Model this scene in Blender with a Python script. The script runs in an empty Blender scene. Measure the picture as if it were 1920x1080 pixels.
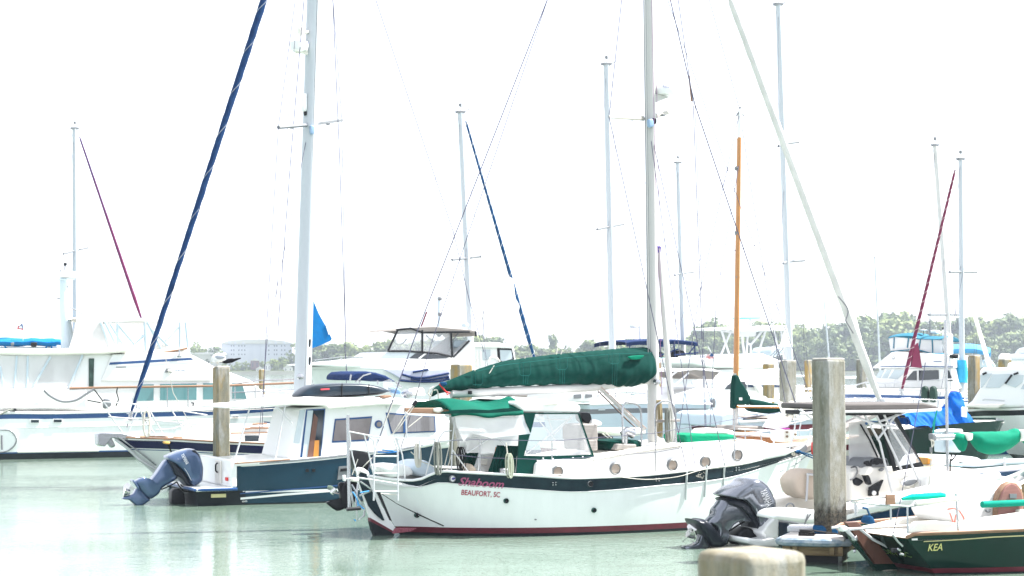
import bpy, bmesh, math, random
from mathutils import Vector, noise
R = math.radians
# ---------------------------------------------------------------- camera, sky, sun, exposure
FPX, CAMH, HORIZON = 3500.0, 2.75, 690.0
sc = bpy.context.scene
camd = bpy.data.cameras.new('camera'); cam = bpy.data.objects.new('camera', camd); sc.collection.objects.link(cam)
cam.location = (0, 0, CAMH); cam.rotation_euler = (R(90), 0, 0)
camd.sensor_width = 36.0; camd.lens = 36.0 * FPX / 1920.0
camd.shift_y = (HORIZON - 540.0) / 1920.0
camd.clip_end = 20000; camd.clip_start = 0.1
camd.dof.use_dof = True; camd.dof.focus_distance = 33.0; camd.dof.aperture_fstop = 3.6
sc.camera = cam
SUN_EL, SUN_AZ = R(54), R(78)          # azimuth measured from +Y (straight ahead) towards +X (right)
sun_dir = Vector((math.sin(SUN_AZ) * math.cos(SUN_EL), math.cos(SUN_AZ) * math.cos(SUN_EL), math.sin(SUN_EL)))
w = bpy.data.worlds.new('World'); sc.world = w; w.use_nodes = True
nt = w.node_tree; bg = nt.nodes['Background']
sky = nt.nodes.new('ShaderNodeTexSky'); sky.sky_type = 'NISHITA'; sky.sun_disc = False
sky.sun_elevation = SUN_EL; sky.sun_rotation = SUN_AZ; sky.air_density = 1.0; sky.dust_density = 0.6; sky.ozone_density = 1.0
hs = nt.nodes.new('ShaderNodeHueSaturation'); hs.inputs['Saturation'].default_value = 0.5; hs.inputs['Value'].default_value = 0.9
nt.links.new(sky.outputs[0], hs.inputs['Color']); # thin bright high cloud veil over the blue
tcw = nt.nodes.new('ShaderNodeTexCoord'); mpw = nt.nodes.new('ShaderNodeMapping'); mpw.inputs['Scale'].default_value = (1, 1, 3.5); nzw = nt.nodes.new('ShaderNodeTexNoise'); nzw.inputs['Scale'].default_value = 3.0; nzw.inputs['Detail'].default_value = 6
nt.links.new(tcw.outputs['Generated'], mpw.inputs[0]); nt.links.new(mpw.outputs[0], nzw.inputs[0])
mrw = nt.nodes.new('ShaderNodeMapRange'); mrw.inputs['From Min'].default_value = .35; mrw.inputs['From Max'].default_value = .65; mrw.inputs['To Min'].default_value = .66; mrw.inputs['To Max'].default_value = .86; nt.links.new(nzw.outputs[0], mrw.inputs[0])
mxw = nt.nodes.new('ShaderNodeMixRGB'); nt.links.new(mrw.outputs[0], mxw.inputs[0]); nt.links.new(hs.outputs[0], mxw.inputs[1]); mxw.inputs[2].default_value = (3.72, 3.82, 4.2, 1); nt.links.new(mxw.outputs[0], bg.inputs[0]); bg.inputs[1].default_value = 0.15
sl = bpy.data.lights.new('sun', 'SUN'); sl.energy = 5.0; sl.angle = R(0.5); sl.color = (1.0, 0.97, 0.94)
so = bpy.data.objects.new('sun', sl); sc.collection.objects.link(so)
so.rotation_euler = (-sun_dir).to_track_quat('-Z', 'Y').to_euler()
sc.view_settings.view_transform = 'Standard'; sc.view_settings.look = 'None'; sc.view_settings.gamma = 1.0
sc.view_settings.exposure = 1.6
sc.cycles.max_bounces = 6; sc.cycles.transparent_max_bounces = 16; sc.cycles.sample_clamp_indirect = 6
sc.cycles.volume_bounces = 0

# ---------------------------------------------------------------- materials
MATS = {}
def mat(name, col, rough=0.5, metal=0.0, var=0.0, vscale=3.0, bump=0.0, bscale=20.0, stretch=(1, 1, 1), spec=0.5, coat=0.0, trans=0.0, col2=None):
    if name in MATS: return MATS[name]
    if max(col) < .12 and metal == 0 and 'window' not in name and spec == .5: spec = .22; coat *= .3
    m = bpy.data.materials.new(name); m.use_nodes = True; n = m.node_tree; p = n.nodes['Principled BSDF']
    p.inputs['Base Color'].default_value = (*col, 1); p.inputs['Roughness'].default_value = rough
    p.inputs['Metallic'].default_value = metal; p.inputs['Specular IOR Level'].default_value = 0.1 if rough >= 0.7 and spec in (0.5, .22) else spec
    p.inputs['Coat Weight'].default_value = coat; p.inputs['Coat Roughness'].default_value = 0.08
    tc = n.nodes.new('ShaderNodeTexCoord'); mp = n.nodes.new('ShaderNodeMapping'); mp.inputs['Scale'].default_value = stretch
    n.links.new(tc.outputs['Object'], mp.inputs[0])
    if var > 0 or col2:
        t = n.nodes.new('ShaderNodeTexNoise'); t.inputs['Scale'].default_value = vscale; t.inputs['Detail'].default_value = 6; t.inputs['Roughness'].default_value = 0.65
        n.links.new(mp.outputs[0], t.inputs[0])
        r = n.nodes.new('ShaderNodeValToRGB'); r.color_ramp.elements[0].position = 0.3; r.color_ramp.elements[1].position = 0.7
        c2 = col2 or tuple(c * (1 - var) for c in col)
        r.color_ramp.elements[0].color = (*c2, 1); r.color_ramp.elements[1].color = (*col, 1)
        n.links.new(t.outputs[0], r.inputs[0]); n.links.new(r.outputs[0], p.inputs['Base Color'])
    if bump > 0:
        t2 = n.nodes.new('ShaderNodeTexNoise'); t2.inputs['Scale'].default_value = bscale; t2.inputs['Detail'].default_value = 4
        n.links.new(mp.outputs[0], t2.inputs[0])
        b = n.nodes.new('ShaderNodeBump'); b.inputs['Strength'].default_value = bump; b.inputs['Distance'].default_value = 0.02
        n.links.new(t2.outputs[0], b.inputs['Height']); n.links.new(b.outputs[0], p.inputs['Normal'])
    if trans > 0:
        out = n.nodes['Material Output']; tr = n.nodes.new('ShaderNodeBsdfTransparent'); mx = n.nodes.new('ShaderNodeMixShader')
        mx.inputs[0].default_value = 1 - trans
        n.links.new(tr.outputs[0], mx.inputs[1]); n.links.new(p.outputs[0], mx.inputs[2]); n.links.new(mx.outputs[0], out.inputs[0])
    MATS[name] = m; return m
WHITE = mat('gelcoat_white', (0.77, 0.78, 0.77), 0.3, var=0.05, vscale=0.8, coat=0.3)
WHITE2 = mat('gelcoat_cream', (0.80, 0.77, 0.70), 0.4, var=0.07, vscale=1.5)
HULLW = mat('hull_white', (0.76, 0.79, 0.78), 0.3, var=0.09, vscale=1.6, coat=0.2, stretch=(2, 2, .6), bump=0.02, bscale=1.5)
COOLW = mat('pale_blue_shaded_white', (0.50, 0.60, 0.66), 0.35, var=0.06)  # pale blue hulls; also far whites, their grey-blue shading put into the colour
DECK = mat('deck_nonskid', (0.74, 0.73, 0.69), 0.7, var=0.12, vscale=2.5)
NAVY = mat('navy_gelcoat', (0.011, 0.044, 0.072), 0.2, var=0.2, vscale=1.2, coat=0.3)
NAVYC = mat('navy_canvas', (0.012, 0.03, 0.10), 0.85, var=0.3, vscale=4, bump=0.5, bscale=6)
NAVYB = mat('navy_stripe', (0.01, 0.06, 0.19), 0.35)
BLACKB = mat('antifoul_black', (0.012, 0.018, 0.022), 0.6, var=0.3, vscale=5)
REDB = mat('boot_red', (0.14, 0.010, 0.026), 0.5, var=0.45, vscale=6, stretch=(1, 1, 3))
BAND = mat('faded_teal_black_band', (0.003, 0.012, 0.020), 0.5, var=0.5, vscale=5, col2=(0.008, 0.028, 0.036), bump=0.05)
GREENH = mat('dark_green_gelcoat', (0.001, 0.024, 0.017), 0.16, var=0.25, vscale=2, coat=0.5)
GREENC = mat('green_canvas', (0.0, 0.037, 0.029), 0.85, var=0.12, vscale=3, bump=0.15, bscale=12)
GREENL = mat('bright_green_canvas', (0.0, 0.19, 0.11), 0.8, var=0.25, vscale=4, bump=0.4, bscale=8)
BLUEC = mat('blue_canvas', (0.005, 0.16, 0.42), 0.7, var=0.25, vscale=4, bump=0.5, bscale=6)
BLUET = mat('blue_tarp', (0.0, 0.11, 0.48), 0.7, var=0.3, vscale=3, bump=0.8, bscale=5)
AQUAC = mat('aqua_canvas', (0.03, 0.15, 0.22), 0.8, var=0.2)
CYANT = mat('cyan_cover', (0.04, 0.36, 0.62), 0.7, var=0.25, bump=0.5, bscale=8)
TAUPE = mat('taupe_canvas', (0.26, 0.24, 0.22), 0.85, var=0.2)
CANVASW = mat('white_canvas', (0.80, 0.79, 0.75), 0.85, var=0.1, bump=0.3, bscale=5)
MAROON = mat('maroon_canvas', (0.16, 0.025, 0.06), 0.85, var=0.3)
VINYL = mat('clear_vinyl', (0.80, 0.82, 0.84), 0.08, var=0.08, vscale=2, trans=0.80, bump=0.1, bscale=3)
VINYLF = mat('fogged_vinyl', (0.80, 0.80, 0.80), 0.3, var=0.12, vscale=2, trans=0.50, bump=0.2, bscale=3)
GLASSD = mat('dark_window', (0.02, 0.03, 0.04), 0.06, spec=0.8)
GLASSB = mat('dark_blue_window', (0.015, 0.035, 0.09), 0.08, spec=0.8)
GLASSA = mat('aqua_window', (0.08, 0.22, 0.23), 0.08, var=0.15, vscale=2, stretch=(3, 1, 1), spec=0.7)
GLASSP = mat('pale_window', (0.45, 0.52, 0.55), 0.06, spec=0.8)
CURT = mat('curtained_window', (0.20, 0.19, 0.20), 0.08, var=0.35, vscale=3, stretch=(8, 1, .4), spec=0.7, coat=0.5)
CURT2 = mat('tinted_window', (0.20, 0.17, 0.17), 0.08, var=0.3, vscale=2, spec=0.7, coat=0.5)
ALU = mat('mast_aluminium', (0.47, 0.51, 0.54), 0.5, metal=0.0, var=0.08, stretch=(1, 1, .1))
MASTW = mat('mast_white_paint', (0.52, 0.52, 0.50), 0.4, var=0.06, stretch=(1, 1, .2))
STEEL = mat('stainless_steel', (0.42, 0.43, 0.45), 0.25, metal=0.85)
TUBEW = mat('white_tube', (0.55, 0.56, 0.57), 0.35)
WIRE = mat('rigging_wire', (0.07, 0.07, 0.12), 0.6)
ROPEW = mat('white_rope', (0.55, 0.53, 0.47), 0.9, bump=0.5, bscale=60)
ROPEG = mat('grey_rope', (0.24, 0.25, 0.22), 0.9, bump=0.5, bscale=60)
ROPEB = mat('blue_rope', (0.03, 0.16, 0.42), 0.9)
ROPET = mat('teal_rope', (0.02, 0.30, 0.26), 0.9)
ROPEN = mat('navy_rope', (0.01, 0.06, 0.14), 0.9)
RED = mat('red_plastic', (0.62, 0.02, 0.02), 0.5)
PINK = mat('pink_rope', (0.65, 0.20, 0.16), 0.8)
CRIM = mat('crimson_lettering', (0.33, 0.012, 0.05), 0.5)
MAGEN = mat('faded_magenta_lettering', (0.34, 0.07, 0.16), 0.6, var=0.3, vscale=12)
PURP = mat('purple_lettering', (0.05, 0.03, 0.22), 0.5)
YELLOW = mat('pale_yellow_paint', (0.62, 0.60, 0.22), 0.5)
YCOVE = mat('cream_cove_line', (0.55, 0.50, 0.25), 0.5)
WHITEP = mat('white_lettering', (0.8, 0.8, 0.8), 0.5)
SILVP = mat('silver_lettering', (0.55, 0.58, 0.62), 0.35)
TEAK = mat('weathered_teak', (0.30, 0.17, 0.10), 0.6, var=0.35, vscale=6, stretch=(.5, 3, 6))
TEAKD = mat('brown_wood', (0.14, 0.060, 0.04), 0.5, var=0.35, vscale=4, stretch=(3, 3, .6))
TEAKG = mat('grey_teak', (0.33, 0.31, 0.29), 0.75, var=0.35, vscale=5, stretch=(.6, 4, 8))
VARN = mat('varnished_wood', (0.50, 0.21, 0.035), 0.25, var=0.35, vscale=4, stretch=(5, 5, .5), coat=0.5)
OBBLUE = mat('outboard_grey_blue', (0.05, 0.095, 0.19), 0.18, metal=0.45, coat=0.7, var=0.1)
OBSIL = mat('outboard_silver_grey', (0.14, 0.155, 0.185), 0.15, metal=0.6, coat=0.7, var=0.08)
OBDK = mat('outboard_dark_grey', (0.014, 0.018, 0.026), 0.35, coat=0.3)
BLACKP = mat('black_plastic', (0.012, 0.013, 0.016), 0.4, var=0.2)
GREYP = mat('grey_plastic', (0.16, 0.17, 0.18), 0.5)
TANP = mat('tan_upholstery', (0.62, 0.52, 0.42), 0.7, var=0.1)
CHROME = mat('polished_propeller', (0.6, 0.6, 0.58), 0.15, metal=0.9)
RUBBER = mat('rubber', (0.02, 0.02, 0.02), 0.7)
LEAFPALE = mat('pale_stucco', (0.50, 0.53, 0.60), 0.9, var=0.04)
ROOFM = mat('pale_roof', (0.52, 0.53, 0.50), 0.8)
SAILW = mat('furled_sailcloth', (0.64, 0.64, 0.62), 0.85, var=0.25, vscale=2, bump=0.4, bscale=6)
SHOREC = mat('shore_bank', (0.10, 0.11, 0.09), 0.9, var=0.4, vscale=0.1)
SHORE = mat('grassy_land', (0.10, 0.13, 0.05), 0.95, var=0.4, vscale=0.03)
HOUSEW = mat('white_siding', (0.68, 0.68, 0.68), 0.8)
BRICKD = mat('dark_brick', (0.16, 0.10, 0.11), 0.9)
FEATHB = mat('black_feathers', (0.006, 0.006, 0.009), 0.9)
FEATHW = mat('white_feathers', (0.78, 0.78, 0.78), 0.8, var=0.1, vscale=20)
FEATHG = mat('grey_feathers', (0.35, 0.38, 0.43), 0.8)
PIER = mat('dock_timber', (0.24, 0.18, 0.10), 0.85, var=0.6, vscale=3, stretch=(.4, 3, 3), col2=(0.08, 0.055, 0.03), bump=0.4, bscale=8)
DOCKTOP = mat('dock_top_weathered', (0.55, 0.52, 0.48), 0.85, var=0.3, vscale=3)
DOCKBLUE = mat('dock_rub_strip', (0.05, 0.11, 0.17), 0.6, var=0.7, vscale=7, col2=(0.35, 0.38, 0.38))

def concrete(name, golden=0.0, seed=0):
    m = bpy.data.materials.new(name); m.use_nodes = True; n = m.node_tree; L = n.links; p = n.nodes['Principled BSDF']; p.inputs['Roughness'].default_value = 0.9
    tc = n.nodes.new('ShaderNodeTexCoord')
    def nz(scale, st, off):
        mp = n.nodes.new('ShaderNodeMapping'); mp.inputs['Scale'].default_value = st; mp.inputs['Location'].default_value = (off + seed, off, off * 2)
        L.new(tc.outputs['Object'], mp.inputs[0]); t = n.nodes.new('ShaderNodeTexNoise'); t.inputs['Scale'].default_value = scale; t.inputs['Detail'].default_value = 8; t.inputs['Roughness'].default_value = 0.7
        L.new(mp.outputs[0], t.inputs[0]); return t.outputs[0]
    def ramp(src, a, b, ca, cb):
        r = n.nodes.new('ShaderNodeValToRGB'); r.color_ramp.elements[0].position = a; r.color_ramp.elements[1].position = b
        r.color_ramp.elements[0].color = (*ca, 1); r.color_ramp.elements[1].color = (*cb, 1); L.new(src, r.inputs[0]); return r.outputs[0]
    def mix(f, a, b, typ='MIX'):
        x = n.nodes.new('ShaderNodeMixRGB'); x.blend_type = typ
        if isinstance(f, float): x.inputs[0].default_value = f
        else: L.new(f, x.inputs[0])
        L.new(a, x.inputs[1]); L.new(b, x.inputs[2]); return x.outputs[0]
    base = ramp(nz(30, (1, 1, 1), 0), 0.3, 0.75, (0.15, 0.145, 0.115), (0.29, 0.28, 0.24))
    dirt = ramp(nz(3.2, (3, 3, .45), 4), 0.35, 0.65, (0.11, 0.115, 0.075), (0.31, 0.30, 0.25))
    c = mix(0.6, base, dirt)
    pale = ramp(nz(1.6, (2.2, 2.2, .8), 9), 0.5, 0.62, (0, 0, 0), (1, 1, 1))
    pw = ramp(nz(12, (1, 1, 1), 2), 0.2, 0.8, (0.24, 0.25, 0.24), (0.36, 0.36, 0.33))
    c = mix(pale, c, pw)
    if golden:
        g = ramp(nz(1.3, (2, 2, .6), 15), 0.45, 0.6, (0, 0, 0), (golden,) * 3)
        gc = ramp(nz(9, (1, 1, 1), 3), 0.2, 0.8, (0.26, 0.17, 0.04), (0.38, 0.27, 0.09)); c = mix(g, c, gc)
    sx = n.nodes.new('ShaderNodeSeparateXYZ'); L.new(tc.outputs['Object'], sx.inputs[0])
    ad = n.nodes.new('ShaderNodeMath'); ad.operation = 'MULTIPLY_ADD'; L.new(nz(7, (1, 1, .6), 6), ad.inputs[0]); ad.inputs[1].default_value = -0.75; L.new(sx.outputs[2], ad.inputs[2])
    tide = ramp(ad.outputs[0], 0.28, 0.5, (1, 1, 1), (0, 0, 0)); tcx = ramp(nz(25, (1, 1, 1), 7), 0.4, 0.7, (0.012, 0.014, 0.01), (0.13, 0.11, 0.08))
    c = mix(tide, c, tcx)
    gm = n.nodes.new('ShaderNodeGamma'); gm.inputs[1].default_value = 1.12; L.new(c, gm.inputs[0]); L.new(gm.outputs[0], p.inputs['Base Color'])
    b = n.nodes.new('ShaderNodeBump'); b.inputs['Strength'].default_value = 0.5; b.inputs['Distance'].default_value = 0.01; L.new(nz(40, (1, 1, 1), 1), b.inputs['Height']); L.new(b.outputs[0], p.inputs['Normal'])
    return m
CONC = concrete('stained_concrete'); CONCG = concrete('ochre_stained_concrete', 0.9, 5)
CONCT = mat('bleached_concrete_top', (0.60, 0.57, 0.50), 0.9, var=0.35, vscale=8)

# ---------------------------------------------------------------- mesh builder
def lerp(a, b, t): return a + (b - a) * t
def smoothtab(tab):
    n = len(tab) - 1
    def f(u):
        u = min(max(u, 0), 1) * n; i = min(int(u), n - 1); t = u - i
        p0 = tab[max(i - 1, 0)]; p1 = tab[i]; p2 = tab[i + 1]; p3 = tab[min(i + 2, n)]
        return 0.5 * (2 * p1 + (p2 - p0) * t + (2 * p0 - 5 * p1 + 4 * p2 - p3) * t * t + (3 * p1 - p0 - 3 * p2 + p3) * t ** 3)
    return f
def pl(pts):      # smooth piecewise function through (x, y) points
    pts = sorted(pts)
    def f(x):
        if x <= pts[0][0]: return pts[0][1]
        if x >= pts[-1][0]: return pts[-1][1]
        for i in range(len(pts) - 1):
            if x <= pts[i + 1][0]:
                x0, y0 = pts[i]; x1, y1 = pts[i + 1]; h = x1 - x0; t = (x - x0) / h
                m0 = (y1 - pts[i - 1][1]) / (x1 - pts[i - 1][0]) if i > 0 else (y1 - y0) / h
                m1 = (pts[i + 2][1] - y0) / (pts[i + 2][0] - x0) if i + 2 < len(pts) else (y1 - y0) / h
                return (2 * t**3 - 3 * t * t + 1) * y0 + (t**3 - 2 * t * t + t) * h * m0 + (-2 * t**3 + 3 * t * t) * y1 + (t**3 - t * t) * h * m1
    return f
class MB:
    def __init__(s): s.v = []; s.f = []; s.m = []
    def add(s, vs, fs, mi=0):
        o = len(s.v); s.v += [tuple(v) for v in vs]; s.f += [tuple(i + o for i in f) for f in fs]; s.m += [mi] * len(fs); return s
    def box(s, c, d, rz=0, mi=0):
        cx, cy, cz = c; a, b, h = d[0] / 2, d[1] / 2, d[2] / 2; co, si = math.cos(rz), math.sin(rz)
        vs = [(cx + x * co - y * si, cy + x * si + y * co, cz + z) for z in (-h, h) for x, y in ((-a, -b), (a, -b), (a, b), (-a, b))]
        return s.add(vs, [(3, 2, 1, 0), (4, 5, 6, 7), (0, 1, 5, 4), (1, 2, 6, 5), (2, 3, 7, 6), (3, 0, 4, 7)], mi)
    def tube(s, pts, r, seg=6, mi=0, sq=1.0):
        pts = [Vector(p) for p in pts]; n = len(pts); rs = r if isinstance(r, (list, tuple)) else [r] * n; vs = []
        up = None
        for i, p in enumerate(pts):
            d = (pts[min(i + 1, n - 1)] - pts[max(i - 1, 0)])
            d = d.normalized() if d.length > 1e-9 else Vector((0, 0, 1))
            if up is None:
                up = Vector((0, 1, 0)) if abs(d.y) < 0.9 else Vector((1, 0, 0))
            a = d.cross(up)
            if a.length < 1e-4: up = Vector((1, 0, 0)); a = d.cross(up)
            a.normalize(); b = a.cross(d).normalized(); up = b
            for k in range(seg):
                q = 2 * math.pi * k / seg; vs.append(p + a * (math.cos(q) * rs[i]) + b * (math.sin(q) * rs[i] * sq))
        fs = [(i * seg + k, i * seg + (k + 1) % seg, (i + 1) * seg + (k + 1) % seg, (i + 1) * seg + k) for i in range(n - 1) for k in range(seg)]
        fs += [tuple(range(seg)), tuple((n - 1) * seg + k for k in reversed(range(seg)))]
        return s.add(vs, fs, mi)
    def lathe(s, prof, c=(0, 0, 0), ax='z', seg=16, mi=0, sc2=1.0):
        vs = []
        for r, h in prof:
            for k in range(seg):
                q = 2 * math.pi * k / seg; x, y = r * math.cos(q), r * math.sin(q) * sc2
                p = (x, y, h) if ax == 'z' else ((x, h, y) if ax == 'y' else (h, x, y)); vs.append((p[0] + c[0], p[1] + c[1], p[2] + c[2]))
        n = len(prof); fs = [(i * seg + k, i * seg + (k + 1) % seg, (i + 1) * seg + (k + 1) % seg, (i + 1) * seg + k) for i in range(n - 1) for k in range(seg)]
        fs += [tuple(range(seg)), tuple((n - 1) * seg + k for k in reversed(range(seg)))]
        return s.add(vs, fs, mi)
    def loft(s, rings, mi=0, cap=True, closed=True):
        n = len(rings[0]); vs = [p for r in rings for p in r]; K = n if closed else n - 1
        fs = [(i * n + k, i * n + (k + 1) % n, (i + 1) * n + (k + 1) % n, (i + 1) * n + k) for i in range(len(rings) - 1) for k in range(K)]
        if cap and closed: fs += [tuple(range(n)), tuple((len(rings) - 1) * n + k for k in reversed(range(n)))]
        return s.add(vs, fs, mi)
    def puff(s, poly, yc, hw, mi=0, lay=((-1, .62), (-.97, .78), (-.90, .88), (-.78, .945), (-.6, .98), (-.3, 1), (.3, 1), (.6, .98), (.78, .945), (.90, .88), (.97, .78), (1, .62)), rnd=3):
        n = len(poly); P_ = [Vector((a, b)) for a, b in poly]; out = []
        for i in range(n):
            p0, p1, p2, p3 = P_[i - 1], P_[i], P_[(i + 1) % n], P_[(i + 2) % n]; tn = .7
            m1 = (p2 - p0) * .5 * tn; m2 = (p3 - p1) * .5 * tn; L_ = (p2 - p1).length
            if m1.length > L_: m1 = m1 * (L_ / m1.length)
            if m2.length > L_: m2 = m2 * (L_ / m2.length)
            for k in range(rnd):
                t = k / rnd; q = p1 * (2 * t**3 - 3 * t * t + 1) + m1 * (t**3 - 2 * t * t + t) + p2 * (-2 * t**3 + 3 * t * t) + m2 * (t**3 - t * t); out.append((q.x, q.y))
        poly = out
        cx = sum(p[0] for p in poly) / len(poly); cz = sum(p[1] for p in poly) / len(poly)
        return s.loft([[(cx + (x - cx) * q, yc + hw * a, cz + (z - cz) * q) for x, z in poly] for a, q in lay], mi)
    def build(s, name, mats, parent=None, bevel=0.0, smooth=True, label=None, seg=2, ang=35, weld=False):
        me = bpy.data.meshes.new(name); me.from_pydata(s.v, [], s.f)
        if not isinstance(mats, (list, tuple)): mats = [mats]
        for m in mats: me.materials.append(m)
        me.polygons.foreach_set('material_index', s.m)
        bm = bmesh.new(); bm.from_mesh(me)
        if weld: bmesh.ops.remove_doubles(bm, verts=bm.verts, dist=1e-4)
        bmesh.ops.recalc_face_normals(bm, faces=bm.faces); bm.to_mesh(me); bm.free()
        me.polygons.foreach_set('use_smooth', [smooth] * len(me.polygons))
        if smooth: me.set_sharp_from_angle(angle=R(ang))
        o = bpy.data.objects.new(name, me); sc.collection.objects.link(o)
        if parent is not None: o.parent = parent
        if bevel > 0:
            b = o.modifiers.new('bevel', 'BEVEL'); b.width = bevel; b.segments = seg; b.limit_method = 'ANGLE'; b.angle_limit = R(35)
        if label: o['label'] = label
        return o
def tag(o, label, cat=None, group=None, kind=None):
    if label: o['label'] = label
    if cat: o['category'] = cat
    if group: o['group'] = group
    if kind: o['kind'] = kind
    return o
def empty(name, loc, rz=0.0):
    o = bpy.data.objects.new(name, None); sc.collection.objects.link(o); o.location = loc; o.rotation_euler = (0, 0, rz); o.empty_display_size = 0.3; return o
def copy_tree(o, parent=None):
    c = o.copy(); sc.collection.objects.link(c); c.parent = parent
    for ch in list(o.children): copy_tree(ch, c)
    return c
def W(px, py, d): return ((px - 960) / FPX * d, d, CAMH - (py - HORIZON) / FPX * d)
def crop(ox, oy, s): return lambda *pts: [(ox + x / s, oy + y / s) for x, y in pts]
def textmesh(body, shear=0.0, bold=0.0):
    cu = bpy.data.curves.new('t', 'FONT'); cu.body = body; cu.shear = shear; cu.resolution_u = 3; cu.offset = bold
    o = bpy.data.objects.new('t', cu); sc.collection.objects.link(o)
    me = bpy.data.meshes.new_from_object(o.evaluated_get(bpy.context.evaluated_depsgraph_get()))
    vs = [tuple(v.co) for v in me.vertices]; fs = [tuple(p.vertices) for p in me.polygons]
    bpy.data.objects.remove(o); bpy.data.curves.remove(cu); bpy.data.meshes.remove(me)
    return vs, fs

# ---------------------------------------------------------------- a frame to build a boat in: x right along the keel, y away from the camera, z up
class Boat:
    def __init__(s, name, px, dnear, hb, deg, label=None, cat=None, group=None):
        s.a = R(deg); s.hb = hb; c, si = math.cos(s.a), math.sin(s.a)
        x = (px - 960) / FPX * dnear
        s.ox = x - si * hb; s.oy = dnear + c * hb
        s.root = empty(name, (s.ox, s.oy, 0), s.a); tag(s.root, label, cat, group)
    def L(s, px, py, off=0.0):
        c, si = math.cos(s.a), math.sin(s.a); rx = (px - 960) / FPX
        y = off if not callable(off) else off(0, 1.0); t = z = 0
        for _ in range(8 if callable(off) else 1):
            bx, by = s.ox - si * y, s.oy + c * y
            t = (bx - rx * by) / (rx * si - c); k = by + t * si; z = CAMH - (py - HORIZON) / FPX * k
            if callable(off): y = off(t, z)
        return (t, y, z)
    def tz(s, pts, off=0.0): return [(q[0], q[2]) for q in (s.L(x, y, off) for x, y in pts)]
    def slab(s, name, pts, y0, y1, m, tap=0.0, zb=None, bevel=0.015, parent=None, label=None, seg=2):
        q0 = s.tz(pts, y0); z0 = min(z for _, z in q0) if zb is None else zb
        surf = lambda t, z: y0 + tap * max(z - z0, 0); back = lambda t, z: y1 - tap * max(z - z0, 0)
        q = s.tz(pts, surf); n = len(q)
        mb = MB(); mb.add([(t, surf(t, z), z) for t, z in q] + [(t, back(t, z), z) for t, z in q],
                          [tuple(range(n)), tuple(range(2 * n - 1, n - 1, -1))] + [(i, (i + 1) % n, n + (i + 1) % n, n + i) for i in range(n)])
        o = mb.build(name, m, parent or s.root, bevel=bevel, label=label, seg=seg); return o, surf
    def ring(s, name, outer, inner, off, m, th=.03, parent=None):
        o = [s.L(x, y, off) for x, y in outer]; i = [s.L(x, y, off) for x, y in inner]; n = len(o); mb = MB(); v = o + i; fs = [(k, (k + 1) % n, n + (k + 1) % n, n + k) for k in range(n)]
        mb.add(v, fs); mb.add([(a, b_ + th, c) for a, b_, c in v], fs); return mb.build(name, m, parent or s.root)
    def panel(s, name, pts, off, m, lift=0.012, th=0.02, parent=None, bevel=0.0, label=None):
        of = off if callable(off) else (lambda t, z: off)
        q = [s.L(x, y, of) for x, y in pts]; n = len(q)
        mb = MB(); mb.add([(t, y - lift, z) for t, y, z in q] + [(t, y - lift + th, z) for t, y, z in q],
                          [tuple(range(n)), tuple(range(2 * n - 1, n - 1, -1))] + [(i, (i + 1) % n, n + (i + 1) % n, n + i) for i in range(n)])
        return mb.build(name, m, parent or s.root, bevel=bevel, label=label)
    def puff(s, name, pts, yc, hw, m, parent=None, label=None, **k):
        mb = MB(); mb.puff(s.tz(pts, yc - hw * .5), yc, hw, **k); return mb.build(name, m, parent or s.root, label=label, ang=80)
    def tube(s, name, pts, r, m, parent=None, seg=6, label=None, smooth=0, off=0.0, sq=1.0):
        q = [Vector(s.L(p[0], p[1], p[2] if len(p) > 2 else off)) for p in pts]
        if smooth: q = sm(q, smooth)
        if isinstance(r, (list, tuple)) and len(r) != len(q): r = [lerp(r[0], r[-1], i / (len(q) - 1)) for i in range(len(q))]
        return MB().tube(q, r, seg, sq=sq).build(name, m, parent or s.root, label=label, ang=60)
    def tubes(s, name, lines, r, m, parent=None, seg=5, off=0.0, label=None, smooth=0):     # one part made of several joined tubes
        mb = MB()
        for ln in lines:
            q = [Vector(s.L(p[0], p[1], p[2] if len(p) > 2 else off)) for p in ln]
            mb.tube(sm(q, smooth) if smooth and len(q) > 2 else q, r, seg)
        return mb.build(name, m, parent or s.root, ang=60, label=label)
    def text(s, name, body, p0, p1, h, off, m, shear=0.0, parent=None, lift=0.014, bold=0.0):
        of = off if callable(off) else (lambda t, z: off)
        A = s.L(*p0, of); B = s.L(*p1, of); T = s.L(p0[0], p0[1] - h, of)
        vs, fs = textmesh(body, shear, bold); x0 = min(v[0] for v in vs); x1 = max(v[0] for v in vs)
        cap = 0.70; hz = T[2] - A[2]; out = []
        for x, y, _ in vs:
            u = (x - x0) / (x1 - x0); t = lerp(A[0], B[0], u); z = lerp(A[2], B[2], u) + y / cap * hz; out.append((t, of(t, z) - lift, z))
        return MB().add(out, fs).build(name, m, parent or s.root, smooth=False)
    def hull(s, name, left, right, mids, table, bands, lr=0.0, rr=0.0, zb=-0.45, drop=0.06, deck=None, flareL=.15, flareR=.45, N=48, hb=None, bottomw=.12, close=(False, False), parent=None, lrf=None, rrf=None, rail=None, railr=.02, deckz=None):
        hb = hb or s.hb; wd = smoothtab(table); l = s.L(*left, 0.0); r = s.L(*right, 0.0)
        pts = [(l[0], l[2]), (r[0], r[2])]
        for x, y in mids:
            q = s.L(x, y, -hb * .9)
            for _ in range(3): q = s.L(x, y, -hb * max(wd((q[0] - l[0]) / (r[0] - l[0])), 0))
            pts.append((q[0], q[2]))
        sheer = pl(pts)
        tl = lambda z: l[0] + (lrf((z - 0) / l[2]) if lrf else lr * (1 - z / l[2]))
        tr = lambda z: r[0] - (rrf((z - 0) / r[2]) if rrf else rr * (1 - z / r[2]))
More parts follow.
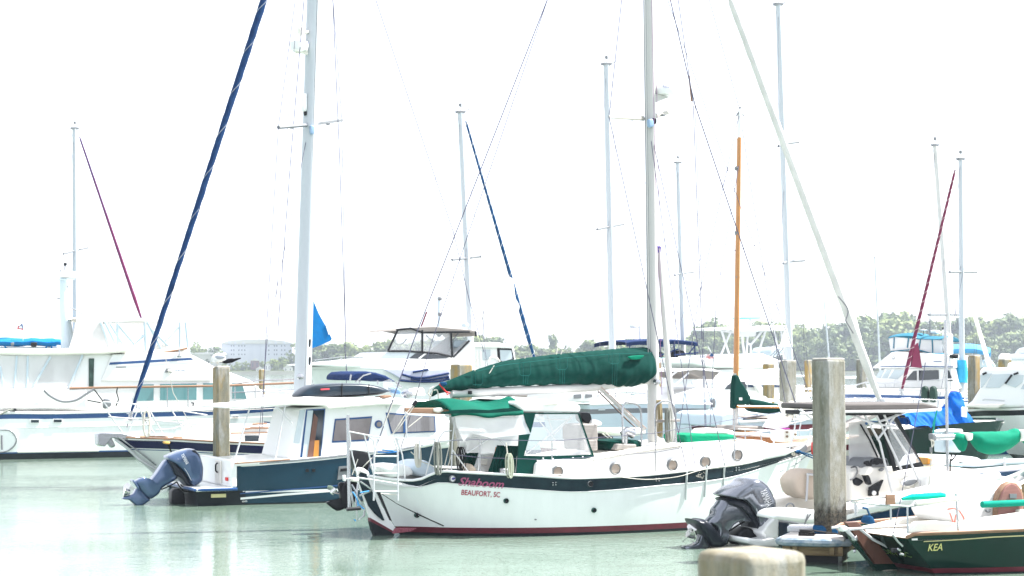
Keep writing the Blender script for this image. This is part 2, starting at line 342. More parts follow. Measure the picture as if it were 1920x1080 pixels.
        def half(u, k):
            k = min(max(k, 0), 1); c = bottomw + (flareL - bottomw) * max(0, 1 - u / .35) ** 2 + (flareR - bottomw) * max(0, (u - .5) / .5) ** 2
            return hb * max(wd(u), 0) * (1 - c * (1 - k) ** 1.7)
        def ysurf(t, z):
            u = min(max((t - tl(z)) / (tr(z) - tl(z)), 0), 1); return -half(u, (z - zb) / (sheer(t) - zb))
        mb = MB(); mats = []; levels = [(lambda t: zb, None)]
        for fn, m, ns in bands:
            prev = levels[-1][0]
            for i in range(ns):
                levels.append(((lambda t, p=prev, f=fn, q=(i + 1) / ns: lerp(p(t), f(sheer(t), t), q)), m))
            if m not in mats: mats.append(m)
        us = [i / N for i in range(N + 1)]
        for sg in (-1, 1):
            rows = []
            for fn, m in levels:
                row = []
                for u in us:
                    z = 0.5; t = 0
                    for _ in range(4): t = lerp(tl(z), tr(z), u); z = fn(t)
                    row.append((t, sg * half(u, (z - zb) / (sheer(t) - zb)), z))
                rows.append(row)
            for j in range(len(rows) - 1):
                n = N + 1; mb.add(rows[j] + rows[j + 1], [(i, i + 1, n + i + 1, n + i) for i in range(N)], mats.index(levels[j + 1][1]))
            if sg < 0: near = rows
            else: far = rows
        for e, ii in ((0, 0), (1, N)):
            if close[e]:
                for j in range(len(near) - 1): mb.add([near[j][ii], near[j + 1][ii], far[j + 1][ii], far[j][ii]], [(0, 1, 2, 3)], mats.index(levels[j + 1][1]))
        ho = mb.build(name, mats, parent or s.root, weld=True, ang=40)
        dz = deckz or (lambda t: sheer(t) - drop)
        a = []; b = []
        for i in range(1, N):
            t = near[-1][i][0]; hh = half(us[i], 1) - .01; a.append((t, -hh, dz(t))); b.append((t, hh, dz(t)))
        n = len(a); mb = MB().add(a + b, [(i, i + 1, n + i + 1, n + i) for i in range(n - 1)])
        mb.build('deck', deck or DECK, parent or s.root)
        if rail:
            rp = [(x, y, z + .01) for x, y, z in near[-1]]; fp = [(x, y, z + .01) for x, y, z in reversed(far[-1])]
            MB().tube(rp + fp, railr, 6).build('toe_rail', rail, parent or s.root)
        s.sheer = sheer; s.ys = ysurf; s.t0 = l[0]; s.t1 = r[0]; s.wd = wd
        s.edge = lambda t: -hb * max(wd((t - l[0]) / (r[0] - l[0])), 0)
        return ho
    def band(s, name, pts_top, pts_bot, off, m, lift=.01, parent=None):       # strip lying on a side surface
        of = off if callable(off) else (lambda t, z: off)
        a = [s.L(x, y, of) for x, y in pts_top]; b = [s.L(x, y, of) for x, y in pts_bot]
        n = len(a); v = [(t, y - lift, z) for t, y, z in a + b]
        return MB().add(v, [(i, i + 1, n + i + 1, n + i) for i in range(n - 1)]).build(name, m, parent or s.root)
    def canopy(s, name, pts, y0, y1, m, crown=.15, parent=None, th=.025, ny=12, sag=.0, label=None, skirt=0.0):
        q = [s.L(x, y, y0) for x, y in pts]; Q = sm([Vector(p) for p in q], 4); rows = []
        for j in range(ny + 1):
            v = j / ny; row = []
            for i, p in enumerate(Q):
                zz = p.z + crown * (1 - (2 * v - 1) ** 2) ** .6 + sag * noise.noise(Vector((p.x * 2.3, v * 3, 1.7)))
                row.append((p.x, lerp(y0, y1, v), zz))
            rows.append(row)
        if skirt:
            rows.insert(0, [(x, y - .01, z - skirt) for x, y, z in rows[0]]); rows.append([(x, y + .01, z - skirt) for x, y, z in rows[-1]])
        n = len(Q); mb = MB(); vs = [p for r in rows for p in r]
        mb.add(vs, [(j * n + i, j * n + i + 1, (j + 1) * n + i + 1, (j + 1) * n + i) for j in range(len(rows) - 1) for i in range(n - 1)])
        o = mb.build(name, m, parent or s.root, label=label, ang=60); md = o.modifiers.new('thick', 'SOLIDIFY'); md.thickness = th; md.offset = -1; return o
def sm(q, n):
    out = []
    for i in range(len(q) - 1):
        p0 = q[max(i - 1, 0)]; p1 = q[i]; p2 = q[i + 1]; p3 = q[min(i + 2, len(q) - 1)]
        for k in range(n):
            t = k / n; out.append(0.5 * (2 * p1 + (p2 - p0) * t + (2 * p0 - 5 * p1 + 4 * p2 - p3) * t * t + (3 * p1 - p0 - 3 * p2 + p3) * t ** 3))
    out.append(q[-1]); return out
def catenary(a, b, sag, n=10):
    a, b = Vector(a), Vector(b); return [a.lerp(b, i / n) - Vector((0, 0, sag * 4 * (i / n) * (1 - i / n))) for i in range(n + 1)]

def mast(b, top, bot, w, m, off=0.0, seg=12, label=None, wtop=None, head=True, heads=True):
    """aluminium mast; w, wtop are widths in metres"""
    A, B = Vector(b.L(*top, off)), Vector(b.L(*bot, off)); wt = wtop or w * .8
    q = [B.lerp(A, i / 6) for i in range(7)]
    o = MB().tube(q, [lerp(w, wt, i / 6) / 2 for i in range(7)], seg, sq=1.25).build('mast', m, b.root, label=label)
    if heads:
        mb = MB(); mb.box((A.x, A.y, A.z + .03), (wt * 1.6, wt * 1.2, .07)); mb.tube([(A.x - wt, A.y, A.z + .05), (A.x - wt * 2.4, A.y, A.z + .12), (A.x - wt * 3.4, A.y, A.z + .1)], .012, 5)
        mb.tube([A, (A.x + wt * .3, A.y, A.z + .28)], .01, 5); mb.lathe([(.01, .2), (.05, .22), (.05, .3), (.01, .32)], (A.x, A.y, A.z), seg=8)
        mb.tube([(A.x + wt, A.y, A.z + .05), (A.x + wt * 2, A.y, A.z + .16)], .014, 5)
        mb.build('masthead_fitting', GREYP, b.root)
    return A, B
def stay(b, name, pts, r, m=None, off=0.0, **k): return b.tube(name, pts, r * 1.7, m or WIRE, seg=5, off=off, **k)
def furled(b, top, bot, r0, r1, m, wrap=None, off=0.0, n=60, name='furled_jib', wr=.35, turns=None, seed=1):
    A, B = Vector(b.L(*top, off)), Vector(b.L(*bot, off)); rnd = random.Random(seed); q = []; rr = []
    for i in range(n + 1):
        t = i / n; q.append(A.lerp(B, t) + Vector((rnd.uniform(-1, 1), 0, 0)) * r0 * .05)
        rr.append(lerp(r0, r1, t) * rnd.uniform(.95, 1.05) * (1 if 0 < i < n else .5) * (1 - .55 * max(0, (t - .9) / .1)))
    o = MB().tube(q, rr, 8).build(name, m, b.root, ang=70)
    if wrap:
        T = turns or int((A - B).length / .8); hel = []
        N = T * 10; d = (B - A).normalized(); a = d.cross(Vector((0, 1, 0))).normalized(); c = d.cross(a)
        for i in range(N + 1):
            t = i / N; rad = lerp(r0, r1, t) * 1.03; q2 = 2 * math.pi * T * t; hel.append(A.lerp(B, t) + a * math.cos(q2) * rad + c * math.sin(q2) * rad)
        MB().tube(hel, wr * r1, 4).build('sheet_wrap', wrap, o)
    MB().lathe([(.03, -.1), (.08, -.1), (.08, -.04), (.04, -.03), (.04, .03), (.08, .04), (.08, .1), (.03, .1)], tuple(B), seg=12).build('furler_drum', STEEL, b.root)
    return o

# ================================================================ SETTING
def water():
    m = bpy.data.materials.new('harbour_water'); m.use_nodes = True; n = m.node_tree; L = n.links; p = n.nodes['Principled BSDF']
    p.inputs['Roughness'].default_value = 0.03; p.inputs['IOR'].default_value = 1.42
    tc = n.nodes.new('ShaderNodeTexCoord')
    def nz(scale, st, rot, det=3, ro=.55):
        mp = n.nodes.new('ShaderNodeMapping'); mp.inputs['Scale'].default_value = st; mp.inputs['Rotation'].default_value = (0, 0, R(rot)); L.new(tc.outputs['Object'], mp.inputs[0])
        t = n.nodes.new('ShaderNodeTexNoise'); t.inputs['Scale'].default_value = scale; t.inputs['Detail'].default_value = det; t.inputs['Roughness'].default_value = ro; L.new(mp.outputs[0], t.inputs[0]); return t.outputs[0]
    r = n.nodes.new('ShaderNodeValToRGB'); r.color_ramp.elements[0].position = .35; r.color_ramp.elements[1].position = .65
    r.color_ramp.elements[0].color = (0.12, 0.18, 0.135, 1); r.color_ramp.elements[1].color = (0.175, 0.235, 0.19, 1)
    L.new(nz(.25, (1, 1, 1), 0), r.inputs[0]); L.new(r.outputs[0], p.inputs['Base Color'])
    def add(a, b, k):
        x = n.nodes.new('ShaderNodeMath'); x.operation = 'MULTIPLY_ADD'; L.new(a, x.inputs[0]); x.inputs[1].default_value = k; L.new(b, x.inputs[2]); return x.outputs[0]
    h = add(nz(.9, (1, 1.5, 1), 20, 2), nz(3.6, (1, 2.2, 1), -10, 3, .7), 1.0)
    h = add(nz(11, (1, 2.0, 1), 8, 2), h, .30)
    b = n.nodes.new('ShaderNodeBump'); calm = n.nodes.new('ShaderNodeMapRange'); L.new(nz(.09, (1, 2.2, 1), 15, 3), calm.inputs[0]); calm.inputs['From Min'].default_value = .42; calm.inputs['From Max'].default_value = .6; calm.inputs['To Min'].default_value = .35; calm.inputs['To Max'].default_value = 1.0; L.new(calm.outputs[0], b.inputs['Strength']); b.inputs['Distance'].default_value = 0.012; L.new(h, b.inputs['Height']); L.new(b.outputs[0], p.inputs['Normal'])
    o = MB().add([(-6000, -300, 0), (6000, -300, 0), (6000, 14000, 0), (-6000, 14000, 0)], [(0, 1, 2, 3)]).build('water', m); tag(o, 'greenish harbour water with small ripples', kind='structure')
water()
DS = 800.0
def land():
    mb = MB(); rnd = random.Random(4); a = []; b = []; c = []
    for i in range(81):
        x = -420 + i * 10.5; y = DS - 8 + rnd.uniform(-2, 2); a.append((x, y, -.3)); b.append((x, y + 3, 1.3 + rnd.uniform(-.2, .3))); c.append((x, DS + 500, 9.0))
    n = 81; mb.add(a + b, [(i, i + 1, n + i + 1, n + i) for i in range(n - 1)], 0); mb.add(b + c, [(i, i + 1, n + i + 1, n + i) for i in range(n - 1)], 1)
    tag(mb.build('far_shore', [SHOREC, SHORE]), 'low wooded shore across the river', kind='structure')
land()
def leafmat(name, c1, c2):
    m = bpy.data.materials.new(name); m.use_nodes = True; n = m.node_tree; p = n.nodes['Principled BSDF']; p.inputs['Roughness'].default_value = .7
    oi = n.nodes.new('ShaderNodeObjectInfo'); tc = n.nodes.new('ShaderNodeTexCoord'); t = n.nodes.new('ShaderNodeTexNoise'); t.inputs['Scale'].default_value = .35; t.inputs['Detail'].default_value = 5
    n.links.new(tc.outputs['Object'], t.inputs[0]); ad = n.nodes.new('ShaderNodeMath'); ad.operation = 'MULTIPLY_ADD'; n.links.new(oi.outputs['Random'], ad.inputs[0]); ad.inputs[1].default_value = .5
    sb = n.nodes.new('ShaderNodeMath'); sb.operation = 'SUBTRACT'; n.links.new(t.outputs[0], sb.inputs[0]); sb.inputs[1].default_value = .22; n.links.new(sb.outputs[0], ad.inputs[2])
    r = n.nodes.new('ShaderNodeValToRGB'); r.color_ramp.elements[0].position = .25; r.color_ramp.elements[1].position = .75
    r.color_ramp.elements[0].color = (*c1, 1); r.color_ramp.elements[1].color = (*c2, 1); n.links.new(ad.outputs[0], r.inputs[0]); n.links.new(r.outputs[0], p.inputs['Base Color']); return m
LEAF = leafmat('foliage', (0.028, 0.060, 0.020), (0.165, 0.215, 0.045))
BARK = mat('bark', (0.10, 0.085, 0.07), .9)
def tree_proto(seed, kind):
    rnd = random.Random(seed); root = empty('far_tree', (0, 0, 0)); H = 10.0
    tb = MB(); tb.tube([(0, 0, -.6), (.1, 0, 2), (rnd.uniform(-.3, .3), .1, 5), (rnd.uniform(-.5, .5), 0, 8)], [.32, .26, .18, .06], 7)
    for k in range(6):
        a = rnd.uniform(0, 6.28); z = rnd.uniform(2.5, 6); tb.tube([(0, 0, z), (math.cos(a) * 1.3, math.sin(a) * 1.3, z + 1), (math.cos(a) * 2.6, math.sin(a) * 2.6, z + 1.8)], [.12, .08, .03], 5)
    tb.build('trunk', BARK, root)
    mb = MB(); clumps = []
    nC = 26 if kind != 2 else 20
    for k in range(nC):
        if kind == 0: a = rnd.uniform(0, 6.28); r = rnd.uniform(.2, 3.6) ; z = rnd.uniform(1.2, 9.0); r *= math.sqrt(max(0.05, 1 - ((z - 4.6) / 5.0) ** 2)); cr = rnd.uniform(.9, 1.6)
        elif kind == 1: a = rnd.uniform(0, 6.28); r = rnd.uniform(.2, 4.6); z = rnd.uniform(2.6, 8.8) - r * .25; cr = rnd.uniform(.8, 1.5)
        else: a = rnd.uniform(0, 6.28); z = rnd.uniform(1.0, 9.5); r = rnd.uniform(0, 2.0) * (1.15 - z / 10.5); cr = rnd.uniform(.6, 1.1)
        clumps.append((math.cos(a) * r, math.sin(a) * r, z, cr))
    for cx, cy, cz, cr in clumps:
        for q in range(46):
            u = Vector((rnd.gauss(0, 1), rnd.gauss(0, 1), rnd.gauss(0, .8))).normalized() * cr * rnd.uniform(.55, 1.05)
            s = rnd.uniform(.18, .4); n = (u.normalized() + Vector((rnd.uniform(-.7, .7), rnd.uniform(-.7, .7), rnd.uniform(-.2, .9)))).normalized()
            a = n.orthogonal().normalized(); b = n.cross(a); th = rnd.uniform(0, 3.14); a2 = a * math.cos(th) + b * math.sin(th); b2 = n.cross(a2); c = Vector((cx, cy, cz)) + u
            mb.add([c - a2 * s - b2 * s * .7, c + a2 * s * 1.1 - b2 * s * .5, c + a2 * s + b2 * s * .9, c - a2 * s * .8 + b2 * s], [(0, 1, 2, 3)])
    mb.build('crown', LEAF, root, smooth=False); return root
PROTO = [tree_proto(11, 0), tree_proto(12, 1), tree_proto(13, 0), tree_proto(14, 2), tree_proto(15, 1)]
USEDP = set()
def tree(px, ytop, d, k, label, group, wide=1.0, base=1.2, rz=0):
    p = PROTO[k]; o = p if k not in USEDP else copy_tree(p); USEDP.add(k)
    x, y, zt = W(px, ytop, d); s = (zt - base) / 10.0; o.location = (x, y, base); o.scale = (s * wide, s * wide, s); o.rotation_euler.z = rz; tag(o, label, 'tree', group)
tr = random.Random(8)
prof = pl([(-20, 640), (350, 645), (372, 640), (400, 642), (430, 655), (560, 640), (600, 650), (650, 645), (700, 655), (720, 642), (760, 650), (890, 628), (930, 640), (965, 650), (1000, 652), (1080, 650), (1120, 640), (1180, 642), (1230, 640), (1290, 640), (1312, 612), (1345, 598), (1400, 606), (1440, 600), (1500, 612), (1545, 606), (1600, 600), (1630, 590), (1700, 586), (1740, 600), (1800, 594), (1860, 596), (1920, 586), (1960, 586)])
def bank(x0, x1, n, grp, lab, d0, d1, drop, wide):
    for i in range(n):
        px = x0 + (x1 - x0) * (i + .5 + tr.uniform(-.4, .4)) / n; d = tr.uniform(d0, d1)
        tree(px, prof(px) + drop + tr.uniform(-3, 9), d, tr.choice([0, 1, 2, 4, 2, 0]), lab, grp, wide * tr.uniform(.85, 1.25), rz=tr.uniform(0, 6))
bank(1305, 1960, 52, 'tall trees of the wooded bank at right', 'tall leafy tree in the dense wooded bank behind the right hand boats', 835, 870, 0, 1.0)
bank(1300, 1960, 46, 'lower front trees of the right bank', 'lower rounded tree along the front of the right hand wooded bank', 806, 828, 28, 1.0)
bank(975, 1300, 30, 'trees behind the green sail cover', 'hazy tree on the far bank above the long green sail cover', 812, 850, -4, 1.2)
bank(560, 975, 42, 'trees between the white building and the dark topped cruiser', 'hazy round tree on the far bank right of the white building', 812, 850, -6, 1.2)
bank(420, 560, 15, 'trees in front of the white building', 'bushy tree at the foot of the far white building', 805, 815, 26, .95)
bank(455, 640, 8, 'small trees at the waterline', 'small bright tree at the far waterline below the building', 803, 806, 36, 1.1)
for px, yt, k, wd, lab in ((372, 640, 1, 1.1, 'lone hazy tree just right of the white trawler flybridge'), (400, 648, 2, 1.2, 'low tree between the trawler flybridge and the far white building'), (1036, 628, 0, .75, 'tall pointed bluish tree rising above the green sail cover'), (1252, 638, 3, 1.3, 'thin wispy tree top above the navy canopy boat'), (905, 627, 1, .9, 'rounded tree rising behind the small pilothouse boat'), (1345, 594, 1, .8, 'dark tree top standing above the tuna tower of the sport fishing boat')):
    tree(px, yt, 832, k, lab, None, wd)

def far_building():
    b = Boat('far_building', 481, 840, 9, 4, 'long pale five storey building with small windows on the far bank', 'building')
    wall, sf = b.slab('wall', [(415, 697), (415, 644), (548, 643), (548, 697)], -9, 9, LEAFPALE, bevel=.05)
    b.slab('roof', [(413, 644.5), (430, 638), (470, 636), (500, 636), (535, 639), (550, 643.5), (550, 644.5)], -9.5, 9.5, ROOFM, bevel=.05)
    for px in (430, 441, 456, 505, 517, 533, 544): b.slab('gable', [(px - 3, 645), (px, 641), (px + 3, 645)], -9.9, -8, LEAFPALE, bevel=0)
    for x in (434, 438.5, 448, 453.5, 459, 504, 514.5, 519, 528, 534, 545):
        for y in (648.5, 656.5, 664.5): b.panel('window', [(x - .9, y + 1.3), (x - .9, y - 1.3), (x + .9, y - 1.3), (x + .9, y + 1.3)], sf, GLASSB, lift=.06)
    for x in (471, 487): b.slab('pilaster', [(x - 1, 690), (x - 1, 644.6), (x + 1, 644.6), (x + 1, 690)], -9.3, -9, LEAFPALE, bevel=0)
    b.slab('roof_vent', [(484, 637), (484, 633), (489, 633), (489, 637)], -2, 2, ROOFM, bevel=0)
far_building()
def house(px, y, w, h, lab, m=HOUSEW, roof=ROOFM):
    b = Boat('shore_house', px, 804, 3, 8, lab, 'house')
    b.slab('wall', [(px - w, y), (px - w, y - h), (px + w, y - h), (px + w, y)], -3, 3, m, bevel=0)
    b.slab('roof', [(px - w - .7, y - h + .4), (px, y - h - w * .55), (px + w + .7, y - h + .4)], -3.4, 3.4, roof, bevel=0)
    for q in (-.5, .5): b.panel('window', [(px + q * w - .7, y - h * .3), (px + q * w - .7, y - h * .75), (px + q * w + .7, y - h * .75), (px + q * w + .7, y - h * .3)], -3, GLASSB, lift=.05)
house(502, 697, 5, 14, 'narrow white house between trees below the far building')
house(487, 697, 7, 6, 'low white boathouse at the far waterline')
house(478, 693, 8, 17, 'small dark brick building between far trees', BRICKD)
house(540, 697, 9, 8, 'white shed at the far waterline behind the tall sloop mast')
def low_hall():
    b = Boat('low_building', 395, 830, 6, 3, 'long low pale roofed shed left of the far white building', 'building')
    b.slab('wall', [(350, 690), (350, 664), (420, 664), (420, 690)], -6, 6, ROOFM, bevel=0); b.slab('roof', [(349, 664.4), (352, 661), (418, 661), (421, 664.4)], -6.5, 6.5, HOUSEW, bevel=0)
    b.panel('window', [(395, 667), (395, 665), (397, 665), (397, 667)], -6, GLASSB, lift=.05)
low_hall()
def seawall():
    b = Boat('sea_wall', 500, 798, .5, 0, 'low grey sea wall with railing along the far waterline', 'wall')
    b.slab('wall', [(432, 703.5), (432, 700), (560, 700), (560, 703.5)], -.5, .5, SHOREC, bevel=0)
    b.slab('railing', [(434, 700), (434, 697), (520, 697), (520, 698.2), (436, 698.2), (436, 700)], -.1, .1, HOUSEW, bevel=0)
seawall()

# ---------------------------------------------------------------- pilings
def piling(px, ytop, w, d, lab, rot=30, m=CONC, zbot=-1.5, lean=(0, 0), grp=None, side=None, bev=.035):
    """square concrete pile: w = apparent width in px"""
    wm = w * d / FPX; a = R(rot - math.degrees(math.atan((px - 960) / FPX))); s = side or wm / (abs(math.sin(a)) + math.cos(a))
    x, y, zt = W(px, ytop, d); y += s * .6; x = (px - 960) / FPX * y
    zt = CAMH - (ytop - HORIZON) / FPX * d
    t = MB(); c, si = math.cos(R(rot)), math.sin(R(rot)); rings = []; nz = 14; rnd = random.Random(int(px))
    hs = s / 2
    for i in range(nz + 1):
        z = lerp(zbot, zt, i / nz); lx = lean[0] * (z - zbot); k = hs
        rings.append([(px_ * c - py_ * si + lx + rnd.uniform(-.004, .004), px_ * si + py_ * c + rnd.uniform(-.004, .004), z) for px_, py_ in ((-k, -k), (k, -k), (k, k), (-k, k))])
    root = empty('concrete_piling', (x, y, 0)); tag(root, lab, 'piling', grp)
    t.loft(rings).build('shaft', m, root, bevel=bev, seg=3)
    if bev > .05: return root
    cap = MB(); lx = lean[0] * (zt - zbot); k = hs * .93
    cap.loft([[(a_ * c - b_ * si + lx, a_ * si + b_ * c, zt + h) for a_, b_ in ((-k * q, -k * q), (k * q, -k * q), (k * q, k * q), (-k * q, k * q))] for h, q in ((.002, 1), (.018, .97), (.022, .9))])
    cap.build('bleached_top', CONCT, root)
    return root
piling(1409, 1040, 212, 9.4, 'squat blurred concrete piling top in the near foreground', rot=34, m=concrete('near_concrete', .3, 3), lean=(0, 0), bev=.055)
piling(1560, 674, 60, 26.6, 'tallest nearest concrete piling rising through the timber dock', rot=31, lean=(-.012, 0))
piling(415, 688, 36, 41.5, 'concrete piling with a black bird perched on it', rot=30, m=concrete('ochre_concrete', .5, 9))
piling(865, 684, 43, 52, 'golden stained piling behind the boom end of the green sail cover', rot=35, m=CONCG)
piling(852, 760, 22, 38.5, 'mossy piling seen behind the stern awning of the ketch', rot=30)
piling(1477, 677, 31, 50, 'broad streaked piling left of the tallest piling', rot=30)
piling(1441, 683, 21, 68, 'thin tan piling left of the broad streaked piling', rot=30, m=CONCG)
piling(1515, 676, 14, 78, 'slim distant piling just left of the tallest piling', rot=30, m=CONCG)
piling(1616, 675, 20, 66, 'grey piling between the tallest piling and the white flybridge yacht', rot=30)
piling(1826, 667, 23, 52, 'piling with one grey face and one bright ochre face at right', rot=36, m=concrete('golden_concrete', 1.0, 21))
piling(1884, 674, 22, 74, 'tan piling head behind the white cruiser at far right', rot=30, m=CONCG)
piling(491, 693, 13, 98, 'small golden piling standing alone in the open channel', rot=34, m=CONCG)
piling(690, 692, 18, 84, 'piling head behind the navy spray hood', rot=30)
piling(1235, 680, 11, 60, 'narrow brown piling beside the white ketch mast', rot=30, m=CONCG)

def bird_black():
    x, y, z = W(427, 686, 41.5); y += .28; z += .02; root = empty('black_bird', (x, y, z), R(12)); tag(root, 'glossy black bird leaning forward on top of the left piling', 'bird')
    mb = MB(); prof = [(-.17, .07, .012), (-.13, .065, .03), (-.08, .075, .045), (-.02, .09, .055), (.05, .10, .052), (.10, .108, .036), (.15, .125, .03), (.20, .14, .02), (.25, .15, .012)]
    rings = [[(xx, math.cos(a) * r * .85, zz + math.sin(a) * r) for a in [i * math.pi / 5 for i in range(10)]] for xx, zz, r in prof]; mb.loft(rings); mb.build('body', FEATHB, root, ang=80)
    MB().tube([(-.165, 0, .07), (-.2, 0, .062), (-.235, 0, .05)], [.014, .01, .002], 6).build('beak', BLACKP, root)
    for s in (-1, 1): MB().tube([(-.0, s * .022, .05), (.015, s * .024, .02), (.0, s * .024, 0), (-.03, s * .024, -.004)], .005, 5).build('leg', BLACKP, root)
bird_black()
def bird_white():
    x, y, z = W(408, 686, 41.5); y += .12; z += .03; root = empty('gull', (x, y, z), R(8)); tag(root, 'plump white gull with grey back on the left corner of the left piling', 'bird')
    mb = MB(); prof = [(-.16, .13, .02), (-.13, .13, .07), (-.07, .14, .10), (0, .15, .105), (.07, .15, .09), (.12, .145, .06), (.16, .15, .02)]
    mb.loft([[(xx, math.cos(a) * r * .8, zz + math.sin(a) * r) for a in [i * math.pi / 6 for i in range(12)]] for xx, zz, r in prof]); mb.build('body', FEATHW, root, ang=80)
    wg = MB()
    for s in (-1, 1): wg.loft([[(xx, s * (.055 + w * .4) + math.cos(a) * .02, .17 + math.sin(a) * w) for a in [i * math.pi / 4 for i in range(8)]] for xx, w in ((-.08, .01), (-.03, .05), (.05, .055), (.12, .03), (.17, .006))])
    wg.build('wings', FEATHG, root, ang=80)
    MB().lathe([(.005, -.02), (.035, -.015), (.042, .02), (.03, .05), (.005, .06)], (-.10, -.02, .05), seg=10).build('head', FEATHW, root, ang=80)
    MB().tube([(-.12, -.02, .05), (-.16, -.02, .035)], [.012, .003], 6).build('beak', YCOVE, root)
    for s in (-1, 1): MB().tube([(-.02, s * .03, .06), (-.02 + s * .02, s * .03, 0)], .006, 5).build('leg', TANP, root)
bird_white()

# ---------------------------------------------------------------- outboard engines
def outboard(b, C, cowl, leg, plate, gear, yc, hw, body, dark, textpts, parent=None, prop=None, label=None, vent=None, chin=None, strip=None, name='outboard_motor', br=None, lines=()):
    root = b.puff(name, C(*leg), yc, hw * .52, body, parent=parent, label=label)
    cw = b.puff('cowling', C(*cowl), yc, hw, body, parent=root, rnd=4)
    fy = yc - hw - .004
    if vent: b.panel('air_vent', C(*vent), yc - hw * .86, BLACKP, parent=root, lift=.03, th=.04)
    if chin: b.puff('lower_pan', C(*chin), yc, hw * .8, dark, parent=root)
    for s in strip or []: b.tube('trim_line', [(x, y, fy + .012) for x, y in C(*s)], .007, SILVP, parent=root)
    if plate: b.puff('cavitation_plate', C(*plate), yc, hw * .75, dark if dark is not None else body, parent=root)
    b.puff('gearcase', C(*gear), yc, hw * .30, body, parent=root)
    if prop:
        (cx, cy), (dx, dy), rad = prop; c = b.L(*C((cx, cy))[0], yc); e = b.L(*C((dx, dy))[0], yc); c, e = Vector(c), Vector(e); d = (e - c).normalized(); mb = MB()
        mb.tube([c, c.lerp(e, .5), e], [rad * .42, rad * .38, rad * .3], 14); a = d.orthogonal().normalized(); q = d.cross(a)
        for k in range(3):
            an = 2.094 * k + .4; r = a * math.cos(an) + q * math.sin(an); t = d.cross(r); rows = []
            for j in range(6):
                f = j / 5; wv = rad * .55 * math.sin(math.pi * (.15 + .8 * f)); p = c.lerp(e, .45) + r * (rad * (.3 + .8 * f)); tw = (t * .8 + d * .6); rows.append([p - tw * wv, p + d * rad * .04, p + tw * wv, p - d * rad * .04])
            mb.loft(rows)
        mb.build('propeller', CHROME, root, ang=50)
    if br: b.puff('mount_bracket', C(*br), yc, hw * .55, BLACKP, parent=root)
    if lines: b.tubes('hoses', [[(x, y, yc - hw * .3) for x, y in C(*l)] for l in lines], .014, RUBBER, parent=root, smooth=4)
    if textpts:
        s, p0, p1, h, m, shr = textpts; p0, p1 = C(p0)[0], C(p1)[0]; ofc = yc - hw - .004
        A = Vector(b.L(*p0, ofc)); B = Vector(b.L(*p1, ofc)); vs, fs = textmesh(s, shr); x0 = min(v[0] for v in vs); x1 = max(v[0] for v in vs)
        ux = (B - A) ; uy = Vector((-ux.z, 0, ux.x)).normalized() * h / 0.7
        MB().add([A + ux * ((x - x0) / (x1 - x0)) + uy * y for x, y, _ in vs], fs).build('lettering', m, root, smooth=False)
    return root

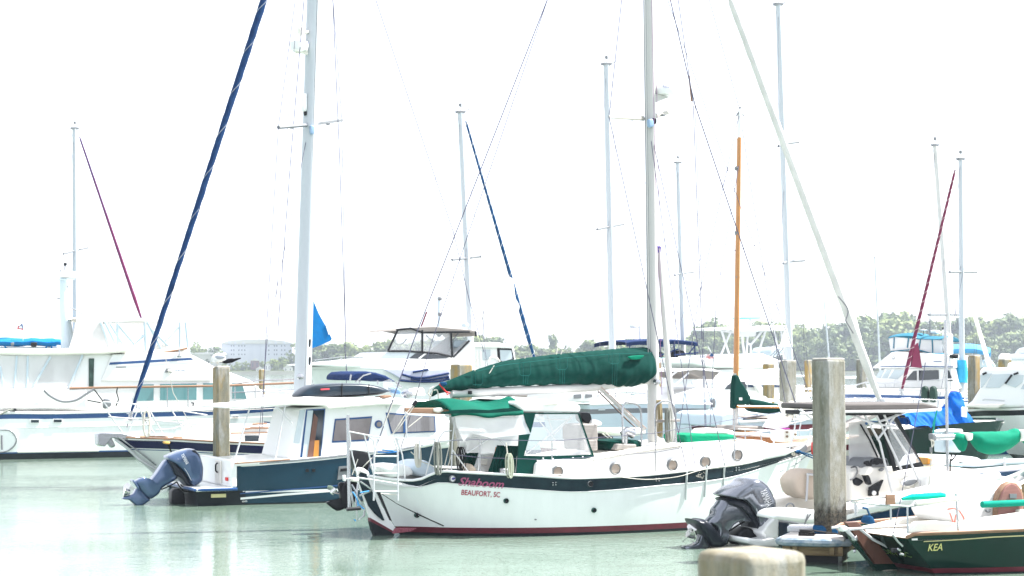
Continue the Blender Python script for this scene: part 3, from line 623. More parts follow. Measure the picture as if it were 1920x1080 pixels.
# ================================================================ the navy pilothouse power boat at left
def blue_boat():
    b = Boat('powerboat', 445, 37.3, 1.25, 24, 'navy hulled pilothouse power boat with a tilted grey blue outboard, left of centre', 'power boat')
    C = crop(440, 640, 3.176); D = crop(200, 640, 3.0)
    s = lambda *p: b.tz(C(*p), -1.25)
    top = [(445, 875)] + C((300, 716), (600, 690), (790, 640), (1000, 635), (1150, 612)) 
    l = b.L(445, 876, -1.25); 
    lw = C((20, 905))[0]
    b.hull('hull', (414, 864), (925, 800), [(446, 872), (520, 867), (600, 860), (690, 850), (760, 842)], [.93, .97, 1, 1, .98, .92, .8, .62, .36, .0], [
        (lambda s, t: .03, BLACKB, 2), (lambda s, t: .10, NAVY, 1), (lambda s, t: .24, NAVY, 1), (lambda s, t: .28, WHITE, 1), (lambda s, t: s - .035, NAVY, 5), (lambda s, t: s, WHITE, 1)], rr=.8, close=(True, False), bottomw=.07, drop=.02, rail=STEEL, railr=.025)
    # long rub strips on the side
    ys = b.ys
    b.band('rub_strip', C((30, 903), (300, 880), (600, 855), (700, 845)), C((30, 910), (300, 888), (600, 863), (700, 853)), ys, NAVYB, lift=.03)
    b.band('cream_stripe', C((33, 930), (300, 905), (600, 883), (700, 876)), C((33, 943), (300, 918), (600, 894), (700, 886)), ys, WHITE, lift=.02)
    for x in (432, 470): b.panel('exhaust_port', C((x - 9, 760), (x + 9, 759), (x + 9, 777), (x - 9, 778)), ys, BLACKP, lift=.02)
    b.panel('vent_grille', C((620, 745), (690, 740), (690, 810), (610, 825)), ys, GREYP, lift=.02); b.panel('vent_slot', C((630, 758), (682, 754), (680, 770), (626, 776)), ys, BLACKP, lift=.03)
    b.text('hull_number', '00', C((42, 958))[0], C((72, 956))[0], 3.0, ys, WHITEP, lift=.03)
    # transom: panel across the stern, in the boat's x = stern plane
    tt = b.t0; P = lambda t, y, z: (t, y, z)
    zt = b.L(440, 864, -1.25)[2]
    mb = MB(); mb.box((tt - .06, 0, (zt + .38) / 2), (.14, 2.42, zt - .34)); mb.build('transom', WHITE, b.root, bevel=.03)
    door = MB().box((tt - .145, -.35, (zt + .38) / 2), (.03, .42, zt - .44)).build('transom_door', WHITE2, b.root, bevel=.012)
    MB().tube([(tt - .17, -.38, .62), (tt - .21, -.38, .66), (tt - .21, -.38, .78), (tt - .17, -.38, .82)], .018, 6).build('handle', BLACKP, door)
    MB().box((tt - .145, -.98, .52), (.03, .16, .07)).build('tail_light', RED, b.root, bevel=.01)
    MB().box((tt - .45, -.0, .33), (.78, 2.44, .07)).build('swim_platform', WHITE, b.root, bevel=.025)
    MB().tube([(tt - .85, 1.2, .33), (tt - .87, 0, .33), (tt - .85, -1.2, .33), (tt, -1.25, .33)], .03, 6).build('rub_rail', NAVYB, b.root)
    st = MB(); st.loft([[(tt - .7, -1.0, -.3), (tt + .2, -1.12, -.3), (tt + .2, 1.12, -.3), (tt - .7, 1.0, -.3)], [(tt - .78, -1.06, .29), (tt + .2, -1.14, .29), (tt + .2, 1.14, .29), (tt - .78, 1.06, .29)]]); st.build('engine_bracket', BLACKB, b.root)
    MB().box((tt - .35, -1.12, .2), (.3, .03, .07)).build('name_plate', YCOVE, b.root)
    # cabin
    house, sf = b.slab('pilothouse', C((320, 705), (390, 400), (470, 392), (560, 380), (900, 360), (1195, 372), (1290, 480), (1290, 600), (1100, 640), (820, 690), (560, 705)), -1.0, 1.0, WHITE, tap=.06, bevel=.05, seg=3)
    b.slab('roof', C((-60, 400), (-50, 384), (120, 376), (340, 348), (470, 332), (700, 338), (890, 352), (1010, 368), (1012, 384), (880, 378), (560, 402), (540, 384), (330, 380), (100, 392)), -1.12, 1.12, CANVASW, bevel=.03)
    b.panel('quarter_window', C((350, 605), (388, 408), (420, 405), (385, 608)), sf, GLASSP, lift=.012)
    fr = b.panel('door_frame', C((388, 703), (425, 405), (540, 400), (512, 700)), sf, NAVYB, lift=.012)
    b.panel('door_glass', C((400, 695), (432, 412), (465, 411), (430, 695)), sf, GLASSP, lift=.026, parent=fr); b.panel('doorway', C((430, 695), (466, 411), (532, 408), (508, 695)), sf, GLASSD, lift=.022, parent=fr); b.panel('door_post', C((428, 695), (470, 430), (492, 455), (462, 695)), sf, TEAKD, lift=.04, parent=fr)
    b.panel('cabin_stair', C((465, 690), (472, 590), (500, 588), (495, 690)), sf, VARN, lift=.04, parent=fr)
    for q, m in ((((578, 604), (596, 462), (818, 446), (796, 592)), CURT2), (((930, 550), (898, 424), (1192, 445), (1196, 540)), CURT)):
        w_ = b.panel('side_window', C(*q), sf, NAVYB, lift=.015); cx = sum(p[0] for p in q) / 4; cy = sum(p[1] for p in q) / 4
        inner = [(cx + (x - cx) * .95, cy + (y - cy) * .86) for x, y in q]; b.panel('pane', C(*inner), sf, m, lift=.028, parent=w_)
    b.panel('window_post', C((1000, 545), (1005, 430), (1018, 431), (1014, 546)), sf, NAVYB, lift=.04)
    pc = b.L(*C((856, 494))[0], sf); pr = MB().lathe([(.001, -.05), (.07, -.05), (.085, -.03), (.085, 0)], (pc[0], pc[1] + .01, pc[2]), 'y', 20).build('porthole', NAVYB, b.root); MB().lathe([(.001, -.056), (.055, -.056), (.055, -.04)], (pc[0], pc[1] + .01, pc[2]), 'y', 20).build('pane', CURT2, pr)
    b.slab('bow_cabin', C((830, 690), (900, 560), (1290, 505), (1500, 520), (1560, 600)), -.85, .85, WHITE, bevel=.08)
    # awning poles and cockpit coaming
    for ln in (((90, 395), (0, 705)), ((300, 385), (240, 715)), ((250, 390), (345, 490))): b.tube('awning_pole', [(x, y, -1.05) for x, y in C(*ln)], .018, TUBEW)
    b.slab('coaming', C((0, 745), (0, 725), (330, 700), (800, 672), (800, 690), (330, 722)), -1.22, 1.22, WHITE, bevel=.015)
    b.tube('toe_line', [(x, y, -1.24) for x, y in C((0, 727), (200, 712), (330, 703))], .016, TEAK)
    # roof gear: grab rails, light bar
    b.tubes('roof_rail', [C((395, 350), (395, 340), (860, 338), (905, 365), (905, 400)), C((660, 400), (660, 350)), C((395, 352), (520, 356), (640, 350))], .016, TUBEW, off=-.95)
    b.slab('roof_hatch', C((560, 380), (600, 345), (760, 340), (830, 372)), -.5, .5, DECK, bevel=.03)
    E = crop(230, 830, 8.31)
    outboard(b, E, [(690, 212), (860, 140), (1030, 95), (1120, 105), (1185, 165), (1225, 270), (1250, 400), (1238, 590), (1180, 650), (1095, 700), (1050, 640), (985, 520), (900, 420), (800, 330), (700, 270)],
        [(640, 300), (700, 255), (800, 330), (870, 430), (850, 560), (700, 650), (600, 720), (560, 800), (420, 880), (240, 700), (190, 640), (200, 600), (300, 545), (420, 585), (520, 480)],
        None, [(100, 820), (170, 790), (240, 690), (420, 880), (430, 900), (280, 1000), (235, 1005), (110, 900), (0, 880), (20, 850)], -.25, .32, OBBLUE, OBDK,
        ('YAMAHA', (905, 190), (985, 345), .075, WHITEP, .15), prop=((20, 760), (110, 770), .17), vent=[(1082, 118), (1120, 115), (1180, 190), (1208, 300), (1200, 325), (1150, 240)],
        chin=[(690, 250), (750, 270), (870, 400), (960, 510), (1050, 640), (1060, 690), (1000, 680), (900, 560), (800, 500), (750, 380)], strip=[[(860, 250), (930, 350), (1010, 470), (1070, 590)]], br=[(760, 760), (820, 710), (900, 730), (960, 800), (960, 980), (780, 970), (750, 880)],
        lines=[[(850, 620), (900, 700), (1000, 760), (1280, 710)], [(600, 730), (720, 680), (850, 610)], [(900, 650), (1010, 730), (1200, 700)]])
    b.puff('antiventilation_fin', E((145, 600), (160, 575), (240, 680), (260, 750), (220, 720)), -.25, .18, OBBLUE)
    # roof box of the kayak shape lies on the roof
    k = Boat('kayak', 640, 39, .35, 30, 'upturned black kayak strapped on the roof of the navy power boat', 'kayak')
    k.puff('hull', C((378, 325), (420, 285), (470, 262), (600, 250), (760, 252), (860, 268), (925, 296), (905, 305), (780, 318), (640, 326), (500, 335), (400, 338)), 0, .36, mat('black_kayak', (0.010, 0.022, 0.035), .3, var=.4, vscale=5, coat=.2))
    k.puff('lower_deck', C((385, 335), (600, 328), (800, 316), (905, 303), (850, 318), (640, 336), (430, 348)), 0, .35, BLACKP)
    k.panel('red_label', C((512, 291), (511, 282), (562, 279), (563, 288)), -.36, mat('faded_red_label', (.55, .05, .07), .6, var=.4, vscale=40), lift=.02)
    k.tubes('strap', [C((640, 252), (638, 345)), C((800, 256), (800, 320))], .012, RUBBER, off=-.37)
blue_boat()

# ================================================================ the white ketch in the middle
def rope_coil(b, name, px, py, off, h, m=ROPEG, wd=.05):
    """hanging coil of rope, h in px"""
    c = b.L(px, py, off); zs = -(h * (b.L(px, py, off)[2] - b.L(px, py + 1, off)[2])); mb = MB(); rnd = random.Random(int(px * 7))
    for k in range(8):
        q = []; a = rnd.uniform(.5, 1.05) * wd; ph = rnd.uniform(-.02, .02)
        for i in range(17):
            t = i / 16 * 2 * math.pi; q.append((c[0] + math.sin(t) * a + ph, c[1] - .02 * k + .02 * math.cos(t), c[2] + zs * (.5 - .5 * math.cos(t)) * rnd.uniform(.97, 1.0)))
        mb.tube(q, .009, 5)
    mb.tube([(c[0] - wd * .7, c[1] - .05, c[2] + zs * .3), (c[0] + wd * .7, c[1] - .07, c[2] + zs * .27), (c[0] - wd * .6, c[1] - .07, c[2] + zs * .35), (c[0] + wd * .7, c[1] - .05, c[2] + zs * .38)], .013, 5)
    return mb.build(name, m, b.root, ang=80)
def ketch():
    b = Boat('ketch', 1100, 30.6, 1.55, 26, 'big white double ended ketch with dark band, red waterline and long green boom cover', 'sailboat')
    A = crop(620, 740, 3.724); B = crop(980, 780, 3.31); C = crop(760, 620, 3.84); E = crop(640, 860, 6.75)
    bt = pl([(650, 0.004), (781, 0.006), (800, .05), (824, .14), (870, .185), (1000, .22), (1119, .215), (1209, .19), (1321, .21), (1433, .16), (1512, .13)])
    sheer_px = A((230, 585), (420, 594), (600, 600), (660, 575), (760, 540), (900, 545), (1415, 570)) + B((300, 388), (460, 385), (760, 370), (1130, 330), (1350, 303), (1500, 270), (1640, 232))
    T = [0.0, .42, .70, .87, .96, 1.0, 1.0, .96, .84, .60, .32, .0]
    # convert the band widths from pixels to t
    kb = []
    for x in (700, 781, 800, 824, 870, 1000, 1119, 1209, 1321, 1433, 1500, 1530):
        q = b.L(x, 890, -1.3); kb.append((q[0], bt(x)))
    bw = pl(kb)
    def red_top(s, t): return .14
    b.hull('hull', (684, 893), (1528, 833), sheer_px, T, [
        (lambda s, t: -.02, BLACKB, 1), (lambda s, t: .045, BLACKB, 1), (red_top, REDB, 1), (lambda s, t: s - bw(t), HULLW, 8), (lambda s, t: s - .012, BAND, 2), (lambda s, t: s, TEAK, 1)],
        bottomw=.12, flareL=.25, flareR=.5, N=72, lrf=lambda q: .62 * (1 - min(max(q, -.3), 1)), rrf=lambda q: .75 * (1 - min(max(q, -.3), 1)) ** 1.2, rail=WHITE, railr=.022, drop=.10)
    ys = b.ys
    mbr = MB(); q = [(t := lerp(b.t0 + .1, b.t1 - .05, i / 60), ys(t, b.sheer(t) - bw(t)) - .008, b.sheer(t) - bw(t)) for i in range(61)]
    mbr.tube(q, .008, 4); mbr.build('band_edge', WHITE, b.root)
    # names
    b.text('name_lettering', 'Shaboom', (858, 909.5), (944, 915.5), 15, ys, MAGEN, shear=.35, bold=.022)
    b.text('home_port_lettering', 'BEAUFORT, SC', (864, 927.5), (936.5, 932.5), 9.6, ys, CRIM, shear=.0, bold=.012)
    def disc(name, px, py, r, m, m2, off=ys, lift=.01, ring=.25, parent=None):
        c = b.L(px, py, off); p = MB().lathe([(r * (1 - ring), -.005), (r * (1 - ring * .5), -.03), (r, -.015), (r, .02)], (c[0], c[1] - lift, c[2]), 'y', 24)
        o = p.build(name, m, parent or b.root); MB().lathe([(.001, -.012), (r * .8, -.012), (r * .8, 0)], (c[0], c[1] - lift, c[2]), 'y', 24).build('glass' if 'port' in name else 'centre', m2, o); return o
    disc('round_emblem', 848, 897.5, .055, GREYP, WHITEP); b.panel('emblem_mark', [(845, 899), (846, 896), (850, 895), (852, 897), (849, 899.5)], ys, PURP, lift=.045, th=.01)
    disc('hawse_hole', 1106, 907, .052, STEEL, BLACKP)
    for x, y in ((781, 966), (948.5, 939), (1113, 956.5)): disc('through_hull', x, y, .042, mat('dark_green_fitting', (.01, .06, .05), .4), BLACKP)
    disc('small_drain', 1003, 974, .012, STEEL, BLACKP)
    for x, y in ((1038.5, 907), (1232, 899), (1382, 879)):
        for dx, dy in ((-2.6, -2), (2.6, -2.4), (-2.6, 2.4), (2.6, 2)): b.panel('bolt_plate', [(x + dx - 1, y + dy - 1), (x + dx + 1, y + dy - 1), (x + dx + 1, y + dy + 1), (x + dx - 1, y + dy + 1)], ys, STEEL, lift=.02)
    # paint worn off the band
    rnd = random.Random(3); mb = MB()
    for i in range(30):
        x, y = 1313 + rnd.gauss(0, 4.6), 892 + rnd.gauss(0, 3); r = rnd.uniform(.4, 1.9); pts = [b.L(x + math.cos(k) * r * rnd.uniform(.6, 1.3), y + math.sin(k) * r * .8 * rnd.uniform(.6, 1.3), ys) for k in (0, 1, 2, 3.1, 4.2, 5.2)]
        mb.add([(t, yy - .012, z) for t, yy, z in pts], [tuple(range(6))])
    for cx, cy, r in ((1488, 850, 5),): mb.add([(t, yy - .012, z) for t, yy, z in [b.L(cx + math.cos(k / 10 * 6.283) * r, cy + math.sin(k / 10 * 6.283) * r * 1.1, ys) for k in range(10)]], [tuple(range(10))])
    mb.build('worn_paint', mat('chipped_filler', (.42, .40, .35), .9, var=.4, vscale=25), b.root)
    for p0, p1 in (((1288, 884), (1286, 937)), ((1325.5, 872), (1321.5, 932)), ((1358.5, 868), (1356, 926))):
        b.tube('chainplate', [(p0[0], p0[1], lambda t, z: ys(t, z) - .02), (p1[0], p1[1], lambda t, z: ys(t, z) - .015)], .020, mat('galvanised', (.42, .46, .45), .5), sq=.5)
    b.tube('whisker_stay', [(708, 921, -.15), (745, 945, -.5), (790, 967, ys), (832, 986, ys)], [.006, .006, .012, .012], BLACKP); b.tube('whisker_stay', [(1560, 830, 0), (1508, 858, ys), (1492, 870, ys), (1463, 884, ys)], [.005, .006, .012, .008], GREYP)
    # rudder, cheeks and boot stripe at the stern
    rp = E((210, 150), (350, 170), (430, 420), (520, 600), (690, 880), (650, 960), (700, 1010), (440, 1000), (400, 860), (370, 760), (300, 520), (220, 300))
    rd, sf = b.slab('rudder', rp, -.05, .05, WHITE, bevel=.015)
    b.slab('rudder_blade_red', E((368, 748), (650, 910), (662, 950), (372, 800)), -.062, .062, REDB, parent=rd, bevel=.004); b.slab('rudder_foot', E((372, 795), (662, 945), (690, 1020), (445, 1010), (400, 900)), -.066, .066, BLACKB, parent=rd, bevel=.004)
    b.slab('rudder_cheek', E((228, 175), (320, 190), (390, 400), (550, 780), (530, 785), (430, 700), (350, 600), (300, 480), (240, 320)), -.085, .085, BAND, parent=rd, bevel=.01)
    b.slab('rudder_head', E((215, 155), (265, 110), (350, 165), (330, 200)), -.1, .1, WHITE, parent=rd, bevel=.01)
    b.slab('rudder_gap', E((450, 420), (490, 425), (640, 790), (615, 780)), -.33, -.30, BLACKP, bevel=0)
    b.slab('stern_scuff_patch', E((690, 885), (760, 878), (960, 882), (880, 925), (660, 950)), -.5, -.42, mat('worn_red', (.30, .09, .12), .8, var=.6, vscale=30, bump=.5), bevel=.01)
    # cabin trunk
    trunk, ts = b.slab('cabin_trunk', B((85, 375), (88, 300), (110, 280), (140, 272), (440, 268), (740, 216), (1000, 182), (1180, 168), (1340, 158), (1480, 150), (1560, 178), (1700, 215), (1640, 245), (1400, 292), (1000, 345), (700, 372), (430, 385)), -1.06, 1.06, WHITE, tap=.10, bevel=.035, seg=3)
    b.slab('cabin_roof_edge', B((445, 266), (740, 212), (1000, 176), (1005, 182), (740, 220), (445, 274)), -1.09, 1.09, WHITE2, bevel=.01)
    for x, y, r in ((1045, 884, .10), (1153, 879, .105), (1260, 872, .105), (1322, 866, .105), (1382, 853, .105)): disc('porthole', x, y, r, mat('dull_port_ring', (.13, .14, .14), .4, metal=.4), mat('beige_curtain_glass', (.24, .20, .16), .12, spec=.8), off=ts, ring=.3)
    b.tube('hand_rail', [(1113, 862, -.9), (1203, 848, -.9), (1282, 838, -.9), (1380, 826, -.9)], .014, TEAK)
    # teak boxes and covered hatch before the dodger
    b.slab('deck_box', B((385, 215), (378, 150), (465, 146), (468, 215)), -.55, .2, TEAKG, bevel=.02); b.slab('deck_box', C((1285, 790), (1285, 678), (1385, 672), (1390, 790)), -.5, .3, TEAKG, bevel=.02)
    b.puff('hatch_cover', C((1390, 790), (1560, 780), (1665, 790), (1668, 850), (1430, 860), (1426, 800)), .0, .5, GREENC)
    b.slab('dorade_box', C((1512, 860), (1530, 815), (1665, 818), (1668, 858)), -.62, -.3, TEAKG, bevel=.02)
    b.tube('dorade_vent', [(x, y, -.46) for x, y in C((1580, 815), (1580, 765), (1570, 735), (1590, 722), (1625, 735), (1640, 740))], [.055, .055, .065, .075, .085, .095], STEEL, seg=10)
    b.puff('engine_cover', C((1262, 590), (1320, 590), (1335, 640), (1325, 670), (1290, 668), (1262, 640)), .1, .14, BLACKP, label='black covered kicker engine head'); b.puff('fender', C((1330, 660), (1345, 640), (1380, 640), (1408, 662), (1400, 690), (1340, 690)), .0, .12, WHITE)
    b.slab('skylight_cover', crop(1180, 560, 3.6)((372, 920), (500, 912), (720, 918), (735, 972), (560, 988), (385, 978)), -.42, .35, mat('green_cover', (0, .20, .10), .8, var=.2, bump=.4, bscale=8), bevel=.04)
    b.slab('cabin_step', crop(1180, 560, 3.6)((500, 915), (530, 880), (620, 876), (700, 890), (735, 915)), -.2, .3, WHITE2, bevel=.03)
    b.puff('red_jug', crop(1180, 560, 3.6)((270, 970), (275, 945), (335, 950), (342, 980)), .25, .12, RED)
    b.slab('fore_hatch', crop(1180, 560, 3.6)((600, 1005), (760, 985), (950, 1000), (930, 1020)), -.5, .2, WHITE2, bevel=.02)
    b.tube('boat_hook', [(x, y, -.6) for x, y in crop(1180, 560, 3.6)((815, 1005), (945, 1015))], .016, mat('blue_aluminium', (.08, .16, .42), .3, metal=.4))
    # hard dodger and green enclosure
    b.slab('hard_dodger', C((850, 585), (775, 525), (800, 508), (990, 500), (1180, 515), (1262, 535), (1268, 580), (1240, 592)), -.93, .93, WHITE, bevel=.05, seg=3)
    b.slab('dodger_handhold', C((1010, 520), (1100, 516), (1110, 530), (1000, 535)), -.97, -.9, WHITE2, bevel=.01)
    b.puff('stowed_board', C((560, 490), (740, 474), (1000, 492), (1270, 520), (1260, 528), (1000, 508), (700, 500)), -.2, .25, WHITE)
    en = b.panel('green_enclosure', C((850, 590), (1250, 592), (1362, 908), (1290, 925), (960, 932), (942, 960), (940, 1042), (800, 1042), (822, 752), (898, 744), (855, 899), (1000, 903), (1338, 893), (1240, 602), (936, 602), (904, 734), (868, 660)), -.93, GREENC, lift=0, th=.03)
    b.panel('front_side_window', C((936, 600), (1240, 600), (1338, 893), (1000, 903), (855, 900), (900, 742)), -.93, VINYL, lift=.012, th=.006, parent=en)
    b.tubes('enclosure_frame', [C((930, 610), (1165, 890)), C((1210, 610), (860, 895)), C((940, 640), (1190, 640)), C((1020, 605), (1070, 750)), C((1070, 750), (1200, 620))], .012, TUBEW, off=-.8)
    for x, y in ((990, 918), (1060, 922), (1135, 925), (1205, 915), (1275, 908), (950, 935), (935, 1010)): b.panel('snap', C((x - 4, y - 4), (x + 4, y - 4), (x + 4, y + 4), (x - 4, y + 4)), -.93, WHITEP, lift=.02, th=.02, parent=en)
    b.panel('aft_side_curtain', C((350, 600), (600, 596), (846, 585), (900, 740), (830, 748), (720, 762), (620, 775), (470, 735), (420, 800), (370, 690)), -.92, VINYLF, lift=0, th=.006)
    b.panel('far_curtain', C((330, 605), (840, 590), (880, 1000), (420, 1000)), .9, VINYLF, lift=0, th=.006)
    b.panel('stern_curtain_flap', C((440, 795), (520, 720), (640, 770), (640, 878), (440, 880)), -.7, VINYLF, lift=0, th=.006)
    b.tubes('awning_braces', [C((445, 880), (660, 740)), C((540, 640), (720, 830)), C((800, 600), (640, 760)), C((530, 625), (830, 628))], .012, TUBEW, off=-.8)
    g = MB(); top = C((650, 825), (810, 832)); 
    def drape(name, p, off, m, folds=7, amp=.03):      # hanging cloth between 4 px corners tl, tr, br, bl
        tl, tr_, br, bl = [Vector(b.L(x, y, off)) for x, y in p]; mb = MB(); nx, ny = 36, 10; vs = []
        for j in range(ny + 1):
            for i in range(nx + 1):
                u, v = i / nx, j / ny; q = tl.lerp(tr_, u).lerp(bl.lerp(br, u), v); q.y += amp * math.sin(u * folds * 6.28 + v * 1.5) * (.4 + .6 * v) + .02 * noise.noise(Vector((u * 6, v * 4, off))); vs.append(q)
        mb.add(vs, [(j * (nx + 1) + i, j * (nx + 1) + i + 1, (j + 1) * (nx + 1) + i + 1, (j + 1) * (nx + 1) + i) for j in range(ny) for i in range(nx)])
        o = mb.build(name, m, b.root, ang=80); md = o.modifiers.new('thick', 'SOLIDIFY'); md.thickness = .006; return o
    drape('cockpit_cloth', C((660, 825), (812, 830), (790, 1036), (598, 1032)), -.6, GREENC)
    drape('stern_cloth', C((470, 795), (525, 880), (495, 985), (410, 975)), -.2, GREENC, 3)
    drape('far_cloth', C((430, 880), (525, 882), (490, 990), (400, 965)), .1, GREENC, 3)
    b.slab('cockpit_seat_back', C((545, 890), (655, 882), (600, 1030), (480, 1028)), -.1, .0, WHITE, bevel=.03); b.slab('switch_box', C((548, 925), (598, 922), (590, 972), (540, 965)), -.2, -.12, WHITE2, bevel=.02)
    b.slab('companion_post', C((793, 870), (812, 868), (795, 945), (778, 950)), -.3, -.22, VARN, bevel=.01); b.tube('seat_trim', [(x, y, -.15) for x, y in C((655, 838), (640, 930), (600, 1030))], .018, VARN)
    b.puff('cushion', C((440, 960), (465, 960), (500, 1000), (480, 1025), (445, 1015)), -.3, .2, TANP)
    b.puff('winch', C((690, 1000), (700, 992), (740, 992), (748, 1010), (742, 1040), (700, 1040)), -1.0, .06, STEEL)
    # stern bimini with folds
    def bim(name, pts, y0, y1, m, crown, sag=.1): return b.canopy(name, pts, y0, y1, m, crown=crown, sag=sag, ny=24, skirt=.05, th=.008)
    bim('aft_awning', C((330, 594), (480, 590), (600, 590), (740, 584), (850, 572)), -.95, .75, mat('awning_green', (0, .10, .065), .8, var=.25, bump=.4, bscale=8), .2, sag=.07)
    b.band('awning_valance', C((250, 588), (345, 572), (480, 566), (600, 572), (700, 560), (800, 556)), C((262, 600), (345, 598), (480, 594), (600, 594), (700, 588), (846, 574)), -.97, GREENC)
    b.slab('awning_batten', C((0, 556), (0, 592), (215, 600), (345, 606), (345, 572), (210, 556)), -.62, -.56, TEAK, bevel=.01)
    b.puff('horseshoe', C((205, 560), (260, 556), (275, 575), (240, 590), (205, 582)), -.6, .05, WHITE2)
    # boom and cover
    bo = b.tube('boom', [(846, 738, 0), (940, 734, 0), (1100, 727, 0), (1218, 712, 0)], .075, MASTW, seg=12, sq=1.0)
    topp = pl(C((176, 462), (200, 420), (235, 392), (330, 350), (500, 282), (690, 225), (840, 200), (1080, 170), (1300, 150), (1460, 135), (1600, 124), (1690, 120), (1745, 124), (1775, 160), (1795, 240), (1812, 310)))
    botp = pl(C((176, 470), (200, 472), (240, 452), (330, 436), (480, 420), (640, 409), (1000, 390), (1340, 388), (1480, 398), (1600, 404), (1700, 385), (1760, 355), (1812, 314)))
    rings = []; NS = 150; NR = 40; x0, x1 = 760 + 176 / 3.84, 760 + 1812 / 3.84
    for i in range(NS + 1):
        px = lerp(x0, x1, (1 - math.cos(math.pi * i / NS)) / 2 * .5 + i / NS * .5); T_ = b.L(px, topp(px), 0); B_ = b.L(px, botp(px), 0); zc = (T_[2] + B_[2]) / 2; h = max((T_[2] - B_[2]) / 2, .004); t = (T_[0] + B_[0]) / 2; ring = []
        wd = min(.30, h * .85) * (1 if px < 1200 else 1)
        for k in range(NR):
            a = 2 * math.pi * k / NR; sy = math.sin(a); cz = math.cos(a); tri = 1 - .28 * cz   # narrower at the top, fuller low down
            p = Vector((t, sy * wd * tri * .82, zc + cz * h * (1 - .05 * abs(sy))))
            n1 = noise.noise(Vector((t * 3.2 + p.z * 3.0, p.y * 2, p.z * 1.2))); fold = abs(noise.noise(Vector((t * 5.0 - (p.z - zc) * 4.0, 3.3, p.z * .9)))) ; low = max(0, -cz) ** 1.2
            r = .008 * n1 + .085 * (fold - .2) * (low + .12) + .012 * noise.noise(Vector((t * 11, 5, p.z * 3)))
            endw = min(1, h / .12); p.y += sy * r * endw * 1.4; p.z += cz * r * endw * .5
            ring.append(p)
        rings.append(ring)
    cv = MB().loft(rings).build('boom_cover', GREENC, bo, ang=180)
    STI = mat('pale_stitching', (.01, .10, .09), .8)
    def stitch(cx, ty, w, h, tail):
        q = C((cx - w / 2, ty), (cx - w / 2, ty + h - 14), (cx - w / 2 + 14, ty + h), (cx + w / 2 - 14, ty + h), (cx + w / 2, ty + h - 14), (cx + w / 2, ty)); of = -.255
        b.tubes('reinforcement_stitching', [q, C((cx - 14, ty - 5), (cx - 12, tail)), C((cx + 6, ty + h), (cx + 4, tail)), C((cx + 22, ty + h), (cx + 18, tail))], .0035, STI, parent=cv, off=of)
    def surf_y(t, z):     # near side of the cover
        return -.27
    for a_ in ((518, 310, 78, 80, 400), (862, 232, 80, 92, 385), (1126, 190, 80, 90, 385), (1503, 160, 78, 78, 395)): stitch(*a_)
    b.tube('cover_seam', [(x, y, -.16) for x, y in C((520, 292), (700, 248), (900, 224), (1150, 196), (1500, 168), (1780, 160))], .004, STI, parent=cv)
    b.puff('light_fold', C((1605, 190), (1640, 180), (1720, 178), (1690, 205), (1630, 208)), -.235, .03, GREENL, parent=cv)
    b.tubes('lazy_line', [C((500, 290), (500, 240), (520, 200)), C((860, 200), (862, 185)), C((1088, 170), (1098, 110)), C((1120, 170), (1130, 140)), C((560, 380), (640, 250))], .008, ROPEW, parent=cv, off=-.1)
    b.tubes('outhaul', [C((245, 385), (300, 450)), C((290, 440), (320, 450), (300, 460))], .014, RED, parent=bo, off=-.2); b.puff('clew_block', C((255, 372), (290, 368), (300, 385), (285, 398), (258, 396)), -.2, .04, ROPEN, parent=bo)
    b.tubes('end_lines', [C((180, 470), (165, 450), (180, 420), (205, 405)), C((205, 430), (230, 430), (240, 490)), C((195, 430), (180, 480), (170, 500))], .012, ROPEW, parent=bo, off=-.15, smooth=4)
    b.lw = b.tube('boom_fitting', [(878, 736, -.08), (884, 736, -.08)], .03, BLACKP, parent=bo)
    # sheet tackle / vang strut from boom down to the mast foot
    b.tube('vang_strut', [(x, y, 0) for x, y in C((1395, 408), (1720, 715))], .035, MASTW, seg=8); b.tubes('vang_line', [C((1385, 430), (1660, 700)), C((1410, 405), (1735, 705))], .009, mat('red_green_line', (.45, .35, .30), .9), off=-.08); b.tube('vang_wire', [(x, y, -.1) for x, y in C((1390, 440), (1600, 650), (1660, 700))], .007, BLACKP)
    # masts
    mast(b, (1213, -420), (1226, 838), .205, MASTW, seg=16, wtop=.15, heads=False)
    b.tube('mast_track', [(1203, -300, -.09), (1216, 700, -.11)], .010, GREYP); b.tube('mast_track', [(1207, -300, -.095), (1220, 700, -.115)], .006, GREYP)
    wl = [[(1222, 0), (1228, 300), (1238, 640), (1241, 740)], [(1228, 0), (1234, 300), (1240, 640)]]
    for l in wl: b.tube('halyard', [(x, y, -.16) for x, y in l], .005, mat('maroon_halyard', (.25, .12, .24), .8))
    b.tube('staysail_club', [(x, y, -.05) for x, y in ((1235, 466), (1246, 600), (1262, 800), (1266, 838))], [.035, .05, .055, .05], MASTW, seg=10, label='slim white pole leaning beside the mast'); b.puff('pole_end', [(1232, 462), (1239, 462), (1240, 474), (1233, 474)], -.05, .03, PURP)
    c = b.L(1222, 716, -.14); MB().lathe([(.02, -.10), (.05, -.09), (.045, -.03), (.06, 0)], (c[0] + .08, c[1], c[2]), 'y', 14).build('halyard_winch', STEEL, b.root)
    # radar and spreaders
    rd = MB().lathe([(.02, -.09), (.2, -.08), (.225, -.02), (.225, .02), (.21, .1), (.17, .125), (.02, .13)], b.L(1248, 170, 0), seg=28).build('radar_dome', WHITE, b.root, ang=50)
    b.slab('radar_bracket', [(1222, 186), (1222, 176), (1234, 176), (1256, 182), (1230, 192)], -.05, .05, MASTW, parent=rd, bevel=.01)
    c = b.L(1248, 164, -.235); vs, fs = textmesh('Raymarine'); n_ = max(v[0] for v in vs)
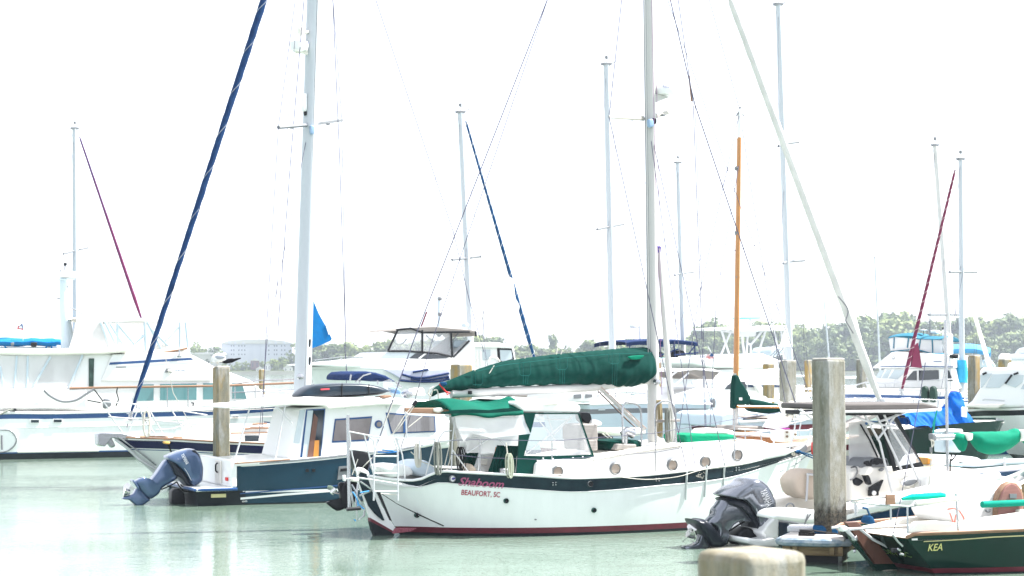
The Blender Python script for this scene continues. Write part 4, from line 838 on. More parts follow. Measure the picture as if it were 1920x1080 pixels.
    MB().add([(c[0] + math.sin((x / n_ - .5) * .95 + .25) * .232, -math.cos((x / n_ - .5) * .95 + .25) * .232, c[2] + y * .055) for x, y, _ in vs], fs).build('lettering', PURP, rd, smooth=False)
    for l in (((1207, 222, 0), (1142, 219, -.9)), ((1214, 222, 0), (1300, 196, .9))): b.tube('spreader', l, [.045, .028], mat('cream_spreader', (.42, .40, .35), .4), seg=8, sq=.45)
    b.puff('steaming_light', [(1216, 224), (1224, 224), (1225, 237), (1217, 238)], -.14, .05, mat('blue_grey_lens', (.25, .38, .55), .3)); b.puff('deck_light', [(1225, 222), (1230, 222), (1230, 232), (1226, 231)], -.12, .04, BLACKP)
    for x, y in ((1188, 222), (1244, 214)): b.lathe = None; b.puff('spreader_light', [(x - 3.5, y), (x + 3.5, y), (x + 2.4, y + 3.5), (x - 2.4, y + 3.5)], 0, .04, GREYP)
    b.tube('wooden_fender_roller', [(1292, 142, .9), (1297, 190, .9)], .018, TEAK)
    # standing rigging
    for p, r in (([(1211, -420, 0), (1300, 196, .9), (1325, 874, .9)], .0045), ([(1211, -420, 0), (1142, 219, -.9), (1288, 884, -1.5)], .0045), ([(1216, 226, 0), (1358, 868, -1.45)], .0042), ([(1216, 226, 0), (1304, 880, -1.5)], .004), ([(1243, -60, 0), (1303, 196, .3), (1500, 780, .1)], .006),
                 ([(1026, 0, -.3), (1213, -420, 0)], .005), ([(1026, 0, -.3), (775, 640, -.5), (690, 882, -.6)], .0055), ([(1040, -40, .3), (810, 640, .5), (740, 880, .6)], .004), ([(1252, 0, 0), (1400, 420, 0), (1540, 800, 0)], .0035), ([(1303, 196, .9), (1318, 600, 1.1), (1325, 830, 1.3)], .0035)): stay(b, 'shroud', p, r)
    b.tube('insulator', [(800, 585, -.48), (790, 612, -.49)], .014, MAROON)
    furled(b, (1368, -4), (1652, 758), .062, .085, SAILW, None, name='furled_yankee')
    b.tube('forestay', [(1213, -420, 0), (1368, 0, 0)], .01, WIRE)
    b.tubes('sheet_tangle', [[(1572, 556), (1590, 580), (1586, 600)], [(1585, 600), (1600, 625)]], .012, mat('weathered_line', (.2, .2, .22), .8), off=-.1, smooth=4)
    # bowsprit, pulpit, anchor windlass
    b.slab('bowsprit_platform', [(1505, 842), (1650, 770), (1655, 776), (1510, 850)], -.2, .2, TEAKG, bevel=.01)
    W_ = crop(1440, 740, 7.717)
    b.slab('anchor_windlass', W_((205, 660), (210, 520), (300, 510), (425, 520), (425, 610), (350, 680), (240, 690)), -.35, .05, WHITE2, bevel=.03); 
    for x, y in ((270, 540), (270, 605), (390, 575)): c = b.L(*W_((x, y))[0], -.36); MB().lathe([(.008, -.03), (.022, -.025), (.022, 0)], c, 'y', 10).build('windlass_knob', mat('bronze', (.22, .15, .10), .5, metal=.4), b.root)
    for q in (((330, 100), (370, 90), (440, 290), (410, 305)), ((500, 95), (545, 90), (605, 290), (575, 305)), ((170, 110), (215, 105), (280, 280), (240, 300))): b.slab('cutlass_roller', W_(*q), -.5, -.42, WHITE2, bevel=.01)
    b.slab('rack_board', W_((200, 165), (420, 150), (695, 165), (700, 215), (430, 210), (380, 250), (230, 255)), -.3, -.25, WHITE2, bevel=.01)
    b.tubes('pulpit', [W_((400, 180), (700, 190)), W_((420, 300), (370, 560), (310, 790)), W_((640, 490), (560, 700)), W_((380, 250), (390, 480), (340, 700)), W_((700, 470), (560, 520), (100, 515), (-300, 560)), W_((50, 520), (85, 700)), W_((90, 470), (500, 380), (700, 320)), W_((430, 290), (560, 240), (700, 290)), W_((230, 520), (100, 470)), W_((480, 400), (450, 540), (470, 650))], .013, TUBEW, off=-.5)
    b.tubes('bow_line', [W_((440, 820), (720, 905)), W_((450, 835), (715, 945))], .012, ROPEN, off=-.5); b.tubes('chafe_wrap', [W_((400, 830), (440, 820), (470, 840))], .03, ROPEN, off=-.5)
    b.slab('bow_guard', W_((430, 810), (500, 760), (560, 710), (580, 790), (520, 850), (450, 850)), -.33, -.3, GREYP, bevel=.01); b.puff('red_fender', W_((690, 690), (720, 690), (725, 870), (690, 870)), -.4, .1, RED)
    # granny bars round the mast
    b.tubes('mast_guard_rail', [[(1230, 842), (1228, 770), (1236, 756), (1250, 752), (1262, 760), (1267, 780), (1268, 845)], [(1168, 830), (1168, 762), (1182, 756), (1196, 760), (1202, 775), (1203, 835)]], .018, STEEL, off=-.55, smooth=3); b.tube('guard_crossbar', [(1229, 790, -.55), (1274, 788, -.55)], .026, TEAKG)
    rope_coil(b, 'halyard_coil', 1249, 765, -.6, 66, ROPEG, .03); rope_coil(b, 'halyard_coil', 1233, 750, -.35, 70, mat('tan_rope', (.33, .27, .16), .9), .02)
    # lifelines and stanchions on the near side
    edge = lambda t, z: b.edge(min(max(t, b.t0 + .3), b.t1 - .2)) + .06
    for px, ytop, ybot in ((900, 823, 893), (1035, 826, 894), (1229, 800, 886), (1377, 770, 862)): b.tube('stanchion', [(px, ytop, edge), (px, ybot, edge)], .012, STEEL)
    b.tube('lifeline', [(x, y, edge) for x, y in ((845, 826), (900, 824), (1035, 827), (1229, 812), (1377, 786), (1470, 772))], .005, WIRE); b.tube('lifeline', [(x, y, edge) for x, y in ((845, 852), (900, 858), (1035, 862), (1229, 848), (1377, 822), (1480, 800))], .005, WIRE)
    b.tube('jib_sheet', [(x, y, lambda t, z: edge(t, z) - .1) for x, y in ((980, 891), (1080, 890), (1150, 893), (1210, 899), (1270, 894), (1320, 880), (1400, 868), (1480, 845))], .007, ROPEW, smooth=4)
    for x, y in ((1121, 884),): b.tubes('padeye', [[(x - 2, y + 10), (x - 1, y + 4), (x - 3, y), (x, y - 3), (x + 3, y), (x + 1, y + 4), (x + 2, y + 10)]], .008, STEEL, off=-1.4, smooth=3)
    # stern pulpit, windvane, ladder and davits
    N = lambda *p: A(*p)
    b.tube('windvane_post', [(652, 778, -.35), (655, 951, -.35)], .028, STEEL, seg=10); b.tube('post_end', [(650, 955, -.6), (676, 953, -.6)], .03, BLACKP, seg=8)
    b.tubes('stern_pulpit', [N((130, 258), (320, 295), (560, 310), (730, 310)), N((130, 262), (150, 420), (185, 560)), N((235, 280), (270, 430), (300, 560)), N((262, 290), (300, 320), (310, 400), (300, 500)), N((730, 315), (700, 430), (665, 560)), N((850, 140), (868, 160), (850, 330), (843, 530)), N((850, 385), (970, 550)), N((1045, 300), (1038, 450), (1030, 545)), N((845, 250), (790, 260), (760, 300), (745, 340)), N((520, 120), (540, 140), (700, 148), (850, 150)), N((525, 130), (530, 300)), N((130, 380), (300, 400)), N((750, 330), (1045, 300)), N((460, 300), (500, 420), (520, 600)), N((620, 320), (618, 450)), N((95, 590), (200, 580), (640, 650)), N((450, 300), (480, 380))], .0115, TUBEW, off=-.75, smooth=0)
    b.tubes('boarding_ladder', [N((305, 400), (300, 740)), N((468, 395), (470, 740)), N((310, 400), (330, 310), (440, 305), (468, 395)), N((305, 430), (470, 430)), N((305, 550), (470, 550)), N((305, 675), (470, 675))], .014, TUBEW, off=-.95)
    b.tubes('windvane_frame', [E((110, 330), (130, 450), (150, 590)), E((210, 320), (190, 500), (190, 640)), E((70, 240), (400, 265)), E((230, 470), (390, 395)), E((200, 440), (130, 330)), E((190, 640), (205, 780), (290, 720), (295, 650)), E((60, 640), (190, 625)), E((160, 420), (300, 640)), E((240, 290), (370, 380))], .016, STEEL, off=-.2)
    b.tubes('blue_lashing', [E((140, 420), (180, 480), (215, 560), (205, 600)), E((240, 430), (350, 410)), E((200, 560), (290, 640), (230, 600)), E((160, 770), (185, 790))], .011, mat('sky_blue_rope', (.08, .32, .62), .9), off=-.3, smooth=3)
    b.tubes('blue_line', [N((330, 400), (400, 405), (460, 400)), N((360, 385), (440, 395))], .012, ROPEB, off=-.9)
    b.slab('windvane_plate', E((22, 210), (60, 208), (60, 290), (30, 280)), -.25, -.2, WHITE, bevel=.01); b.slab('vane_gear', E((130, 235), (230, 245), (225, 300), (140, 290)), -.25, -.1, WHITE2, bevel=.02)
    rope_coil(b, 'dock_line_coil', *A((735, 330))[0], -.85, 62, ROPEG, .045); rope_coil(b, 'dock_line_coil', *A((595, 340))[0], -.6, 45, ROPEW, .04); rope_coil(b, 'dock_line_coil', 951, 850, -1.2, 46, mat('sage_rope', (.42, .45, .36), .9), .05); b.tube('coil_lanyard', [(949, 830, -1.2), (952, 856, -1.2)], .012, ROPEW)
    rope_coil(b, 'black_hose_coil', *A((892, 365))[0], -.5, 46, RUBBER, .05)
    b.puff('dinghy_roll', A((520, 530), (560, 470), (640, 455), (700, 500), (720, 560), (600, 570)), .2, .4, COOLW); b.puff('stern_cushion', A((320, 500), (420, 480), (540, 500), (560, 560), (400, 580)), .0, .3, WHITE)
    b.tubes('stern_lines', [A((600, 45), (520, 140), (430, 280)), A((590, 70), (480, 230), (420, 290)), A((640, 150), (540, 230)), A((370, 220), (440, 40)), A((560, 400), (640, 470), (720, 500)), A((185, 570), (230, 500), (290, 440)), A((780, 560), (830, 350)), A((800, 560), (850, 400)), A((350, 690), (460, 700)), A((150, 560), (190, 450))], .008, ROPEW, off=-.7)
    b.tubes('sheet_block', [A((575, 75), (600, 45))], .03, BLACKP, off=-.7)
    # spare outboard on its bracket behind the stern
    F = crop(440, 640, 3.176)
    outboard(b, F, [(690, 700), (720, 640), (800, 660), (800, 760), (740, 800)], [(640, 860), (700, 800), (740, 830), (730, 900), (690, 1000), (650, 990), (630, 920)], None, [(620, 850), (650, 840), (668, 900), (668, 985), (610, 1010), (545, 960), (600, 950), (640, 930)], .55, .14, BLACKP, None, None, prop=((598, 880), (575, 905), .12), label='black lower leg with polished propeller', name='spare_outboard')
    return b
KB = ketch()

# ================================================================ dock by the tallest piling
def dock():
    E = crop(1440, 920, 7.2)
    b = Boat('floating_dock', 1584, 25.9, 0, -18, 'weathered timber dock finger with blue rubber edge round the tallest piling', 'dock')
    # corners: left end (190,600), near corner (1050,690), right going away behind the green boat
    l = b.L(*E((150, 560))[0]); r = b.L(*E((1040, 680))[0]); rb = b.L(*E((1040, 855))[0]); zt = r[2]; zb = rb[2]
    x0, x1 = l[0], r[0]; dep = 1.35
    MB().box(((x0 + x1) / 2, dep / 2 + .03, (zt + zb) / 2 - .05), (x1 - x0 - .08, dep, zt - zb - .02)).build('timber_fascia', PIER, b.root, bevel=.012)
    MB().box(((x0 + x1) / 2, dep / 2 + .02, zt + .012), (x1 - x0 - .02, dep + .02, .04)).build('deck_boards', DOCKTOP, b.root, bevel=.012)
    MB().tube([(x0, dep, zt - .035), (x0 - .02, .1, zt - .035), (x0 + .08, -.03, zt - .035), (x1 - .25, -.04, zt - .035), (x1 + .03, .08, zt - .035), (x1 + .03, dep, zt - .035)], .055, 8).build('rubber_edge', DOCKBLUE, b.root)
    for x in (x0 + .12, x0 + .22, x1 - .18, x1 - .06): MB().box((x, .0, (zt + zb) / 2 - .06), (.07, .03, zt - zb - .06)).build('corner_post', PIER, b.root, bevel=.006)
    for x in (x0 + .75, x0 + 1.05, x0 + 2.0, x0 + 2.35): MB().lathe([(.002, -.02), (.022, -.016), (.024, 0)], (x, .025, zt - .14), 'y', 10).build('bolt', STEEL, b.root)
    MB().box(((x0 + x1) / 2 - .2, .6, zb - .1), (x1 - x0 - 1.6, .25, .12)).build('under_beam', mat('wet_yellow_timber', (.20, .13, .03), .7, var=.4), b.root, bevel=.01)
    MB().box(((x0 + x1) / 2, dep / 2 + .2, -.02), (x1 - x0 - .3, dep - .4, .25)).build('float', BLACKP, b.root)
    c = b.L(*E((515, 505))[0], .25); mb = MB(); mb.box((c[0], .3, zt + .045), (.22, .1, .03)); mb.tube([(c[0] - .1, .3, zt + .10), (c[0] + .1, .3, zt + .10)], .022, 8); mb.tube([(c[0] - .04, .3, zt), (c[0] - .04, .3, zt + .1)], .02, 6); mb.tube([(c[0] + .04, .3, zt), (c[0] + .04, .3, zt + .1)], .02, 6); mb.build('cleat', BLACKP, b.root)
    q = [(c[0] + .12 * math.cos(a) * (1 - a / 40), .3 + .07 * math.sin(a), zt + .06 + .004 * a) for a in [i * .5 for i in range(26)]] + [(c[0] + .5, .5, zt + .04)]; MB().tube(q, .012, 5).build('cleated_line', RUBBER, b.root)
    MB().box((x1 - .75, 1.0, zt + .07), (.4, .35, .1)).build('pile_guide', STEEL, b.root, bevel=.02); MB().tube([(x1 - .55, .7, zt + .08), (x1 - .2, .72, zt + .08)], .07, 10).build('pile_roller', ROPEN, b.root)
dock()

# ================================================================ white centre console with the silver outboard
def console():
    b = Boat('console_boat', 1452, 27.7, 1.25, 22, 'white centre console fishing boat with canvas T-top and big silver outboard, right of the ketch', 'motorboat')
    C = crop(1560, 760, 3.375); E = crop(1440, 920, 7.2)
    b.hull('hull', (1462, 968), (1940, 868), [(1449, 973), (1500, 978), (1540, 979), (1600, 962), (1640, 952), (1700, 940), (1760, 929), (1850, 907)], [.9, .97, 1, 1, .98, .93, .82, .62, .34, 0.0], [(lambda s, t: .04, BLACKB, 2), (lambda s, t: s - .09, mat('slate_blue_gelcoat', (.012, .04, .08), .2, var=.3, coat=.5), 4), (lambda s, t: s - .07, STEEL, 1), (lambda s, t: s, WHITE, 2)], rr=1.0, close=(True, False), drop=.25, flareR=.6)
    ys = b.ys
    b.slab('stern_quarter', E((70, 380), (120, 300), (200, 270), (400, 255), (690, 265), (700, 430), (550, 440), (300, 410)), -1.28, -.7, WHITE, bevel=.06, seg=3)
    b.slab('inner_liner', E((80, 260), (90, 120), (300, 90), (420, 40), (510, 20), (700, 0), (1060, 40), (1080, 400), (600, 300)), .75, 1.25, WHITE2, bevel=.05)
    b.tube('gunwale_tube', [(1605, 955, -1.15), (1650, 945, -1.2), (1720, 930, -1.15), (1800, 912, -1.0), (1870, 893, -.8)], [.10, .12, .13, .12, .08], WHITE, seg=14)
    c = b.L(*E((298, 232))[0], -.6); q = [(c[0] + .07 * math.cos(a), c[1], c[2] + .07 * math.sin(a)) for a in [i * .4 for i in range(12)]]; MB().tube(q, .012, 5).build('rod_holder_ring', GREYP, b.root)
    b.tubes('cleat_line', [E((540, 320), (500, 440), (490, 500)), E((580, 310), (520, 400), (500, 450))], .010, GREYP, off=-1.3, smooth=4); b.puff('stern_cleat', E((505, 300), (545, 315), (585, 300), (575, 325), (520, 325)), -1.2, .05, BLACKP)
    for x in (320, 450): b.panel('scupper', E((x - 38, 445), (x + 36, 455), (x + 36, 492), (x - 36, 482)), ys, WHITEP, lift=.02)
    b.puff('life_seat', [(1480, 900), (1500, 880), (1530, 884), (1530, 935), (1490, 930)], .5, .25, TANP); b.tubes('leaning_rail', [[(1515, 888), (1512, 940)], [(1513, 889), (1540, 892)]], .02, TUBEW, off=.2)
    # console body
    bd, sf = b.slab('console', C((120, 610), (118, 420), (180, 385), (230, 382), (385, 395), (420, 412), (575, 395), (605, 470), (640, 620), (540, 650)), -.42, .42, WHITE2, tap=.05, bevel=.05, seg=3)
    b.slab('dash', C((175, 395), (200, 345), (220, 332), (350, 335), (368, 385), (330, 392)), -.4, .4, GREYP, bevel=.02)
    for x, y, r in ((258, 357, 10), (282, 354, 13), (308, 352, 10), (332, 358, 9), (225, 360, 6), (225, 374, 6), (242, 375, 6), (210, 364, 6)):
        c = b.L(*C((x, y))[0], -.41); s_ = r / 13 * .055; g = MB().lathe([(s_, -.02), (s_, .01)], c, 'y', 16).build('gauge', BLACKP, b.root)
    b.slab('side_locker', C((245, 520), (330, 470), (300, 545), (250, 560)), -.5, -.42, BLACKP, bevel=.01); b.slab('speaker_panel', C((240, 535), (298, 532), (298, 572), (240, 575)), -.5, -.43, BLACKP, bevel=.01)
    c = b.L(*C((265, 555))[0], -.5); MB().lathe([(.002, -.02), (.035, -.02), (.04, 0)], c, 'y', 14).build('speaker', WHITE, b.root)
    b.puff('throttle', C((185, 420), (200, 415), (235, 450), (250, 500), (225, 500), (205, 450)), -.5, .05, BLACKP); b.puff('helm_seat', C((195, 440), (215, 400), (245, 388), (255, 410), (225, 440)), -.6, .1, WHITE2); b.puff('helm_cover', C((125, 465), (150, 455), (190, 480), (160, 510), (130, 500)), -.3, .15, BLACKP)
    b.tubes('steering_wheel', [C((120, 395), (150, 390), (160, 420), (140, 460), (115, 470))], .015, STEEL, off=-.4, smooth=4)
    b.puff('oval_port_rim', C((435, 495), (470, 460), (515, 452), (548, 465), (545, 480), (510, 505), (460, 515)), -.45, .03, WHITE); b.puff('oval_port', C((453, 492), (480, 470), (520, 463), (545, 470), (530, 490), (490, 508), (462, 508)), -.46, .04, GREYP)
    b.puff('vent_oval', C((302, 405), (320, 396), (330, 402), (315, 418), (304, 416)), -.44, .03, GREYP)
    # windshield with black frame
    ws = b.ring('windshield_frame', C((288, 45), (400, 45), (582, 385), (392, 418)), C((334, 92), (378, 70), (558, 360), (407, 390)), -.45, BLACKP); b.panel('windshield', C((338, 95), (376, 72), (555, 358), (408, 388)), -.45, VINYL, lift=.02, th=.05, parent=ws)
    b.panel('side_curtain', C((105, 110), (200, 100), (300, 320), (300, 340), (105, 370)), .0, VINYLF, th=.01); b.tube('curtain_edge', [(x, y, -.02) for x, y in C((180, 120), (240, 220), (290, 330))], .014, BLACKP)
    # T top
    tt = [(1534, 764), (1590, 757), (1680, 756), (1732, 755.5), (1758, 761), (1764, 767), (1745, 771), (1650, 770), (1534, 773)]
    b.slab('t_top', [(1560, 758), (1600, 757), (1732, 755.5), (1756, 761), (1763, 766.5), (1750, 768.5), (1560, 769)], -.78, .78, mat('dark_taupe_canvas', (.13, .12, .115), .85, var=.2), bevel=.03); b.tube('t_top_rim', [(1500, 776, -.8), (1560, 772, -.8), (1700, 771, -.8), (1764, 768, -.8)], .022, TUBEW)
    b.tubes('t_top_frame', [[(1590, 776), (1640, 795), (1680, 800)], [(1765, 767), (1700, 772), (1650, 790)], [(1618, 772), (1650, 830), (1673, 925)], [(1500, 768), (1540, 800), (1575, 900)], [(1640, 771), (1690, 880)], [(1700, 850), (1740, 940)], [(1655, 771), (1668, 800), (1700, 850)], [(1560, 772), (1650, 772)], [(1685, 771), (1645, 825)]], .020, TUBEW, off=-.55); b.puff('t_top_light', [(1690, 779), (1696, 778), (1697, 783), (1691, 783)], -.6, .04, BLACKP)
    b.slab('t_top_underside', [(1540, 771), (1690, 770), (1690, 776), (1640, 779), (1540, 779)], -.6, .5, BLACKP, bevel=.01)
    # forward deck
    b.slab('fore_deck', C((600, 600), (610, 440), (700, 430), (900, 432), (1150, 455), (1210, 500), (1210, 560), (1000, 590)), -.75, .75, WHITE, bevel=.08, seg=3)
    b.slab('bow_seat', C((640, 500), (900, 440), (1150, 470), (1120, 520), (700, 560)), -.85, -.3, WHITE2, bevel=.05)
    b.puff('bow_fitting', C((1020, 482), (1045, 476), (1050, 484), (1025, 490)), -.9, .04, STEEL); b.puff('bow_clamp', C((670, 530), (690, 520), (720, 530), (775, 580), (760, 592), (700, 550)), -1.15, .04, BLACKP)
    E2 = crop(1280, 880, 6.3556)
    outboard(b, E2, [(495, 310), (515, 285), (620, 210), (720, 150), (780, 105), (850, 102), (920, 125), (990, 185), (1050, 290), (1090, 400), (1092, 540), (1060, 570), (1020, 650), (940, 755), (880, 700), (840, 560), (760, 420), (660, 350), (560, 340)],
        [(500, 350), (600, 345), (700, 400), (790, 500), (840, 620), (720, 600), (600, 660), (510, 790), (520, 900), (380, 920), (400, 760), (380, 690), (310, 640), (380, 560), (400, 480), (440, 430)],
        [(130, 595), (200, 605), (240, 590), (330, 660), (420, 780), (500, 910), (380, 930), (320, 900), (230, 760), (160, 660)], [(175, 870), (230, 760), (330, 900), (280, 960), (230, 1010), (90, 1020), (15, 930), (110, 900)], -.05, .33, OBSIL, OBDK,
        ('YAMAHA', (925, 262), (1000, 455), .12, WHITEP, .1), prop=((70, 750), (140, 790), .19), chin=[(495, 350), (560, 335), (680, 360), (770, 440), (850, 580), (960, 760), (930, 800), (880, 760), (800, 600), (720, 500), (620, 400)],
        strip=[[(820, 230), (900, 330), (950, 470), (975, 640)], [(835, 345), (870, 430), (905, 560)]], br=[(620, 780), (720, 690), (800, 700), (880, 790), (900, 860), (640, 900)], lines=[[(700, 760), (760, 700), (850, 780), (960, 820)], [(720, 860), (760, 760), (860, 790)], [(500, 780), (620, 690), (740, 620)]])
    b.slab('engine_pod', E2((940, 760), (1020, 650), (1110, 560), (1150, 560), (1150, 830), (1000, 830)), -.5, .5, WHITE, bevel=.05); b.slab('swim_step', E2((780, 820), (990, 850), (1130, 820), (1160, 920), (890, 930), (780, 880)), -.7, .7, WHITE, bevel=.03)
console()

# ================================================================ green sailboat KEA at bottom right
def kea():
    b = Boat('sailboat', 1690, 24.0, 1.25, 24, 'dark green hulled sailboat lettered KEA with outboard hung brown rudder at bottom right', 'sailboat')
    C = crop(1560, 760, 3.375); D = crop(1620, 900, 6.3556); E = crop(1740, 790, 5.144)
    b.hull('hull', (1630, 999), (2420, 905), D((300, 645), (430, 660), (560, 655), (800, 640), (1144, 628)) + [(1860, 996), (1925, 993)], [.66, .8, .9, .97, 1, 1, .95, .8, .5, 0.0],
        [(lambda s, t: -.01, BLACKB, 1), (lambda s, t: .02, BLACKB, 1), (lambda s, t: .085, REDB, 1), (lambda s, t: s - .02, GREENH, 7), (lambda s, t: s, TEAK, 1)], lr=.55, rr=1.2, close=(True, False), drop=.08, bottomw=.15, flareL=.35, rail=TEAK, railr=.02, deck=WHITE2)
    ys = b.ys
    b.band('cove_stripe', D((706, 728), (900, 718), (1144, 704)) + [(1860, 1006), (1925, 1003)], D((706, 738), (900, 728), (1144, 714)) + [(1860, 1008), (1925, 1005)], ys, YCOVE); b.text('name_lettering', 'KEA', D((754, 846))[0], D((926, 836))[0], 13, ys, YELLOW, shear=.0, bold=.008)
    b.panel('scupper', D((566, 698), (630, 694), (632, 716), (568, 718)), ys, WHITE, lift=.015)
    # transom lettering
    tt = b.t0; zs = b.sheer(tt)
    vs, fs = textmesh('BEAUFORT, SC'); n_ = max(v[0] for v in vs); tf = lambda z: tt + .55 * (1 - z / zs)
    MB().add([(tf(.22 + y * .1) - .02, .58 - (x / n_) * 1.14, .22 + y * .1) for x, y, _ in vs], fs).build('home_port_lettering', mat('dull_green_yellow', (.16, .26, .05), .6), b.root, smooth=False)
    # rudder and fittings on the stern
    R_ = C((85, 740), (160, 733), (215, 790), (300, 880), (400, 1010), (430, 1055), (310, 1058), (260, 985), (170, 860))
    rd, _ = b.slab('rudder', R_, -.035, .035, TEAKD, bevel=.01); b.slab('rudder_edge', C((100, 760), (150, 850), (260, 1000), (310, 1058), (296, 1058), (240, 985), (130, 850)), -.05, .05, GREENH, parent=rd, bevel=.005); b.slab('rudder_foot', C((262, 1005), (395, 1003), (432, 1056), (310, 1058)), -.042, .042, GREENH, parent=rd, bevel=.005)
    b.puff('oysters', C((310, 1045), (360, 1038), (430, 1042), (428, 1058), (320, 1060)), 0, .06, mat('barnacles', (.45, .43, .36), .9, var=.6, vscale=40, bump=.8, bscale=30), parent=rd)
    b.tubes('steering_linkage', [C((0, 775), (60, 770), (110, 785), (180, 780), (350, 762)), C((70, 775), (150, 850)), C((100, 790), (140, 840)), C((180, 785), (260, 850), (390, 915))], .020, TUBEW, off=-.1); b.puff('linkage_hub', C((52, 760), (90, 765), (92, 795), (60, 798)), -.1, .05, WHITE); b.puff('linkage_joint', C((135, 832), (155, 828), (160, 855), (140, 860)), -.1, .04, STEEL)
    b.tubes('backstay_plates', [D((340, 650), (400, 730), (460, 790)), D((400, 820), (430, 840)), D((430, 880), (470, 890))], .016, STEEL, off=-.85); b.puff('stern_fitting', D((345, 820), (385, 815), (390, 860), (350, 865)), -.8, .04, BLACKP)
    # coaming, cabin end
    b.slab('coaming', D((560, 640), (580, 560), (640, 500), (900, 490), (1144, 520)) + [(1820, 975), (1925, 960), (1925, 990)], -.85, -.72, WHITE2, bevel=.03)
    b.slab('far_coaming', D((10, 560), (200, 520), (400, 470), (640, 440), (930, 425), (1144, 440)) + [(1830, 960), (1830, 975)], .7, .82, WHITE2, bevel=.03)
    b.tube('far_caprail', [(x, y, .84) for x, y in D((0, 575), (250, 505), (500, 455), (700, 435), (930, 400))], .024, TEAK)
    b.slab('cabin', E((400, 1000), (330, 860), (500, 720), (620, 640), (700, 600), (926, 590), (926, 990), (700, 1000)), -.55, .7, WHITE, bevel=.08, seg=3)
    ar = E((665, 955), (668, 760), (690, 680), (740, 610), (800, 580), (860, 595), (905, 650), (926, 720), (926, 945)); fr = b.slab('companionway_frame', ar, -.66, -.55, TEAK, bevel=.02)[0]
    b.slab('washboards', E((688, 940), (700, 760), (720, 690), (760, 630), (805, 600), (860, 620), (900, 690), (918, 740), (920, 935)), -.70, -.66, mat('faded_mauve_wood', (.32, .16, .14), .7, var=.25, vscale=5, stretch=(.5, 1, 4)), parent=fr, bevel=.008); b.panel('vent_plate', E((785, 698), (852, 698), (850, 742), (787, 742)), -.70, GREYP, parent=fr)
    b.puff('grab_handle', E((555, 850), (580, 865), (608, 850), (600, 875), (580, 882), (562, 872)), -.62, .02, GREYP)
    # stern rail
    b.tubes('stern_rail', [C((120, 612), (300, 630), (480, 640), (780, 600), (860, 605)), C((125, 600), (200, 590), (340, 580)), C((478, 640), (480, 812)), C((785, 560), (798, 800)), C((372, 650), (374, 728)), C((150, 625), (150, 700))], .014, STEEL, off=-.9); b.slab('rail_board', C((343, 565), (402, 562), (403, 628), (344, 630)), -.95, -.92, TEAK, bevel=.01)
    b.tube('green_rolled_cover', [(x, y, -.6) for x, y in C((445, 592), (500, 580), (600, 576), (690, 568), (712, 572))], [.02, .04, .045, .04, .03], mat('seafoam_canvas', (0, .42, .30), .8), seg=10); b.tube('rail_pad', [(x, y, -.9) for x, y in C((530, 620), (655, 606), (790, 592))], .035, WHITE2, seg=8)
    b.tube('tiller_cover', [(x, y, -.75) for x, y in E((522, 802), (700, 795), (930, 785))], .045, mat('seafoam_green', (0, .24, .17), .8, var=.2), seg=10)
    b.puff('solar_vent', C((215, 740), (235, 700), (250, 705), (265, 745), (240, 752)), .4, .1, ROPEN); b.tube('vent_stem', [(x, y, .4) for x, y in C((195, 648), (222, 655), (240, 700))], .015, ROPEN)
    b.puff('deck_cleats', D((800, 560), (850, 530), (910, 550), (900, 590), (820, 590)), -.5, .08, WHITE2); b.tubes('pink_lines', [E((210, 880), (250, 980), (270, 900), (290, 970)), E((300, 860), (350, 950), (290, 980)), E((190, 850), (250, 840), (290, 860)), E((840, 910), (880, 890), (926, 900)), E((850, 925), (900, 930))], .010, PINK, off=-.55, smooth=4); b.puff('winch', E((180, 805), (230, 798), (240, 830), (190, 838)), -.5, .06, WHITE2); b.puff('winch', E((880, 855), (920, 850), (926, 900), (880, 900)), -.75, .06, WHITE2)
    b.tubes('green_netting', [E((370, 740), (345, 840)), E((420, 750), (395, 830)), E((300, 830), (380, 780), (480, 740)), E((440, 780), (480, 735)), E((380, 745), (430, 800))], .008, ROPET, off=.2)
    # boom with furled sail under bright green covers
    bm_ = b.tube('boom', [(1749, 820, 0), (1830, 818, 0), (1960, 815, 0)], .042, STEEL, seg=14); b.puff('boom_end', [(1746, 813), (1754, 814), (1754, 826), (1747, 826)], 0, .045, GREYP, parent=bm_)
    def sailbag(name, top, bot, w):
        tp = pl(E(*top)); bp = pl(E(*bot)); xa = E(top[0])[0][0]; xb = E(top[-1])[0][0]; rings = []
        for i in range(41):
            px = lerp(xa, xb, i / 40); T_ = b.L(px, tp(px), 0); B_ = b.L(px, bp(px), 0); h = max((T_[2] - B_[2]) / 2, .01); zc = (T_[2] + B_[2]) / 2; ring = []
            for k in range(24):
                a = 2 * math.pi * k / 24; f = 1 + .13 * noise.noise(Vector((T_[0] * 9 + math.cos(a) * 3, a * 1.5 if a < 3.14 else (6.28 - a) * 1.5, zc * 6))); ring.append((T_[0], math.sin(a) * min(w, h * .8) * f, zc + math.cos(a) * h * (1 + (f - 1) * .3)))
            rings.append(ring)
        MB().loft(rings).build(name, GREENL, bm_, ang=180)
    sailbag('sail_cover', [(396, 130), (410, 105), (560, 100), (760, 90), (840, 70), (890, 95), (905, 140)], [(396, 150), (430, 220), (500, 295), (640, 318), (760, 280), (860, 210), (905, 150)], .17); sailbag('boom_end_cover', [(236, 120), (260, 112), (320, 115), (362, 135)], [(236, 180), (280, 235), (335, 290), (362, 200)], .12); sailbag('inner_sail_cover', [(912, 100), (960, 95), (1100, 90), (1300, 90)], [(912, 200), (960, 230), (1100, 250), (1300, 250)], .16)
    b.puff('white_tie', E((365, 120), (408, 115), (400, 180), (368, 182)), 0, .14, CANVASW, parent=bm_); b.puff('white_tie', E((895, 90), (918, 85), (915, 170), (895, 190)), 0, .15, CANVASW, parent=bm_)
